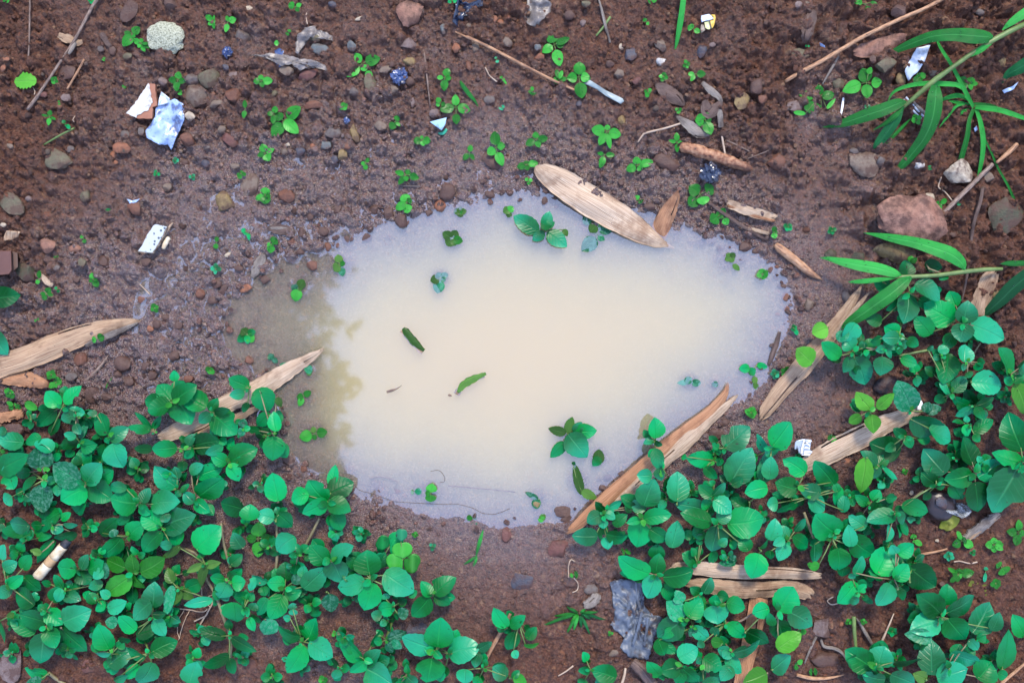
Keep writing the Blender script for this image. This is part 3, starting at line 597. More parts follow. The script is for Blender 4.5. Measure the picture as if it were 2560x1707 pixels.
# ------------------------------------------------------------------ broad-leaved weeds
# grid cell | centre | leaves: tip x y, width [, base x y] [tint letter]   (t blue-green sky sheen in the colour, d dark, y yellow-green, w dusty, o olive, b bright)
WEEDS = """
02|575 600|422 455 135 550 590;748 405 135 590 565;335 775 125 515 622 d;560 712 150 455 850 d;630 665 120 640 560 t
02|705 690|560 715 112 695 668 t;782 655 80 705 640;740 850 82 690 755 t;700 590 90 690 640 t
02|1000 875|915 650 175 985 850;1182 782 130 1012 905 t;1000 935 60 985 880;1135 1152 195 1035 930;800 655 62 892 665 t
02|740 935|543 962 140 732 925 d;895 940 130 738 965;585 845 75 700 872 t;812 778 110 740 890 w
02|390 1175|325 915 150 475 1010 t;385 938 195 365 1168 w;235 930 110 380 880 d
02|0 1000|-30 890 150 218 920;-25 815 75 62 832 t;270 1035 185 -20 1185;30 1240 90 110 1130 t;130 1352 140 62 1222
02|400 1270|402 1565 190 392 1310 w;565 1310 150 410 1250 d;205 1370 70 330 1240 d;35 1470 120 110 1420 t
02|785 1300|483 1122 225 742 1285 w;935 1115 190 795 1290;560 1460 215 790 1345;1035 1450 205 812 1300 d;700 1040 130 760 1120 d
02|1275 1485|1015 1430 225 1268 1482;1375 1342 112 1300 1478 t;1655 1470 200 1392 1492 t;1382 1585 112 1292 1500;1008 1330 95 1165 1342 t
02|1580 560|1597 262 78 1602 362;1445 395 150 1572 545 d;1805 395 165 1592 540;1672 470 185 1895 602;1358 640 182 1562 568;1758 758 225 1595 520
02|1940 645|2000 518 92 1930 640;1826 742 102 1932 655;2175 850 225 1958 668;2110 618 82 1970 655 d
02|1682 990|1395 985 142 1625 968;1232 980 80 1402 980 d;1698 1072 112 1762 958;2015 905 185 1778 950;1792 845 92 1722 952;1885 1030 92 2045 955 t
02|1420 835|1238 645 72 1392 798 d;1172 778 86 1382 812;1480 678 58 1402 800 d
02|2100 1112|2365 980 192 2118 1102;1933 1036 122 2088 1115;2198 1278 122 2102 1122
02|1622 1352|1415 1140 185 1628 1335;1600 1145 92 1632 1260 t;1738 1305 62 1662 1382;1612 1420 62 1662 1372
02|1795 1448|2045 1150 140 1800 1235;2048 1255 228 1825 1415;1688 1378 112 1782 1475 t;1925 1565 122 1792 1458;1872 1130 110 1742 1200 t
02|2285 430|2098 335 132 2285 412 d;2105 492 92 2245 468;2230 650 60 2280 560 d
02|2235 790|2245 705 76 2215 780 w;2200 865 70 2240 790 w;2300 790 55 2240 800
02|2245 1555|2028 1480 172 2245 1540 d
12|150 842|115 640 192 25 425;15 775 112 132 655 d;165 638 112 190 822;150 1090 182 165 868;235 600 60 190 510 o
12|205 1465|150 1203 192 205 1462
12|655 1470|480 1268 205 645 1465;895 1290 200 665 1395 d;325 1450 150 485 1405;425 1575 160 650 1455;872 1555 172 658 1468
13|182 85|0 15 132 165 62;335 135 172 195 10
13|385 395|195 355 185 360 225 t;370 285 60 420 380;300 400 60 390 380
13|690 452|492 300 172 645 462 d;895 305 150 700 448 t;795 642 205 695 438 t;610 480 70 680 430
13|265 700|270 452 152 272 632 d;100 650 126 266 652;418 725 128 262 748;652 500 192 438 700;442 485 92 430 600 t;125 982 172 245 758;15 945 112 105 788 t;330 650 90 400 590 w
13|35 650|-40 580 100 105 640 t;85 770 90 60 680 d
13|90 985|70 1120 155 165 985 w
13|650 730|692 915 142 680 748 w
13|1050 612|1020 345 232 1042 572;752 690 172 1002 632;990 898 195 1085 650;1448 735 222 1178 555;1480 720 70 1400 770 d
13|1622 752|1515 632 112 1592 778;1840 598 155 1638 752;1785 840 102 1628 782;1430 952 165 1595 778
13|1258 865|1125 885 132 1262 868;1055 930 92 1155 955 t;1185 740 72 1190 800 t;1400 900 100 1310 950 w
13|420 1195|205 1048 155 405 1140;545 970 205 478 1172;705 1330 182 488 1190 t;282 1470 172 445 1228;335 830 75 340 890 t;345 945 75 340 890 t;248 960 62 318 970 t
13|990 1350|745 1090 245 975 1345;1145 1262 135 1005 1398;862 1468 122 1005 1372;1225 1330 132 1080 1420;1250 1580 235 1020 1435 t
13|1642 1280|1700 965 240 1668 1235;1338 1145 205 1625 1250 t;1545 1255 72 1632 1272;1715 1335 72 1640 1270;1565 1560 245 1612 1340
13|1770 1300|2055 1230 215 1768 1295;2165 1185 122 2030 1265;2005 1425 102 2045 1290 t
13|2090 1430|1915 1570 155 1920 1438 t;2172 1415 135 2305 1510 t;2110 1340 55 2090 1410
13|2300 1060|2182 872 132 2302 1052;2210 1060 60 2280 1080
23|65 1010|125 945 100 -15 1055;-40 1260 130 30 1090;225 1050 95 130 1160;50 1340 70 10 1270;250 1200 100 110 1215 b
23|-20 1520|70 1450 60 0 1520;135 1560 90 10 1520 b
13|1195 1170|1385 1095 112 1205 1165 w;1080 1180 72 1160 1185 d;1250 1290 70 1210 1190 w;1340 1250 80 1240 1180 w
13|1380 1500|1385 1390 60 1400 1480 d;1300 1560 90 1390 1500 d;1480 1580 110 1390 1510
12|-60 1600|-50 1490 160 -70 1640
22|1310 920|1308 692 158 1322 885;1205 935 72 1302 912 t;1382 950 62 1312 920;1365 1185 114 1312 980 t;1252 1060 60 1310 985
22|1385 1170|1375 1275 92 1342 1160 t;1145 1222 124 1285 1222 t;1305 1255 222 1208 1505
22|860 1545|765 1465 92 862 1560;1008 1462 98 868 1535 t;995 1415 122 1165 1505 d;1080 1462 112 1225 1545 t
22|1512 1490|1520 1190 205 1520 1465 t
22|1850 1090|1598 1065 155 1845 1085;1885 1255 92 1765 1150;1600 1070 55 1560 1050
22|1952 975|2185 780 215 1948 968 t;1835 930 60 1895 980 d;1968 1000 55 1900 985 d
22|2010 1300|2205 972 245 2005 1295 t;2120 1250 90 2010 1310 d
22|2330 1150|2345 1005 132 2300 1295 t;2250 845 102 2345 1015 t
22|1842 1432|1712 1315 108 1842 1425;1958 1292 102 1848 1412 t;1812 1275 55 1860 1310;1905 1230 80 1990 1280 d;2015 1570 155 1852 1450 t
22|1790 1560|1492 1488 155 1802 1545;1750 1450 110 1810 1520
22|2180 1470|2005 1430 122 2180 1545 d;2135 1385 152 2345 1335
23|830 30|688 95 122 822 18;948 62 82 848 8 t;842 152 86 828 68 t;552 215 162 785 220;1062 215 162 868 198;880 342 102 862 228 t;815 255 60 815 135 d
23|1192 62|1145 318 212 1192 68;1465 20 132 1208 62;1425 255 142 1268 155;1522 75 172 1465 325 t;1060 20 100 930 120 d;1050 100 70 1180 70
23|1890 112|1545 5 165 1835 92;2015 -5 122 1890 82;1825 355 195 1892 118 t;2310 50 255 1975 105;2098 215 122 2172 355;1975 240 80 1900 300 t
23|2285 352|2350 235 132 2258 332;2195 608 192 2262 378
23|1700 470|1562 378 142 1705 478;1645 325 80 1680 400;1710 300 60 1730 250 d;1820 472 92 1852 348 d;1640 180 120 1770 200 d
23|1970 440|1925 385 62 1960 440 t;2020 350 50 1990 400 t;2060 400 50 2000 430 w;1900 470 80 2050 470 w
23|1322 578|975 408 205 1262 562;1352 372 142 1320 562;1665 535 195 1385 592;1245 788 168 1322 580 t
23|1720 760|1832 598 128 1758 742 t;1635 685 92 1735 742;1500 715 112 1560 830 w
23|1582 990|1415 815 162 1572 972 w;1735 785 175 1618 962;1335 1145 205 1560 995;1570 1040 60 1590 980
23|1900 850|1870 752 132 1872 862;1895 1025 205 1858 848 t;2140 875 142 1968 830;1990 780 100 1880 760 d
23|1660 1060|1805 1165 122 1660 1048 t;1630 1140 70 1680 1050 w;1400 1310 152 1338 1160;1515 1290 100 1345 1170 d
23|1960 1020|2145 1142 122 1978 1018;1890 1130 82 1840 1050 t;1940 1195 92 1828 1180 b;1700 1230 70 1760 1190 t
23|2012 1282|2275 1170 172 2028 1285 t;1888 1255 112 2002 1282 t;1940 1340 90 1990 1270 t
23|1560 1412|1705 1238 162 1528 1335 t;1362 1460 162 1542 1420;1238 1365 122 1352 1505;1715 1550 172 1558 1430;1520 1580 110 1560 1440 d
23|1760 1392|1925 1440 162 1758 1338;2105 1475 142 1958 1348 t;1915 1545 122 2022 1418 t;1690 1385 70 1750 1340 t;1925 1535 92 1745 1575 t
23|2345 1475|2122 1560 182 2338 1478 y
23|2140 1100|2360 1200 185 2135 1090 d;2205 925 135 2360 880
23|720 1448|608 1455 88 716 1438;728 1440 162 958 1515;760 1590 100 860 1540 t
32|30 985|205 738 252 38 962;-10 960 110 60 1040 t;30 1050 135 10 1262 t
32|395 205|262 62 172 402 202 y
32|782 92|492 5 142 662 142;690 285 112 742 138 t;695 -25 142 770 72 t;895 392 195 788 140 t;1000 -10 100 900 50
32|1062 68|985 78 72 1082 68 t;1132 152 62 1078 68 t;1030 312 168 1045 138 t;1245 15 102 1058 22 t;905 135 60 890 75;885 5 55 890 60
32|1212 155|1368 212 104 1218 158
32|1692 472|1605 392 195 1655 105;1572 375 122 1682 465 t;1815 325 122 1688 455 t;1520 40 62 1460 75 t;1665 75 90 1560 85 w;1440 230 90 1530 310 d
32|1830 185|1812 25 155 1800 188;1790 270 45 1810 200 t;1860 330 80 1830 280 d
32|1865 372|2140 415 205 1868 368
32|2228 300|2120 55 262 2222 292;2355 285 95 2238 372;2165 335 85 2260 370;2355 665 175 2270 385 y;2355 200 90 2310 300 t
32|935 640|808 462 142 942 622 y;1158 472 112 1000 612 y;742 742 112 852 678 y;970 842 164 950 668 y
32|1312 635|1185 358 205 1312 632 w;1480 552 86 1438 645 w;1592 600 95 1448 648 w
32|1312 710|1620 790 225 1312 700 t;1675 905 185 1478 795 t
32|1258 872|1150 795 102 1262 872 d;1322 972 92 1248 872 d;932 925 225 1215 1010 d
32|1018 1142|845 1005 112 1002 1132 t;1102 1045 102 1008 1135;948 1258 82 1022 1150 t;1188 1262 102 1048 1158 t
32|905 1065|848 1388 148 902 1068 y
32|1892 598|1688 505 112 1842 582;1805 425 102 1902 592 d;2072 508 86 1910 588;1718 682 92 1878 600 t;1982 712 82 1905 600
32|1850 770|1688 738 52 1795 742;1825 680 50 1820 740;1840 865 102 1795 768;2068 718 112 1888 835;1945 920 70 1890 850;1700 800 80 1790 850 d
32|1900 1205|1790 868 215 1882 1130;1425 982 212 1625 1212 t;2135 1085 185 1925 1242;1615 1262 172 1872 1210;1922 1558 222 1900 1288
32|2330 1100|2205 645 230 2335 1005;2055 1018 155 2325 1115;2055 1562 335 2285 1172;2360 1190 80 2310 1150
32|1545 1310|1405 1195 132 1545 1302 d;1635 1290 112 1532 1302 d;1780 1445 132 1688 1308 d;1468 1560 142 1228 1500 d
32|275 1320|135 1075 162 345 1205;65 1290 172 275 1355;425 1095 185 605 1310;285 1345 142 485 1385 t;35 1390 90 165 1400 d
32|400 1420|515 1555 172 378 1418 t;622 1505 102 652 1328;712 1398 102 690 1565 t;80 1560 135 262 1470;620 1290 70 640 1380;-10 1490 120 90 1480 t
32|930 1500|1025 1358 112 955 1455;802 1405 92 915 1502;1155 1455 175 918 1568;1185 1425 82 1078 1440;1255 1540 90 1160 1560 t
33|180 262|68 55 145 15 255;82 128 122 185 245 t;345 55 102 245 175 t;362 315 122 228 220;95 445 132 172 280 t;45 300 82 150 240 t;30 430 90 20 350
33|605 195|430 20 252 640 200 ;425 475 152 430 275 t;360 470 80 470 500 b
33|590 240|740 112 122 765 315 t;968 385 195 755 228;638 535 185 640 328;680 590 110 700 480 d;740 30 130 900 140 t
33|1160 620|870 402 162 800 575 t;1110 320 235 1000 570;1285 475 142 1158 612;1335 290 132 1195 385;1160 685 55 1120 630;1130 300 90 1180 380 t
33|1160 20|905 85 155 1165 15;1240 112 92 1200 -5 t;1105 102 132 1085 272 t
33|1300 640|1540 680 235 1300 500 d
33|820 740|638 835 164 812 645;900 660 78 830 720;830 830 82 760 790;790 610 60 760 560
33|1110 655|998 852 182 1115 652 t
33|92 905|235 682 245 98 905;405 1045 195 195 912 t;135 1175 175 78 978 d;305 1108 155 85 1255 y;10 920 80 50 1040
33|40 1445|205 1310 205 35 1450
33|1590 960|1362 750 205 1592 935;1895 765 185 1640 922 t;1302 1085 195 1572 998;1810 1165 215 1648 978;2035 822 225 1875 1105 t;2125 915 105 2055 1085 t;1252 1118 125 1505 1155 w
33|1662 1435|1498 1165 215 1502 1492 t;1945 1375 195 1680 1285 t;1835 1435 235 1552 1525 t;2050 1372 205 1925 1530;1930 1260 90 1840 1170 t
33|2150 1442|2205 1072 195 2148 1440 d;2200 1500 90 2110 1470 d
33|2355 1145|2245 935 152 2355 1142
33|990 1420|708 1262 215 952 1422;1072 1228 205 1018 1412;1418 1348 205 1148 1372;862 1482 155 1075 1535 t;1345 1570 175 1128 1488 t;1000 1400 60 960 1450
33|1455 1535|1328 1475 112 1455 1532 o
31|1300 1120|1575 1190 182 1345 1045 t;1240 1405 205 1285 1128 t;885 1348 112 1045 1392 d
31|1710 1385|1428 1215 225 1705 1382;1345 1335 152 1492 1505 d
31|1792 1402|1835 1192 182 1798 1400 t;2165 1545 215 1858 1410 t;1770 1572 172 1812 1402 t
31|830 1440|695 1565 172 805 1398 t;740 1470 100 640 1560 w
31|1205 1500|1065 1428 132 1205 1482;1045 1532 122 1202 1535 t;940 1570 100 1030 1540
31|545 1440|405 1492 142 545 1438 y
31|1060 1020|970 1010 120 1110 1060 d
31|1480 900|1600 890 110 1440 850 d;1570 1000 70 1650 960 d
03|240 255|92 95 165 275 125;15 170 122 292 192;300 160 80 240 250 d
03|480 120|375 165 192 545 5;585 165 92 468 140;718 115 72 580 112 t;495 235 102 705 192 d
03|1175 220|1085 55 132 925 205 d;1325 95 162 1178 225;920 405 162 1115 235;1020 160 80 1060 220 w
03|1480 140|1305 15 172 1482 130;1308 365 152 1485 178;1800 25 232 1495 135;1465 305 92 1575 288 t;1540 90 90 1500 20 t;1490 220 150 1690 190
03|1815 345|2028 125 245 1798 335
03|2230 330|2138 185 132 2225 328 t
03|2115 500|2225 385 102 2118 485
03|62 662|38 295 112 15 435 t;158 455 112 28 515 t;285 388 122 208 525 d;212 578 112 68 682;375 715 124 215 588 d;-25 772 112 112 702 t;165 695 172 315 855
03|490 270|338 465 92 505 258 d;275 345 60 380 380 o
03|702 522|528 495 168 702 522;812 385 108 742 522 t;955 445 142 808 532;835 655 142 708 538 d
03|960 600|965 460 90 950 610 w;860 610 90 940 520 t
03|1222 562|982 432 132 1155 512 b;1208 382 122 1232 552 b;1515 420 172 1288 552 b;978 748 172 1205 588 b;1342 695 122 1218 568 b
03|1265 380|1205 312 72 1265 385;1335 375 62 1270 410
03|600 722|498 572 102 572 702;518 822 92 562 698 t;745 808 112 588 738 t;812 692 92 945 648;380 640 60 470 660 d
03|890 800|808 738 97 885 835;878 905 92 972 825;1165 818 122 988 892 t;920 720 80 1010 780
03|430 905|180 935 172 425 1005 d;575 1030 142 428 908;838 892 225 578 1005 t;88 990 132 325 1105 d;350 850 60 420 900
03|425 1060|370 1385 205 405 1108;515 1245 142 432 1058;490 1020 60 440 1060
03|560 1060|798 1275 195 555 1055 d
03|-5 1000|45 1205 125 0 985 d;60 960 50 130 930 o
03|1400 965|1420 635 182 1402 872 t;1222 985 172 1385 825 t;1525 930 72 1402 932;1515 1135 112 1428 968 t;1088 955 152 1242 1092;1455 1050 132 1248 1122 d;965 1000 100 1080 1010 w
03|1020 1300|900 1025 182 1005 1255;862 1282 82 1012 1290 t;1200 1180 80 1080 1170 d
03|1370 1290|1215 1265 185 995 1402 t;1165 1235 152 1335 1322;1630 1178 165 1388 1285;1268 1565 182 1402 1378 t;1172 1488 112 1048 1545 t
03|440 1482|228 1428 152 435 1470;240 1570 80 380 1530 w
03|1650 705|1538 505 92 1582 652 o;1535 935 86 1582 672 w;1600 852 92 1642 700 o;1782 795 92 1658 718 o;1688 852 92 1952 800 t
03|1880 475|1712 552 76 1872 470 o;2032 458 76 1890 488 o;1848 682 92 1892 490 o;1478 422 66 1655 310 o;1700 700 130 1840 640 d
03|2110 1130|1828 1068 104 2075 1142 d;2355 1275 112 2128 1150;1865 1412 102 2115 1308 d;2150 1480 90 2105 1340 d
03|1745 1560|1805 1368 182 1738 1565 t
03|2090 635|1928 598 102 2062 622;2008 785 152 2082 648 t;2255 632 132 2128 652;2172 565 92 2088 602 d
03|2245 875|2172 1005 205 2148 825;2280 960 70 2240 870;2150 780 110 2290 770 d
03|2330 650|2290 720 80 2345 600 t;2345 830 90 2310 900 t
"""
TINT = dict(t='teal', d='deep', y='lime', w='dusty', o='olive', b='bright')
rp = random.Random(11)
def parse(block):
    for ln in block.strip().splitlines():
        t, c, ls = ln.split('|'); cx, cy = map(float, c.split()); out = []
        for q in ls.split(';'):
            a = q.split(); tint = a.pop() if a[-1].isalpha() else None; a = list(map(float, a))
            tip = TP(t, a[0], a[1]); b = TP(t, a[3], a[4]) if len(a) > 4 else None
            out.append((tip, a[2]/ZF, b, tint))
        yield TP(t, cx, cy), out
NUM = ['no', 'one', 'two', 'three', 'four', 'five', 'six', 'seven', 'eight', 'nine']
KEEP = [((1412, 1334), (1830, 960)), ((94, 1441), (165, 1358)), ((1992, 1172), (2306, 1020)), ((1668, 1425), (2055, 1440)), ((1712, 1458), (2030, 1490)), ((392, 1092), (700, 950)), ((1570, 1480), (1620, 1640)), ((1898, 1490), (1852, 1700)), ((1895, 1052), (2154, 713)), ((2000, 1090), (2030, 1140)), ((2380, 1260), (2440, 1290)), ((2200, 950), (2225, 975))]
def clear_of(x, y, r):
    for (ax, ay), (bx, by) in KEEP:
        ex, ey = bx-ax, by-ay; t = min(1, max(0, ((x-ax)*ex+(y-ay)*ey)/(ex*ex+ey*ey)))
        if (x-ax-ex*t)**2+(y-ay-ey*t)**2 < r*r: return False
    return True
def weed(c, leaves, dz=0.0):
    g = gz(c[0], c[1], 10)*1000; big = max(l[1] for l in leaves); hp = g+7+rp.uniform(2, 9)+min(big, 80)*0.14+dz
    p = empty('broadleaf_weed', c[0], c[1], g*0.001); chains = [[(c[0]+rp.uniform(-8, 8), c[1]+rp.uniform(-8, 8), g-2, 3.4), (c[0]+rp.uniform(-3, 3), c[1]+rp.uniform(-3, 3), (g+hp)/2, 2.9), (c[0], c[1], hp, 2.4)]]
    n = len(leaves); tints = []; extra = []
    if n >= 3:                                   # young leaves at the shoot tip and lower leaves with shade put into a darker green
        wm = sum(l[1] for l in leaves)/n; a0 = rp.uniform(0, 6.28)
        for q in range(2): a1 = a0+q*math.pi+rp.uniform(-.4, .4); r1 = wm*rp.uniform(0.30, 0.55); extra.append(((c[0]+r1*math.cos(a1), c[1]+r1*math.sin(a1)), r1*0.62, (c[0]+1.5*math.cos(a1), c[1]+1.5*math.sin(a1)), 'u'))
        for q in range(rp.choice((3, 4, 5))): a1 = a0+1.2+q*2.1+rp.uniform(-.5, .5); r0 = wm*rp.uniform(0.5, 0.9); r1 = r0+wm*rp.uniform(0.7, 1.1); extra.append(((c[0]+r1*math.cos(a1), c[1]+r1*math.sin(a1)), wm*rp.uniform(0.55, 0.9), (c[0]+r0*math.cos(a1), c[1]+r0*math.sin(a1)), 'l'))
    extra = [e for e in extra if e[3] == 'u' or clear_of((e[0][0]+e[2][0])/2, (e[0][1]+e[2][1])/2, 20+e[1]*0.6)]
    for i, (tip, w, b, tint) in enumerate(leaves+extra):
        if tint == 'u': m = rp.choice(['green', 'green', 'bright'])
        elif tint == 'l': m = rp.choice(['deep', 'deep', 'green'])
        elif tint is None: m = rp.choice(['green', 'green', 'green', 'green', 'deep', 'teal'])
        else: m = TINT[tint]
        tints.append(m)
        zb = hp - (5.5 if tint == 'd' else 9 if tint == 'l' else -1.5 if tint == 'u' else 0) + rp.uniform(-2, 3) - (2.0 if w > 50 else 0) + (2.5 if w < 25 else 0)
        L = math.hypot(tip[0]-b[0], tip[1]-b[1])
        zt = zb + rp.uniform(-0.32, 0.16)*L*0.3125
        k = dict(kind=rp.choice(['ovate', 'ovate', 'oval']), fold=rp.uniform(0.05, 0.34), arch=rp.uniform(-0.02, 0.09), roll=rp.gauss(0, 0.33), bend=rp.uniform(-0.05, 0.05), teeth=0.028, rows=11, cols=4, rg=rp)
        if m == 'olive': k['kind'] = 'lance'
        if rp.random() < 0.10: k['bite'] = (rp.uniform(0.3, 0.8), rp.uniform(0.06, 0.14), rp.choice((-1, 1)))
        leaf(p, (b[0], b[1], max(zb, g+3)), (tip[0], tip[1], max(zt, g+2)), w*1.10, M[m], **k)
        mid = ((c[0]+b[0])/2, (c[1]+b[1])/2, (hp+zb)/2-2.0, 1.7)
        chains.append([(c[0], c[1], hp-1.2, 2.0), mid, (b[0]+(tip[0]-b[0])*0.1, b[1]+(tip[1]-b[1])*0.1, max(zb, g+3)-0.3, 1.3)])
    tubes('stem', chains, M[rp.choice(['stem', 'stem', 'stemtan'])], p, 6, 0.06)
    main = max(set(tints), key=tints.count)
    col_ = dict(green='green', deep='dark green', teal='blue-green', bright='bright green', lime='yellow-green', dusty='dusty green', olive='olive green')[main]
    tag(p, None, 'weed', 'broad-leaved weeds around the puddle')
    AUTO.append((p, '%s %s-leaved weed' % (col_, NUM[min(n, 9)]) if n > 1 else '%s single-leaf weed' % col_, c[0], c[1])); return p
for c, ls in parse(WEEDS): weed(c, ls)
# younger weeds that fill the gaps of the two thick patches
PATCH = [[(0, 1080), (150, 960), (330, 1130), (500, 1010), (700, 1080), (720, 1240), (880, 1300), (1040, 1420), (980, 1690), (500, 1707), (420, 1560), (0, 1690)], [(1400, 1330), (1560, 1160), (1780, 1120), (1980, 1180), (2120, 1180), (2320, 1180), (2290, 1480), (2010, 1440), (1900, 1400), (1700, 1390)], [(1650, 1520), (1890, 1500), (1990, 1600), (1900, 1707), (1680, 1707)], [(2080, 780), (2560, 820), (2560, 1180), (2330, 1150), (2330, 1000), (2120, 900)], [(2270, 1500), (2500, 1560), (2520, 1700), (2150, 1700)]]
def filler():
    xs = np.array([rp.uniform(0, 2560) for _ in range(1500)]); ys = np.array([rp.uniform(780, 1707) for _ in range(1500)]); ok = np.zeros(1500, bool)
    for P in PATCH: ok |= poly_sd(xs, ys, P) < -8
    got = []
    for x, y in zip(xs[ok], ys[ok]):
        if clear_of(x, y, 58) and all((x-u)**2+(y-v)**2 > 62**2 for u, v in got): got.append((float(x), float(y)))
    for x, y in got:
        n = rp.choice((3, 4, 4, 5)); a0 = rp.uniform(0, 6.28); r = rp.uniform(20, 33); ls = []
        for k in range(n):
            a1 = a0+k*6.283/n+rp.uniform(-.3, .3); q = r*rp.uniform(0.75, 1.15); ls.append(((x+q*math.cos(a1), y+q*math.sin(a1)), q*rp.uniform(0.68, 0.85), (x+q*0.15*math.cos(a1), y+q*0.15*math.sin(a1)), rp.choice(('d', 'd', None, 't'))))
        weed((x, y), ls, -6.0)
filler()

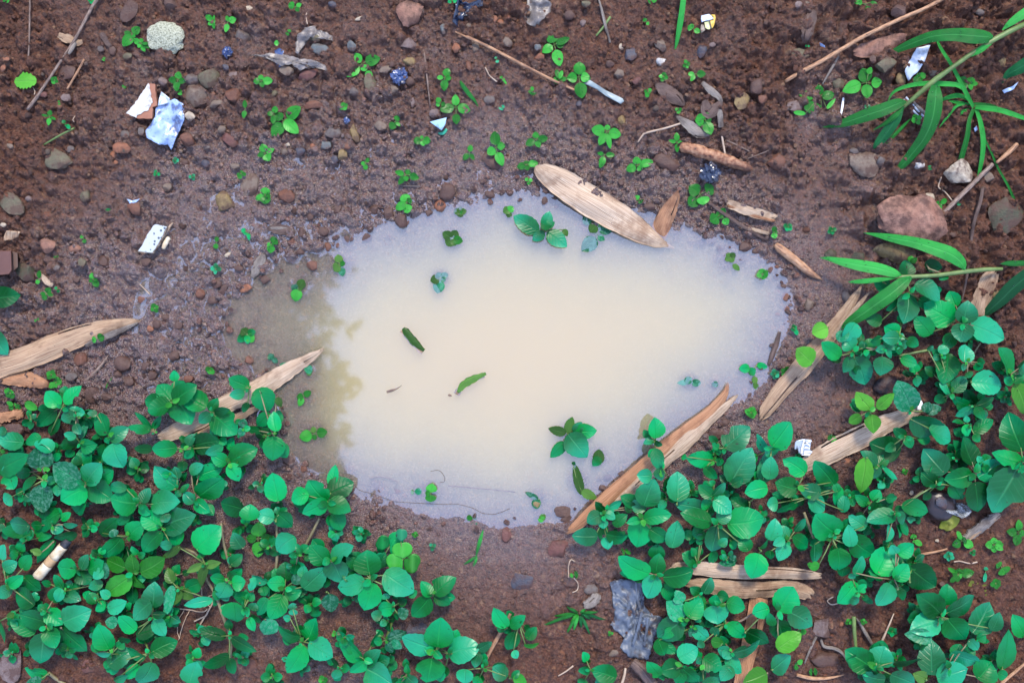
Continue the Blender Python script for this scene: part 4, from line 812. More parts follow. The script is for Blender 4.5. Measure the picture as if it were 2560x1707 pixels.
# ------------------------------------------------------------------ young seedlings
# cell | centre | leaf tips x y width [base x y];  r N = a rosette of N leaves of that radius
SEEDS = """
00|60 8|25 5 32;85 18 36
00|840 8|805 2 30;840 38 36;880 2 34
00|1215 315|1282 250 74 1218 308;1140 300 42;1128 428 92 1212 330;1238 348 32
00|1290 400|1222 362 52;1302 355 36;1268 442 38;1332 478 42;1382 440 36;1360 402 32
00|1960 200|1888 142 52;1966 140 20;1908 228 42;1966 268 32;1975 205 30
00|2092 208|2168 172 62 2105 198;2082 146 32;2070 300 46
00|1630 738|1642 658 58;1548 735 58;1704 752 52;1620 842 62
00|1655 850|1640 820 32;1672 850 30;1650 876 40
00|500 738|r4 42
00|455 1072|462 1012 46;382 1055 22;515 1098 24;446 1155 44
00|600 1140|572 1104 34;645 1180 36;605 1162 20
00|545 945|r2 26
00|2250 1005|2246 918 38;2235 1088 42
00|1610 1472|r4 34
00|955 545|960 528 30;945 560 32
00|1138 800|r3 24
10|362 64|296 42 64;418 38 40;395 108 42
10|300 300|312 272 36;280 325 36
10|215 400|166 398 48
10|45 745|45 686 52;154 745 68;66 804 46;-25 752 62
10|972 590|808 700 118 942 604;898 492 84;1140 535 104 1006 568;1010 655 64;1064 718 64 1012 660
10|250 1108|408 980 114 288 1086;178 1042 84;146 1250 108 242 1138;390 1224 104 262 1110
10|165 1048|182 976 52;102 1042 48;152 1140 48
10|82 1408|58 1322 74;168 1368 48;12 1432 48;122 1480 78
10|808 978|r4 48
10|1278 1115|1308 1064 54;1232 1190 68;1324 1162 32
10|1730 715|1768 630 68;1662 714 38;1794 722 48;1730 838 68
10|1836 990|1830 868 68;1686 1012 88 1816 985;1966 1018 88 1854 980;1842 1144 68 1836 1050
10|1690 952|1662 896 48;1652 968 42;1740 962 38
10|1522 1285|1446 1300 68;1604 1298 68;1520 1246 32;1542 1342 48
10|2202 1355|2190 1206 88;2126 1418 78;2290 1335 74;2266 1526 78 2214 1402
10|1960 1405|1972 1330 48;1902 1468 52;2004 1470 38
10|1006 1502|1034 1452 36;962 1500 36;1006 1560 42
10|2208 550|2196 522 26;2220 580 32
10|2265 725|2240 702 28;2280 740 28;2300 775 20
10|2255 990|2280 972 30;2242 1010 46
10|1800 8|1760 24 36;1845 5 46
11|1375 38|1276 8 48;1412 -8 52;1496 74 64 1412 40;1380 98 48;1306 128 48
20|388 412|350 304 94;276 484 80;486 388 90;528 350 62;440 610 94 402 462
20|614 708|620 570 104;502 722 90;720 718 90;646 904 104 620 762
20|430 738|376 742 62;456 686 46;442 800 48;505 722 42;408 640 42;462 650 36
20|870 1208|730 1188 94;880 1146 52;1000 1244 90;864 1290 54;798 1334 68;902 1368 48
20|222 1282|214 1210 58;330 1270 64;126 1334 68;254 1356 54
20|132 1512|46 1540 64;130 1476 48;240 1498 64;145 1565 48
20|1150 1522|1140 1440 70;1296 1484 74;1050 1566 76;1194 1560 64
20|850 1420|782 1404 34;944 1426 48;806 1544 58
20|1250 842|1280 816 36;1212 838 32;1270 858 28;1230 894 42
20|1682 682|1616 682 42;1780 680 64;1640 748 38
20|1230 206|1212 168 44;1260 228 30
20|1662 272|1614 240 62;1730 298 48;1644 222 34
20|1775 1100|1680 1108 104;1742 1036 94;1808 1145 84;1826 1240 94
20|1515 1310|1510 1216 48;1436 1290 32;1515 1400 48;1566 1306 28
20|1600 592|r4 42
20|1390 705|r4 46
20|1525 1016|r3 38
20|190 845|196 876 58;148 842 30;182 796 30
20|1270 10|1250 20 50;1330 5 50
30|902 762|864 626 112 908 752;1046 752 90 950 766;684 842 110 850 770;906 904 98 905 778;948 618 50 920 680
30|880 40|776 8 54;1006 46 44 940 25;920 112 52 915 60
30|485 870|466 776 74 470 872;280 866 84 425 890;608 862 88 500 895;390 1044 98 380 950;325 925 40 490 985;235 1032 40 345 1045;620 905 36 540 1000
30|1392 714|1366 686 58;1446 680 58;1338 758 64;1412 748 46
30|1850 764|1712 770 112 1835 765;1876 712 68;1930 772 44;1866 830 44
30|1362 1100|r4 56
30|1486 1540|1486 1560 38;1480 1522 30
30|362 425|r2 24
30|912 980|940 972 32;886 985 36
01|2212 25|2228 2 38;2260 36 34;2194 74 42;2176 42 32
01|1436 25|r3 34
01|1766 56|r3 38
01|765 624|744 590 38;782 664 38
01|992 372|990 345 46
01|856 998|840 936 54;816 1016 40;896 994 42;900 1066 58
01|425 1130|462 1074 58;392 1186 58;370 1124 32;490 1142 34
01|352 990|368 980 46;342 1040 38;364 914 38
01|520 1092|508 1064 30;548 1112 32
01|1986 660|1992 606 40;1980 716 44
01|1980 902|1980 846 44;1930 894 44;2036 900 42;1975 952 34
01|2258 562|2216 536 42;2250 590 40;2290 640 34 2280 575
01|1420 1260|r4 48
01|338 1370|r2 24
01|515 790|r2 22
01|890 1545|955 1515 72;842 1556 56
11|82 222|92 154 84;-5 262 58;136 236 54;92 308 90;60 225 30
11|140 675|188 614 90;100 682 42;134 756 68;160 690 30
11|1385 292|1348 218 94;1430 262 58;1360 318 64;1284 356 74;1386 392 90
21|1725 218|1624 140 114 1718 206;1848 142 110 1780 190;1618 320 110 1692 258;1762 312 120 1742 240
21|1910 402|1960 346 64;1878 382 54;1818 468 106 1890 422;1934 440 54;1982 496 64 1945 440
21|150 98|r3 38
21|1168 268|1130 230 50;1190 300 52
21|2300 948|2284 900 64;2244 964 58;2340 982 74;2352 916 42
31|55 566|56 508 52;38 570 26;92 566 26;60 622 54
31|188 518|r4 46
31|586 552|r4 42
31|236 1442|234 1410 36;266 1446 42;222 1470 42;272 1506 38
31|1576 305|1540 290 40;1600 300 40;1640 262 44;1582 342 36;1580 380 36
31|1750 300|1752 320 40;1735 280 24
31|1300 850|1320 780 60;1265 900 56;1370 800 50
02|470 302|r4 52
02|512 372|560 344 78;488 372 58;542 418 64;448 424 54
02|92 470|42 436 58;120 450 64;56 506 48;124 520 58
02|130 590|80 612 52;152 572 42;196 606 58;60 550 40
02|225 558|345 622 76 232 560
02|1930 264|1886 238 48;1944 236 42;1918 298 42;1968 290 40
02|248 1482|212 1484 46;286 1480 44
02|1196 1125|r3 32
02|2232 1175|r4 34
02|1020 350|1012 345 50
02|990 405|975 400 50
12|1605 1395|1618 1300 96;1552 1384 54;1604 1470 96
22|2195 650|r7 62
32|68 296|r5 46
32|165 278|r5 54
32|590 892|552 864 58;630 890 48;612 955 34
32|1258 1190|r4 32
32|280 1050|r4 30
13|948 162|r4 44
13|1462 205|r4 34
13|1618 312|r3 40
13|612 1540|r5 50
13|725 1112|r3 34
13|262 1345|r3 32
13|20 245|28 88 124;164 240 86 45 240;22 412 108;-90 232 80
33|1336 250|1330 200 58;1415 305 48;1348 280 32
33|1780 265|1692 306 78;1822 248 68;1886 312 74;1742 212 54;1738 172 38
33|2072 296|1994 300 68;2070 230 58;2162 296 74;2076 370 58;2160 345 50
33|2300 188|2300 66 66;2190 174 74;2355 200 64;2275 306 74
33|2140 500|2100 470 70;2185 565 112
33|1750 570|1652 508 38;1766 514 78;1894 546 78;1672 640 42;1734 640 40;1780 600 46;1690 570 34
33|1998 540|2002 500 40;1985 640 34
33|290 1100|268 1092 50;354 1088 50;312 1130 34
33|268 1400|314 1350 48;244 1396 54;250 1444 42
33|412 1462|376 1464 64;456 1460 60
33|742 1002|r4 36
33|878 1002|r4 34
33|1140 1092|r5 48
33|2090 652|r7 52
33|1665 400|r5 50
33|1880 372|r3 34
23|566 572|608 565 62;530 585 40
23|902 1112|r3 30
23|1032 352|1006 366 62;1066 350 38;1090 380 30
"""
rs = random.Random(23)
def seedling(c, leaves, m0='bright'):
    g = gz(c[0], c[1], 5)*1000; hp = max(g, 0.2)+2.2+rs.uniform(0, 2.2); p = empty('seedling', c[0], c[1], g*0.001); ch = [[(c[0], c[1], g-1.5, 1.3), (c[0], c[1], hp, 1.0)]]
    tone = rs.choice(['bright', 'bright', 'bright', 'green', 'teal']) if m0 == 'bright' and max(l[1] for l in leaves) < 13 else m0
    for i, (tip, w, b) in enumerate(leaves):
        f = 0.16 if b is None else 0.0
        B = (c[0]+(tip[0]-c[0])*f, c[1]+(tip[1]-c[1])*f) if b is None else b
        zb = hp+rs.uniform(-0.5, 0.7)+0.25*i; L = math.hypot(tip[0]-B[0], tip[1]-B[1])
        o = leaf(p, (B[0], B[1], zb), (tip[0], tip[1], zb+rs.uniform(-0.08, 0.12)*L*0.3125), w*1.08, M[tone], kind=rs.choice(['ovate', 'oval', 'round'] if w < 12 else ['ovate', 'oval']), fold=rs.uniform(0.0, 0.2), arch=rs.uniform(-0.03, 0.06), roll=rs.gauss(0, 0.12), rows=9, cols=4, rg=rs)
        if o and w > 14: droplets(o, rs.randint(3, 8), rs)
        ch.append([(c[0], c[1], hp-0.4, 1.0), (B[0], B[1], zb-0.1, 0.8)])
    tubes('stem', ch, M['stem'], p, 5)
    tag(p, None, 'seedling', 'young seedlings sprouting from the mud')
    n = len(leaves); size = 'tiny' if max(math.hypot(l[0][0]-c[0], l[0][1]-c[1]) for l in leaves) < 14 else 'small'
    AUTO.append((p, '%s %s-leaved seedling' % (size, NUM[min(n, 9)]) if n > 1 else '%s single-leaf seedling' % size, c[0], c[1])); return p
for ln in SEEDS.strip().splitlines():
    t, c, ls = ln.split('|'); c = TP(t, *map(float, c.split())); out = []
    if ls[0] == 'r':
        n, rad = ls[1:].split(); n = int(n); rad = float(rad)/ZF; a0 = rs.uniform(0, 6)
        for i in range(n):
            a = a0+i*2*math.pi/n+rs.uniform(-0.25, 0.25); q = rad*rs.uniform(0.8, 1.1); out.append(((c[0]+q*math.cos(a), c[1]+q*math.sin(a)), rad*rs.uniform(0.75, 0.95), None))
    else:
        for q in ls.split(';'):
            a = list(map(float, q.split())); out.append((TP(t, a[0], a[1]), a[2]/ZF, TP(t, a[3], a[4]) if len(a) > 4 else None))
    seedling(c, out)

# ------------------------------------------------------------------ plants standing in the puddle, drowned under a thin skin of water
WET_PLANTS = """
21|285 545|15 415 160 242 560 4 t;345 372 112 300 520 7 t;312 455 92 305 545 9 g;190 640 98 295 560 5 t;505 700 152 330 560 3 t;392 470 60 320 520 5 d;510 600 60 470 540 0.4 o
22|515 850|555 690 92 505 835 0.6 o;332 795 92 495 838 0.5 o;780 815 150 575 832 1.2 g;690 1062 224 515 850 3.5 t;352 1062 112 488 925 0.8 d;640 735 100 575 840 0.8 t
22|795 1060|800 985 110 790 1120 -0.8 o;740 1140 90 810 1060 0.3 g
22|600 1290|570 1110 88 640 1400 -0.6 o;780 1440 90 640 1370 0.2 o;575 1100 40 560 1130 0.3 d
11|1870 378|1815 375 62 1870 378 -0.3 o;1880 330 50 1870 370 -0.3 o;1935 372 58 1880 375 -0.4 o;1882 428 60 1872 385 -0.4 o;1900 390 40 1870 380 0.3 b
11|1800 622|1712 565 92 1792 615 -0.8 o;1845 548 84 1805 612 -0.7 o;1900 650 84 1812 628 -0.6 b;1752 690 96 1795 632 -0.8 o;1830 690 60 1800 630 -0.5 o
11|760 858|752 768 78 764 840 0.5 o;705 880 62 755 862 -0.3 o;720 925 78 762 870 0.2 o;820 850 60 770 850 0.4 b;798 968 70 780 890 -0.5 w
11|388 1078|440 1000 88 395 1068 -0.4 o;318 1060 70 382 1078 -1.0 w;360 1200 108 385 1090 -0.6 b;430 1090 50 390 1075 -0.4 o
11|1690 985|1660 935 60 1690 975 -1.4 w;1765 950 62 1700 972 -1.5 w;1600 1010 90 1680 990 -1.6 o;1740 1010 52 1700 990 -1.2 w;1665 1125 110 1690 1010 -1.6 w
11|2318 360|2270 385 80 2330 350 -0.2 o;2360 330 70 2320 370 0.3 b;2310 430 60 2330 380 -0.3 o
21|762 480|715 420 68 770 470 -0.3 o;850 500 72 785 480 -0.2 b;715 565 98 770 500 0.4 o;672 395 84 700 500 -1.0 w;915 560 92 800 530 -1.2 w;640 740 140 770 620 -1.2 w;850 640 60 790 600 -0.9 w
21|2008 795|1965 760 56 2005 790 0.3 o;2050 760 60 2010 790 0.5 o;2030 840 56 2010 800 0.4 o;1955 820 54 2000 800 0.2 o;2090 915 50 2030 860 -0.4 o
22|2215 265|2085 250 86 2180 240 0.8 g;2235 250 84 2175 290 1.0 g;2345 235 62 2250 210 1.2 g;2235 400 54 2225 320 0.5 o;2270 450 50 2220 380 -0.3 o
22|1640 370|1515 380 50 1610 372 -1.2 w;1650 330 70 1590 375 -1.3 w;1735 380 70 1650 375 -1.2 w
22|1862 390|1832 395 56 1892 385 -1.0 w
01|2268 1500|2215 1450 88 2262 1495 0.3 o;2345 1470 70 2275 1495 0.4 g;2180 1568 86 2255 1505 0.2 g;2330 1568 90 2272 1510 0.3 b;2275 1590 60 2268 1510 0.4 g
12|435 505|505 455 62 440 495 -0.5 b;372 505 72 432 508 -0.6 b;392 590 60 430 515 -0.5 b
12|530 845|655 825 96 560 840 -0.6 b;398 880 110 510 850 0.2 b;525 780 60 530 835 -0.5 o;545 900 50 530 855 -0.5 b
12|1500 1375|1455 1370 62 1520 1375 -0.8 w;1420 1380 50 1450 1378 -1.0 o
12|140 150|118 110 66 150 160 -0.6 w;200 190 50 150 155 -0.8 w
12|260 230|220 205 90 310 255 -0.2 w
12|480 270|440 250 80 520 260 -1.0 w;500 310 50 480 275 -1.0 o
22|255 1440|120 1380 50 240 1440 -0.6 w;260 1460 90 190 1510 0.2 w;210 1530 60 250 1450 -0.3 o
23|268 60|300 20 50 268 55 0.3 b;255 90 52 268 62 0.3 b;250 40 90 300 70 -0.2 o
13|1960 48|1990 60 52 1935 45 0.4 b;2020 75 50 1995 60 -0.3 o;2010 125 54 2000 90 -0.3 w
"""
rw = random.Random(5); GT = dict(TINT, g='green')
for ln in WET_PLANTS.strip().splitlines():
    t, c, ls = ln.split('|'); c = TP(t, *map(float, c.split())); g = gz(c[0], c[1], 5)*1000; p = empty('puddle_plant', c[0], c[1], g*0.001); ch = []; n = 0; hi = -9
    for q in ls.split(';'):
        a = q.split(); tint = a.pop(); a = list(map(float, a)); tip = TP(t, a[0], a[1]); B = TP(t, a[3], a[4]); z = a[5]*(0.3 if a[5] < 0 else 1.0)+0.3; hi = max(hi, z); n += 1
        leaf(p, (B[0], B[1], z), (tip[0], tip[1], z+rw.uniform(-0.6, 0.5)), a[2]/ZF, M[GT[tint]], kind=rw.choice(['ovate', 'oval']), fold=rw.uniform(0, 0.12), arch=rw.uniform(-0.02, 0.05), roll=rw.gauss(0, 0.06), teeth=0.03, rows=11, cols=4, rg=rw)
        ch.append([(c[0], c[1], min(g, -1)-0.5, 1.6), (c[0], c[1], z-0.8, 1.4), (B[0], B[1], z-0.2, 1.0)])
    tubes('stem', ch, M['stem'], p, 5)
    tag(p, None, 'water plant', 'weeds standing in the puddle')
    AUTO.append((p, ('%s-leaved weed in the water' if hi > 2 else '%s-leaved drowned weed') % NUM[min(n, 9)], c[0], c[1]))

# ------------------------------------------------------------------ stones
# cell | x y  width height  angle  kind [height ratio]
STONES = """
00|1920 722 172 192 20 olive;1762 738 122 108 -35 grey;1800 892 192 212 10 tan;2150 880 142 130 0 rust;2120 1292 172 122 15 red;1720 1282 142 118 35 rust;1120 1362 162 104 8 orange;1050 1426 82 58 30 orange
00|1070 1492 46 40 0 orange;540 1470 242 182 15 olive .35;2142 702 88 86 0 pink;2232 345 122 168 -20 grey;1570 42 124 112 0 brown;1420 512 62 82 0 brown;1745 1072 92 82 40 cream;2036 1192 72 82 60 tan;2076 626 62 62 0 slate;2300 82 84 52 5 cream
00|400 872 72 56 0 red;612 902 84 72 0 pink;52 545 82 52 10 orange;1152 1242 92 94 0 grey;1890 1502 88 72 30 slate;1982 952 122 72 -20 tan;1032 472 82 82 0 brown;1190 110 132 210 20 brown .4;620 672 162 132 0 brown .4;1490 755 90 90 20 pink;2090 485 92 84 0 slate
00|650 1375 70 70 0 grey;1300 1210 60 80 0 grey;930 455 60 60 0 grey;1170 520 90 70 0 olive;90 1345 70 60 0 tan;30 630 45 70 20 orange;1900 1355 60 40 0 grey;1690 1490 90 70 0 brown;2160 1530 90 60 0 tan
10|1400 120 242 264 15 terra .45;1400 412 152 112 -8 pink;1410 570 122 86 20 ochre;1190 642 122 78 0 tan;1416 752 88 82 0 brown;1050 772 104 204 -8 olive;900 842 82 80 0 grey;876 422 82 112 -10 teal;592 462 172 102 15 teal;280 656 132 92 15 tan
10|482 692 192 112 -12 red;530 966 182 82 5 rust;1146 1156 122 102 0 tan;712 1222 152 104 10 grey;902 1230 78 172 -18 ochre;646 1336 96 82 0 teal;802 1420 88 112 15 ochre;406 1390 92 78 20 slate;716 1472 78 92 20 slate;1836 440 76 102 -12 orange
10|2016 440 76 112 10 tan;2246 206 62 56 0 orange;2196 182 36 74 10 orange;966 172 122 46 -15 cream;700 42 82 62 20 slate;2312 392 92 102 0 tan;2142 922 104 82 0 grey;1640 1042 104 82 0 pink;2172 1472 204 172 10 brown .5;1262 832 92 92 0 tan;540 355 95 70 0 olive
10|1250 590 60 60 0 brown;290 1330 52 46 0 cream;265 1395 70 60 0 tan;520 1345 48 56 0 orange;840 1350 60 60 0 rust;1440 945 40 100 0 pink;1955 610 54 90 0 rust;170 860 60 60 0 olive;1715 270 50 100 0 teal;1955 240 45 45 0 tan
20|236 440 62 62 0 teal;250 522 92 76 0 orange;1366 570 94 78 20 white;1740 476 86 124 15 slate;1092 500 112 122 0 slate .4;1362 424 112 112 0 tan;1010 1115 72 116 -10 ochre;2110 932 142 158 0 ochre .5;2250 792 122 158 20 brown;1142 746 82 72 0 red
20|980 682 92 96 0 tan;1002 432 42 64 0 cream;612 952 56 56 0 slate;680 42 84 64 0 olive;1422 1492 252 136 15 brown .35;530 140 92 92 0 brown;650 220 62 66 0 pink;1840 415 60 50 0 pink;900 590 80 70 0 brown;2300 920 90 80 0 rust
30|1080 602 192 142 0 olive;1216 732 92 124 0 ochre;640 782 112 112 0 olive;240 982 152 104 0 pink;790 1392 92 72 0 grey;1036 1482 76 86 0 grey;880 1500 300 250 10 tan .35;80 1482 172 152 10 rust .4;1386 1512 100 98 30 white;350 40 62 64 0 tan
30|2142 582 82 92 0 ochre;1942 116 84 62 20 grey;1200 112 134 124 0 brown;1150 575 58 70 0 rust;960 545 60 80 0 brown;2200 620 40 60 0 ochre;1520 680 80 60 0 tan;300 500 170 110 0 olive .35;280 50 70 70 0 pink
31|1150 745 400 210 5 ochre .5;1462 250 136 92 -10 cream;572 762 112 92 0 moss;822 792 134 92 0 moss;2082 1132 82 112 10 ochre;2190 420 330 380 0 moss .35;2010 60 110 100 0 tan;1690 590 80 60 0 brown;1640 740 120 80 0 brown;720 1160 120 140 20 grey;380 1230 90 110 0 tan
01|110 302 240 200 10 olive .35;332 552 96 112 0 brown;1242 342 142 122 20 rust;2050 282 154 172 -25 ochre;2290 132 182 222 10 tan .45;760 842 72 84 0 olive;232 930 164 184 0 moss .45;1302 1182 72 84 0 rust;1842 1132 88 102 0 rust;1996 1032 92 104 0 brown
01|2110 772 92 52 -5 cream;430 692 152 132 0 terra .35;690 712 122 72 0 terra .4;1384 1452 62 62 0 orange;782 232 92 116 0 olive;520 890 66 52 0 grey;1540 155 80 80 0 tan;270 260 70 60 0 pink;30 500 52 46 0 cream;1950 1190 90 70 10 brown
01|1440 1410 80 80 0 brown;1640 1420 76 70 0 brown;1520 1345 84 60 0 brown;2060 1080 60 110 15 brown;2190 890 88 60 10 brown;1350 840 90 80 0 brown;960 830 120 90 30 brown;700 1000 70 60 0 brown
11|282 232 164 122 15 rust;1692 322 108 112 0 orange;1756 200 142 158 10 brown;1086 360 104 82 0 brown;512 872 104 92 0 rust;2150 222 78 66 0 brown;1220 392 100 110 15 brown;1330 460 110 130 0 brown;620 560 100 92 0 brown;420 570 70 100 -15 brown
11|1020 612 90 84 0 brown;830 640 92 84 0 brown;660 700 70 90 0 rust;400 740 84 60 0 brown;90 1000 90 84 0 brown;755 355 80 90 0 brown;1590 390 70 60 0 brown;500 420 70 70 0 brown;2120 215 50 60 0 brown
21|380 270 88 74 10 brown;300 280 60 80 0 brown;410 330 50 44 0 rust;1260 330 100 70 0 brown;2230 740 60 54 0 brown;2140 700 110 90 0 brown;1910 715 74 60 0 brown;1000 110 60 60 0 brown;310 180 60 60 0 brown
31|160 1160 70 84 -20 rust;170 1270 60 72 10 rust;90 1320 56 40 0 rust;70 980 54 46 0 brown;130 1060 100 80 0 brown;80 880 46 40 0 rust
02|740 158 116 122 0 rust;1130 205 154 158 0 brown;980 506 104 64 0 brown;850 492 132 150 0 brown .5;1732 342 84 62 0 rust;1190 360 92 90 0 brown;1410 310 80 90 0 brown;1080 300 80 80 0 brown;660 320 110 90 10 grey;2290 170 92 84 0 rust
02|1600 130 90 90 0 brown;1340 220 70 100 15 brown;1880 1050 80 60 0 brown;130 810 180 110 0 brown .35
12|440 1160 62 72 0 rust;300 1090 120 90 15 brown;1300 1375 60 50 0 rust
22|880 1250 92 76 0 brown;840 1350 96 72 10 brown;1000 1210 72 60 0 brown;800 1270 60 60 0 brown;700 1480 62 66 0 brown;2180 490 48 46 0 brown;1960 740 84 72 0 brown;1870 850 140 110 0 brown;230 1490 86 74 0 ochre;460 1560 150 120 10 brown
13|2302 205 92 146 10 red;1480 1075 204 122 0 slate .3;150 1512 104 62 10 slate .4;1130 960 160 110 0 brown .3
23|932 1292 92 66 -10 tan;722 712 132 104 0 grey .45;422 332 182 152 0 red .5;500 60 130 90 20 brown;90 640 200 150 10 slate .3
33|492 1052 164 172 0 pink .6;520 1362 252 142 0 brown .4;675 1025 48 46 0 orange;1550 260 36 30 0 cream;1600 660 60 60 0 brown
03|100 1402 200 332 8 pink .4;2310 1400 100 160 0 rust .35;820 1410 130 120 0 red .3
32|720 1100 60 60 0 orange .3;1315 1385 40 44 0 cream;1060 425 236 170 0 black
"""
KW = dict(grey='grey', tan='tan', brown='dark brown', rust='rust-brown', orange='orange', red='reddish', ochre='ochre', cream='cream', white='white', slate='slate-blue', teal='blue-grey', olive='olive-grey', black='black', moss='mossy', terra='terracotta', pink='pinkish-grey')
sid = 100
for ln in STONES.strip().splitlines():
    t, ls = ln.split('|')
    for q in ls.split(';'):
        a = q.split(); sid += 1; x, y = TP(t, float(a[0]), float(a[1])); w, h, an = float(a[2])/ZF, float(a[3])/ZF, float(a[4]); kd = a[5]; tall = float(a[6]) if len(a) > 6 else 0.7
        if kd == 'black': continue
        rough = kd in ('terra', 'olive', 'moss', 'ochre', 'tan', 'red')
        o = stone('stone', x, y, w*1.02, h*1.02, an, M['rock_'+kd], sid, sub=3 if max(w, h) > 26 else 2, tall=tall, sunk=0.42 if tall > 0.5 else 0.5, cuts=14 if rough else 9, lump=0.3 if rough else 0.16)
        tag(o, None, 'stone', 'stones lying in the mud'); big = max(w, h); size = 'large' if big > 45 else ('' if big > 26 else 'small')
        AUTO.append((o, ('%s %s stone' % (size, KW[kd])).strip(), x, y))
x, y = TP('32', 1062, 400); o = stone('pebble', x, y, 64, 46, -20, M['rock_black'], 77, sub=4, tall=0.75, sunk=0.2, cuts=2, lump=0.12); tag(o, 'black smooth pear-shaped pebble under the yellow-green weed', 'pebble')
x, y = TP('00', 1530, 355); o = stone('concrete_lump', x, y, 94, 80, 12, M['concrete'], 84, sub=4, tall=0.42, sunk=0.25, cuts=1, lump=0.30); tag(o, 'large pale grey-green speckled lump of concrete', 'concrete lump')
x, y = TP('31', 1280, 450); o = stone('earth_chunk', x, y, 186, 122, 8, M['rock_terra'], 93, sub=4, tall=0.5, sunk=0.1, cuts=16, lump=0.35); tag(o, 'big red-brown crumbly chunk of earth beside the grass', 'clod')
x, y = TP('31', 1725, 10); o = stone('stone', x, y, 72, 62, 5, M['rock_cream'], 95, sub=4, tall=0.7, sunk=0.2, cuts=14, lump=0.2); tag(o, 'large cream-yellow angular stone under a long grass blade', 'stone', 'stones lying in the mud')

# small pebbles that nothing tells apart, and the loose crumbs nobody could count
rb = random.Random(99); PB = []; PBW = []
for k in range(14):
    v, f = rock_verts(2, 500+k, 7, 0.18); ext = v.max(0)-v.min(0); v = (v-(v.max(0)+v.min(0))/2)/ext*2
    v = v*np.array([1, rb.uniform(0.65, 1.0), rb.uniform(0.5, 0.75)]); me = bpy.data.meshes.new('pebble'); me.from_pydata(v.tolist(), [], f); me.update()
    me.polygons.foreach_set('use_smooth', np.ones(len(me.polygons), bool)); mw = me.copy(); me.materials.append(M['rock_'+rb.choice(['brown', 'brown', 'brown', 'brown', 'brown', 'rust', 'tan'])]); PB.append(me); mw.name = 'mud_clod'; mw.materials.append(M['wetmud']); PBW.append(mw)
n = 0; _px = np.array([rb.uniform(330, 2010) for _ in range(9000)]); _py = np.array([rb.uniform(440, 1340) for _ in range(9000)]); _sd = poly_sd(_px, _py, SHORE); SHOREPTS = []
for x, y, d in zip(_px, _py, _sd):                    # rounded clods standing in the shallow rim of the puddle
    if -34 < d < 46 and (x < 1000 or y < 640 or x > 1850 or rb.random() < 0.25) and not (x > 1330 and x < 1700 and y < 640) and all((x-u)**2+(y-v)**2 > 260 for u, v in SHOREPTS): SHOREPTS.append((float(x), float(y)))
rb.shuffle(SHOREPTS); SHOREPTS = SHOREPTS[:150]
while n < 260:
    shore = n < len(SHOREPTS)
    x, y = SHOREPTS[n] if shore else (rb.uniform(10, 2550), rb.uniform(10, 1690))
    if not shore and y > 950 and (x < 900 or x > 1500 or y > 1330) and rb.random() < 0.9: continue
    j = int((y-G0)/GS)+_iy0; i = int((x-G0)/GS)+_ix0
    if not shore and BASEH[j, i] < -0.9: continue
    r = rb.uniform(4.5, 11)*(1.0 if rb.random() < 0.5 else 0.75) if shore else rb.uniform(5, 9.5)*(1.1 if rb.random() < 0.2 else 0.85)
    o = bpy.data.objects.new('mud_clod' if shore else 'pebble', rb.choice(PBW if shore else PB)); col.objects.link(o)
    o.location = at(x, y, (max(gz(x, y, 4), -0.0011)+r*S*0.22 if shore else gz(x, y, 4)+r*S*0.1)); o.rotation_euler = (rb.uniform(-.4, .4), rb.uniform(-.4, .4), rb.uniform(0, 6.28)); o.scale = (r*S, r*S, r*S*(1.35 if shore else 1.0))
    if shore: tag(o, None, 'mud clod', 'mud clods along the waterline'); AUTO.append((o, 'wet rounded mud clod', x, y))
    else: tag(o, 'tiny round pebble or clod half sunk in the wet soil', 'pebble', 'tiny pebbles scattered over the soil')
    n += 1
def crumbs():
    rg = np.random.RandomState(4); v0, f0 = ICO[1]; f0 = np.array(f0); N = 13000
    x = rg.uniform(-100, 2660, N*3); y = rg.uniform(-100, 1810, N*3); j = ((y-G0)/GS).astype(int)+_iy0; i = ((x-G0)/GS).astype(int)+_ix0
    ok = (BASEH[j, i] > -0.95) & (rg.rand(N*3) < np.clip(CLOD[j, i], 0.15, 1)); x, y, j, i = [q[ok][:N] for q in (x, y, j, i)]; n = len(x)
    r = (1.9+5.5*rg.rand(n)**2.8)*S; g = Z[j, i]*0.001
    a = rg.uniform(0, 6.28, n); V = v0[None]*(1+0.55*(rg.rand(n, len(v0), 1)-0.5)); V = V*np.stack([np.ones(n), rg.uniform(.65, 1, n), rg.uniform(.5, .8, n)], -1)[:, None]
    X = V[..., 0]*np.cos(a)[:, None]-V[..., 1]*np.sin(a)[:, None]; Y = V[..., 0]*np.sin(a)[:, None]+V[..., 1]*np.cos(a)[:, None]
    co = np.stack([X*r[:, None]+((x-CX)*S)[:, None], Y*r[:, None]-((y-CY)*S)[:, None], V[..., 2]*r[:, None]+(g+r*0.25)[:, None]], -1).reshape(-1, 3)
    fa = (f0[None]+(np.arange(n)*len(v0))[:, None, None]).reshape(-1, 3)
    me = bpy.data.meshes.new('soil_crumbs'); me.vertices.add(len(co)); me.vertices.foreach_set('co', co.astype(np.float32).ravel()); me.loops.add(len(fa)*3); me.loops.foreach_set('vertex_index', fa.astype(np.int32).ravel())
    me.polygons.add(len(fa)); me.polygons.foreach_set('loop_start', np.arange(0, len(fa)*3, 3, dtype=np.int32)); me.update(calc_edges=True); me.polygons.foreach_set('use_smooth', np.ones(len(fa), bool)); me.materials.append(M['soil'])
    for nm, arr in (('clod', 0.25+0.75*rg.rand(n)), ('wet', WET[j, i])):
        q = me.attributes.new(nm, 'FLOAT', 'POINT'); q.data.foreach_set('value', np.repeat(arr, len(v0)).astype(np.float32))
    o = bpy.data.objects.new('soil_crumbs', me); col.objects.link(o); tag(o, 'loose crumbs of wet brown soil', 'soil', None, 'stuff')
crumbs()

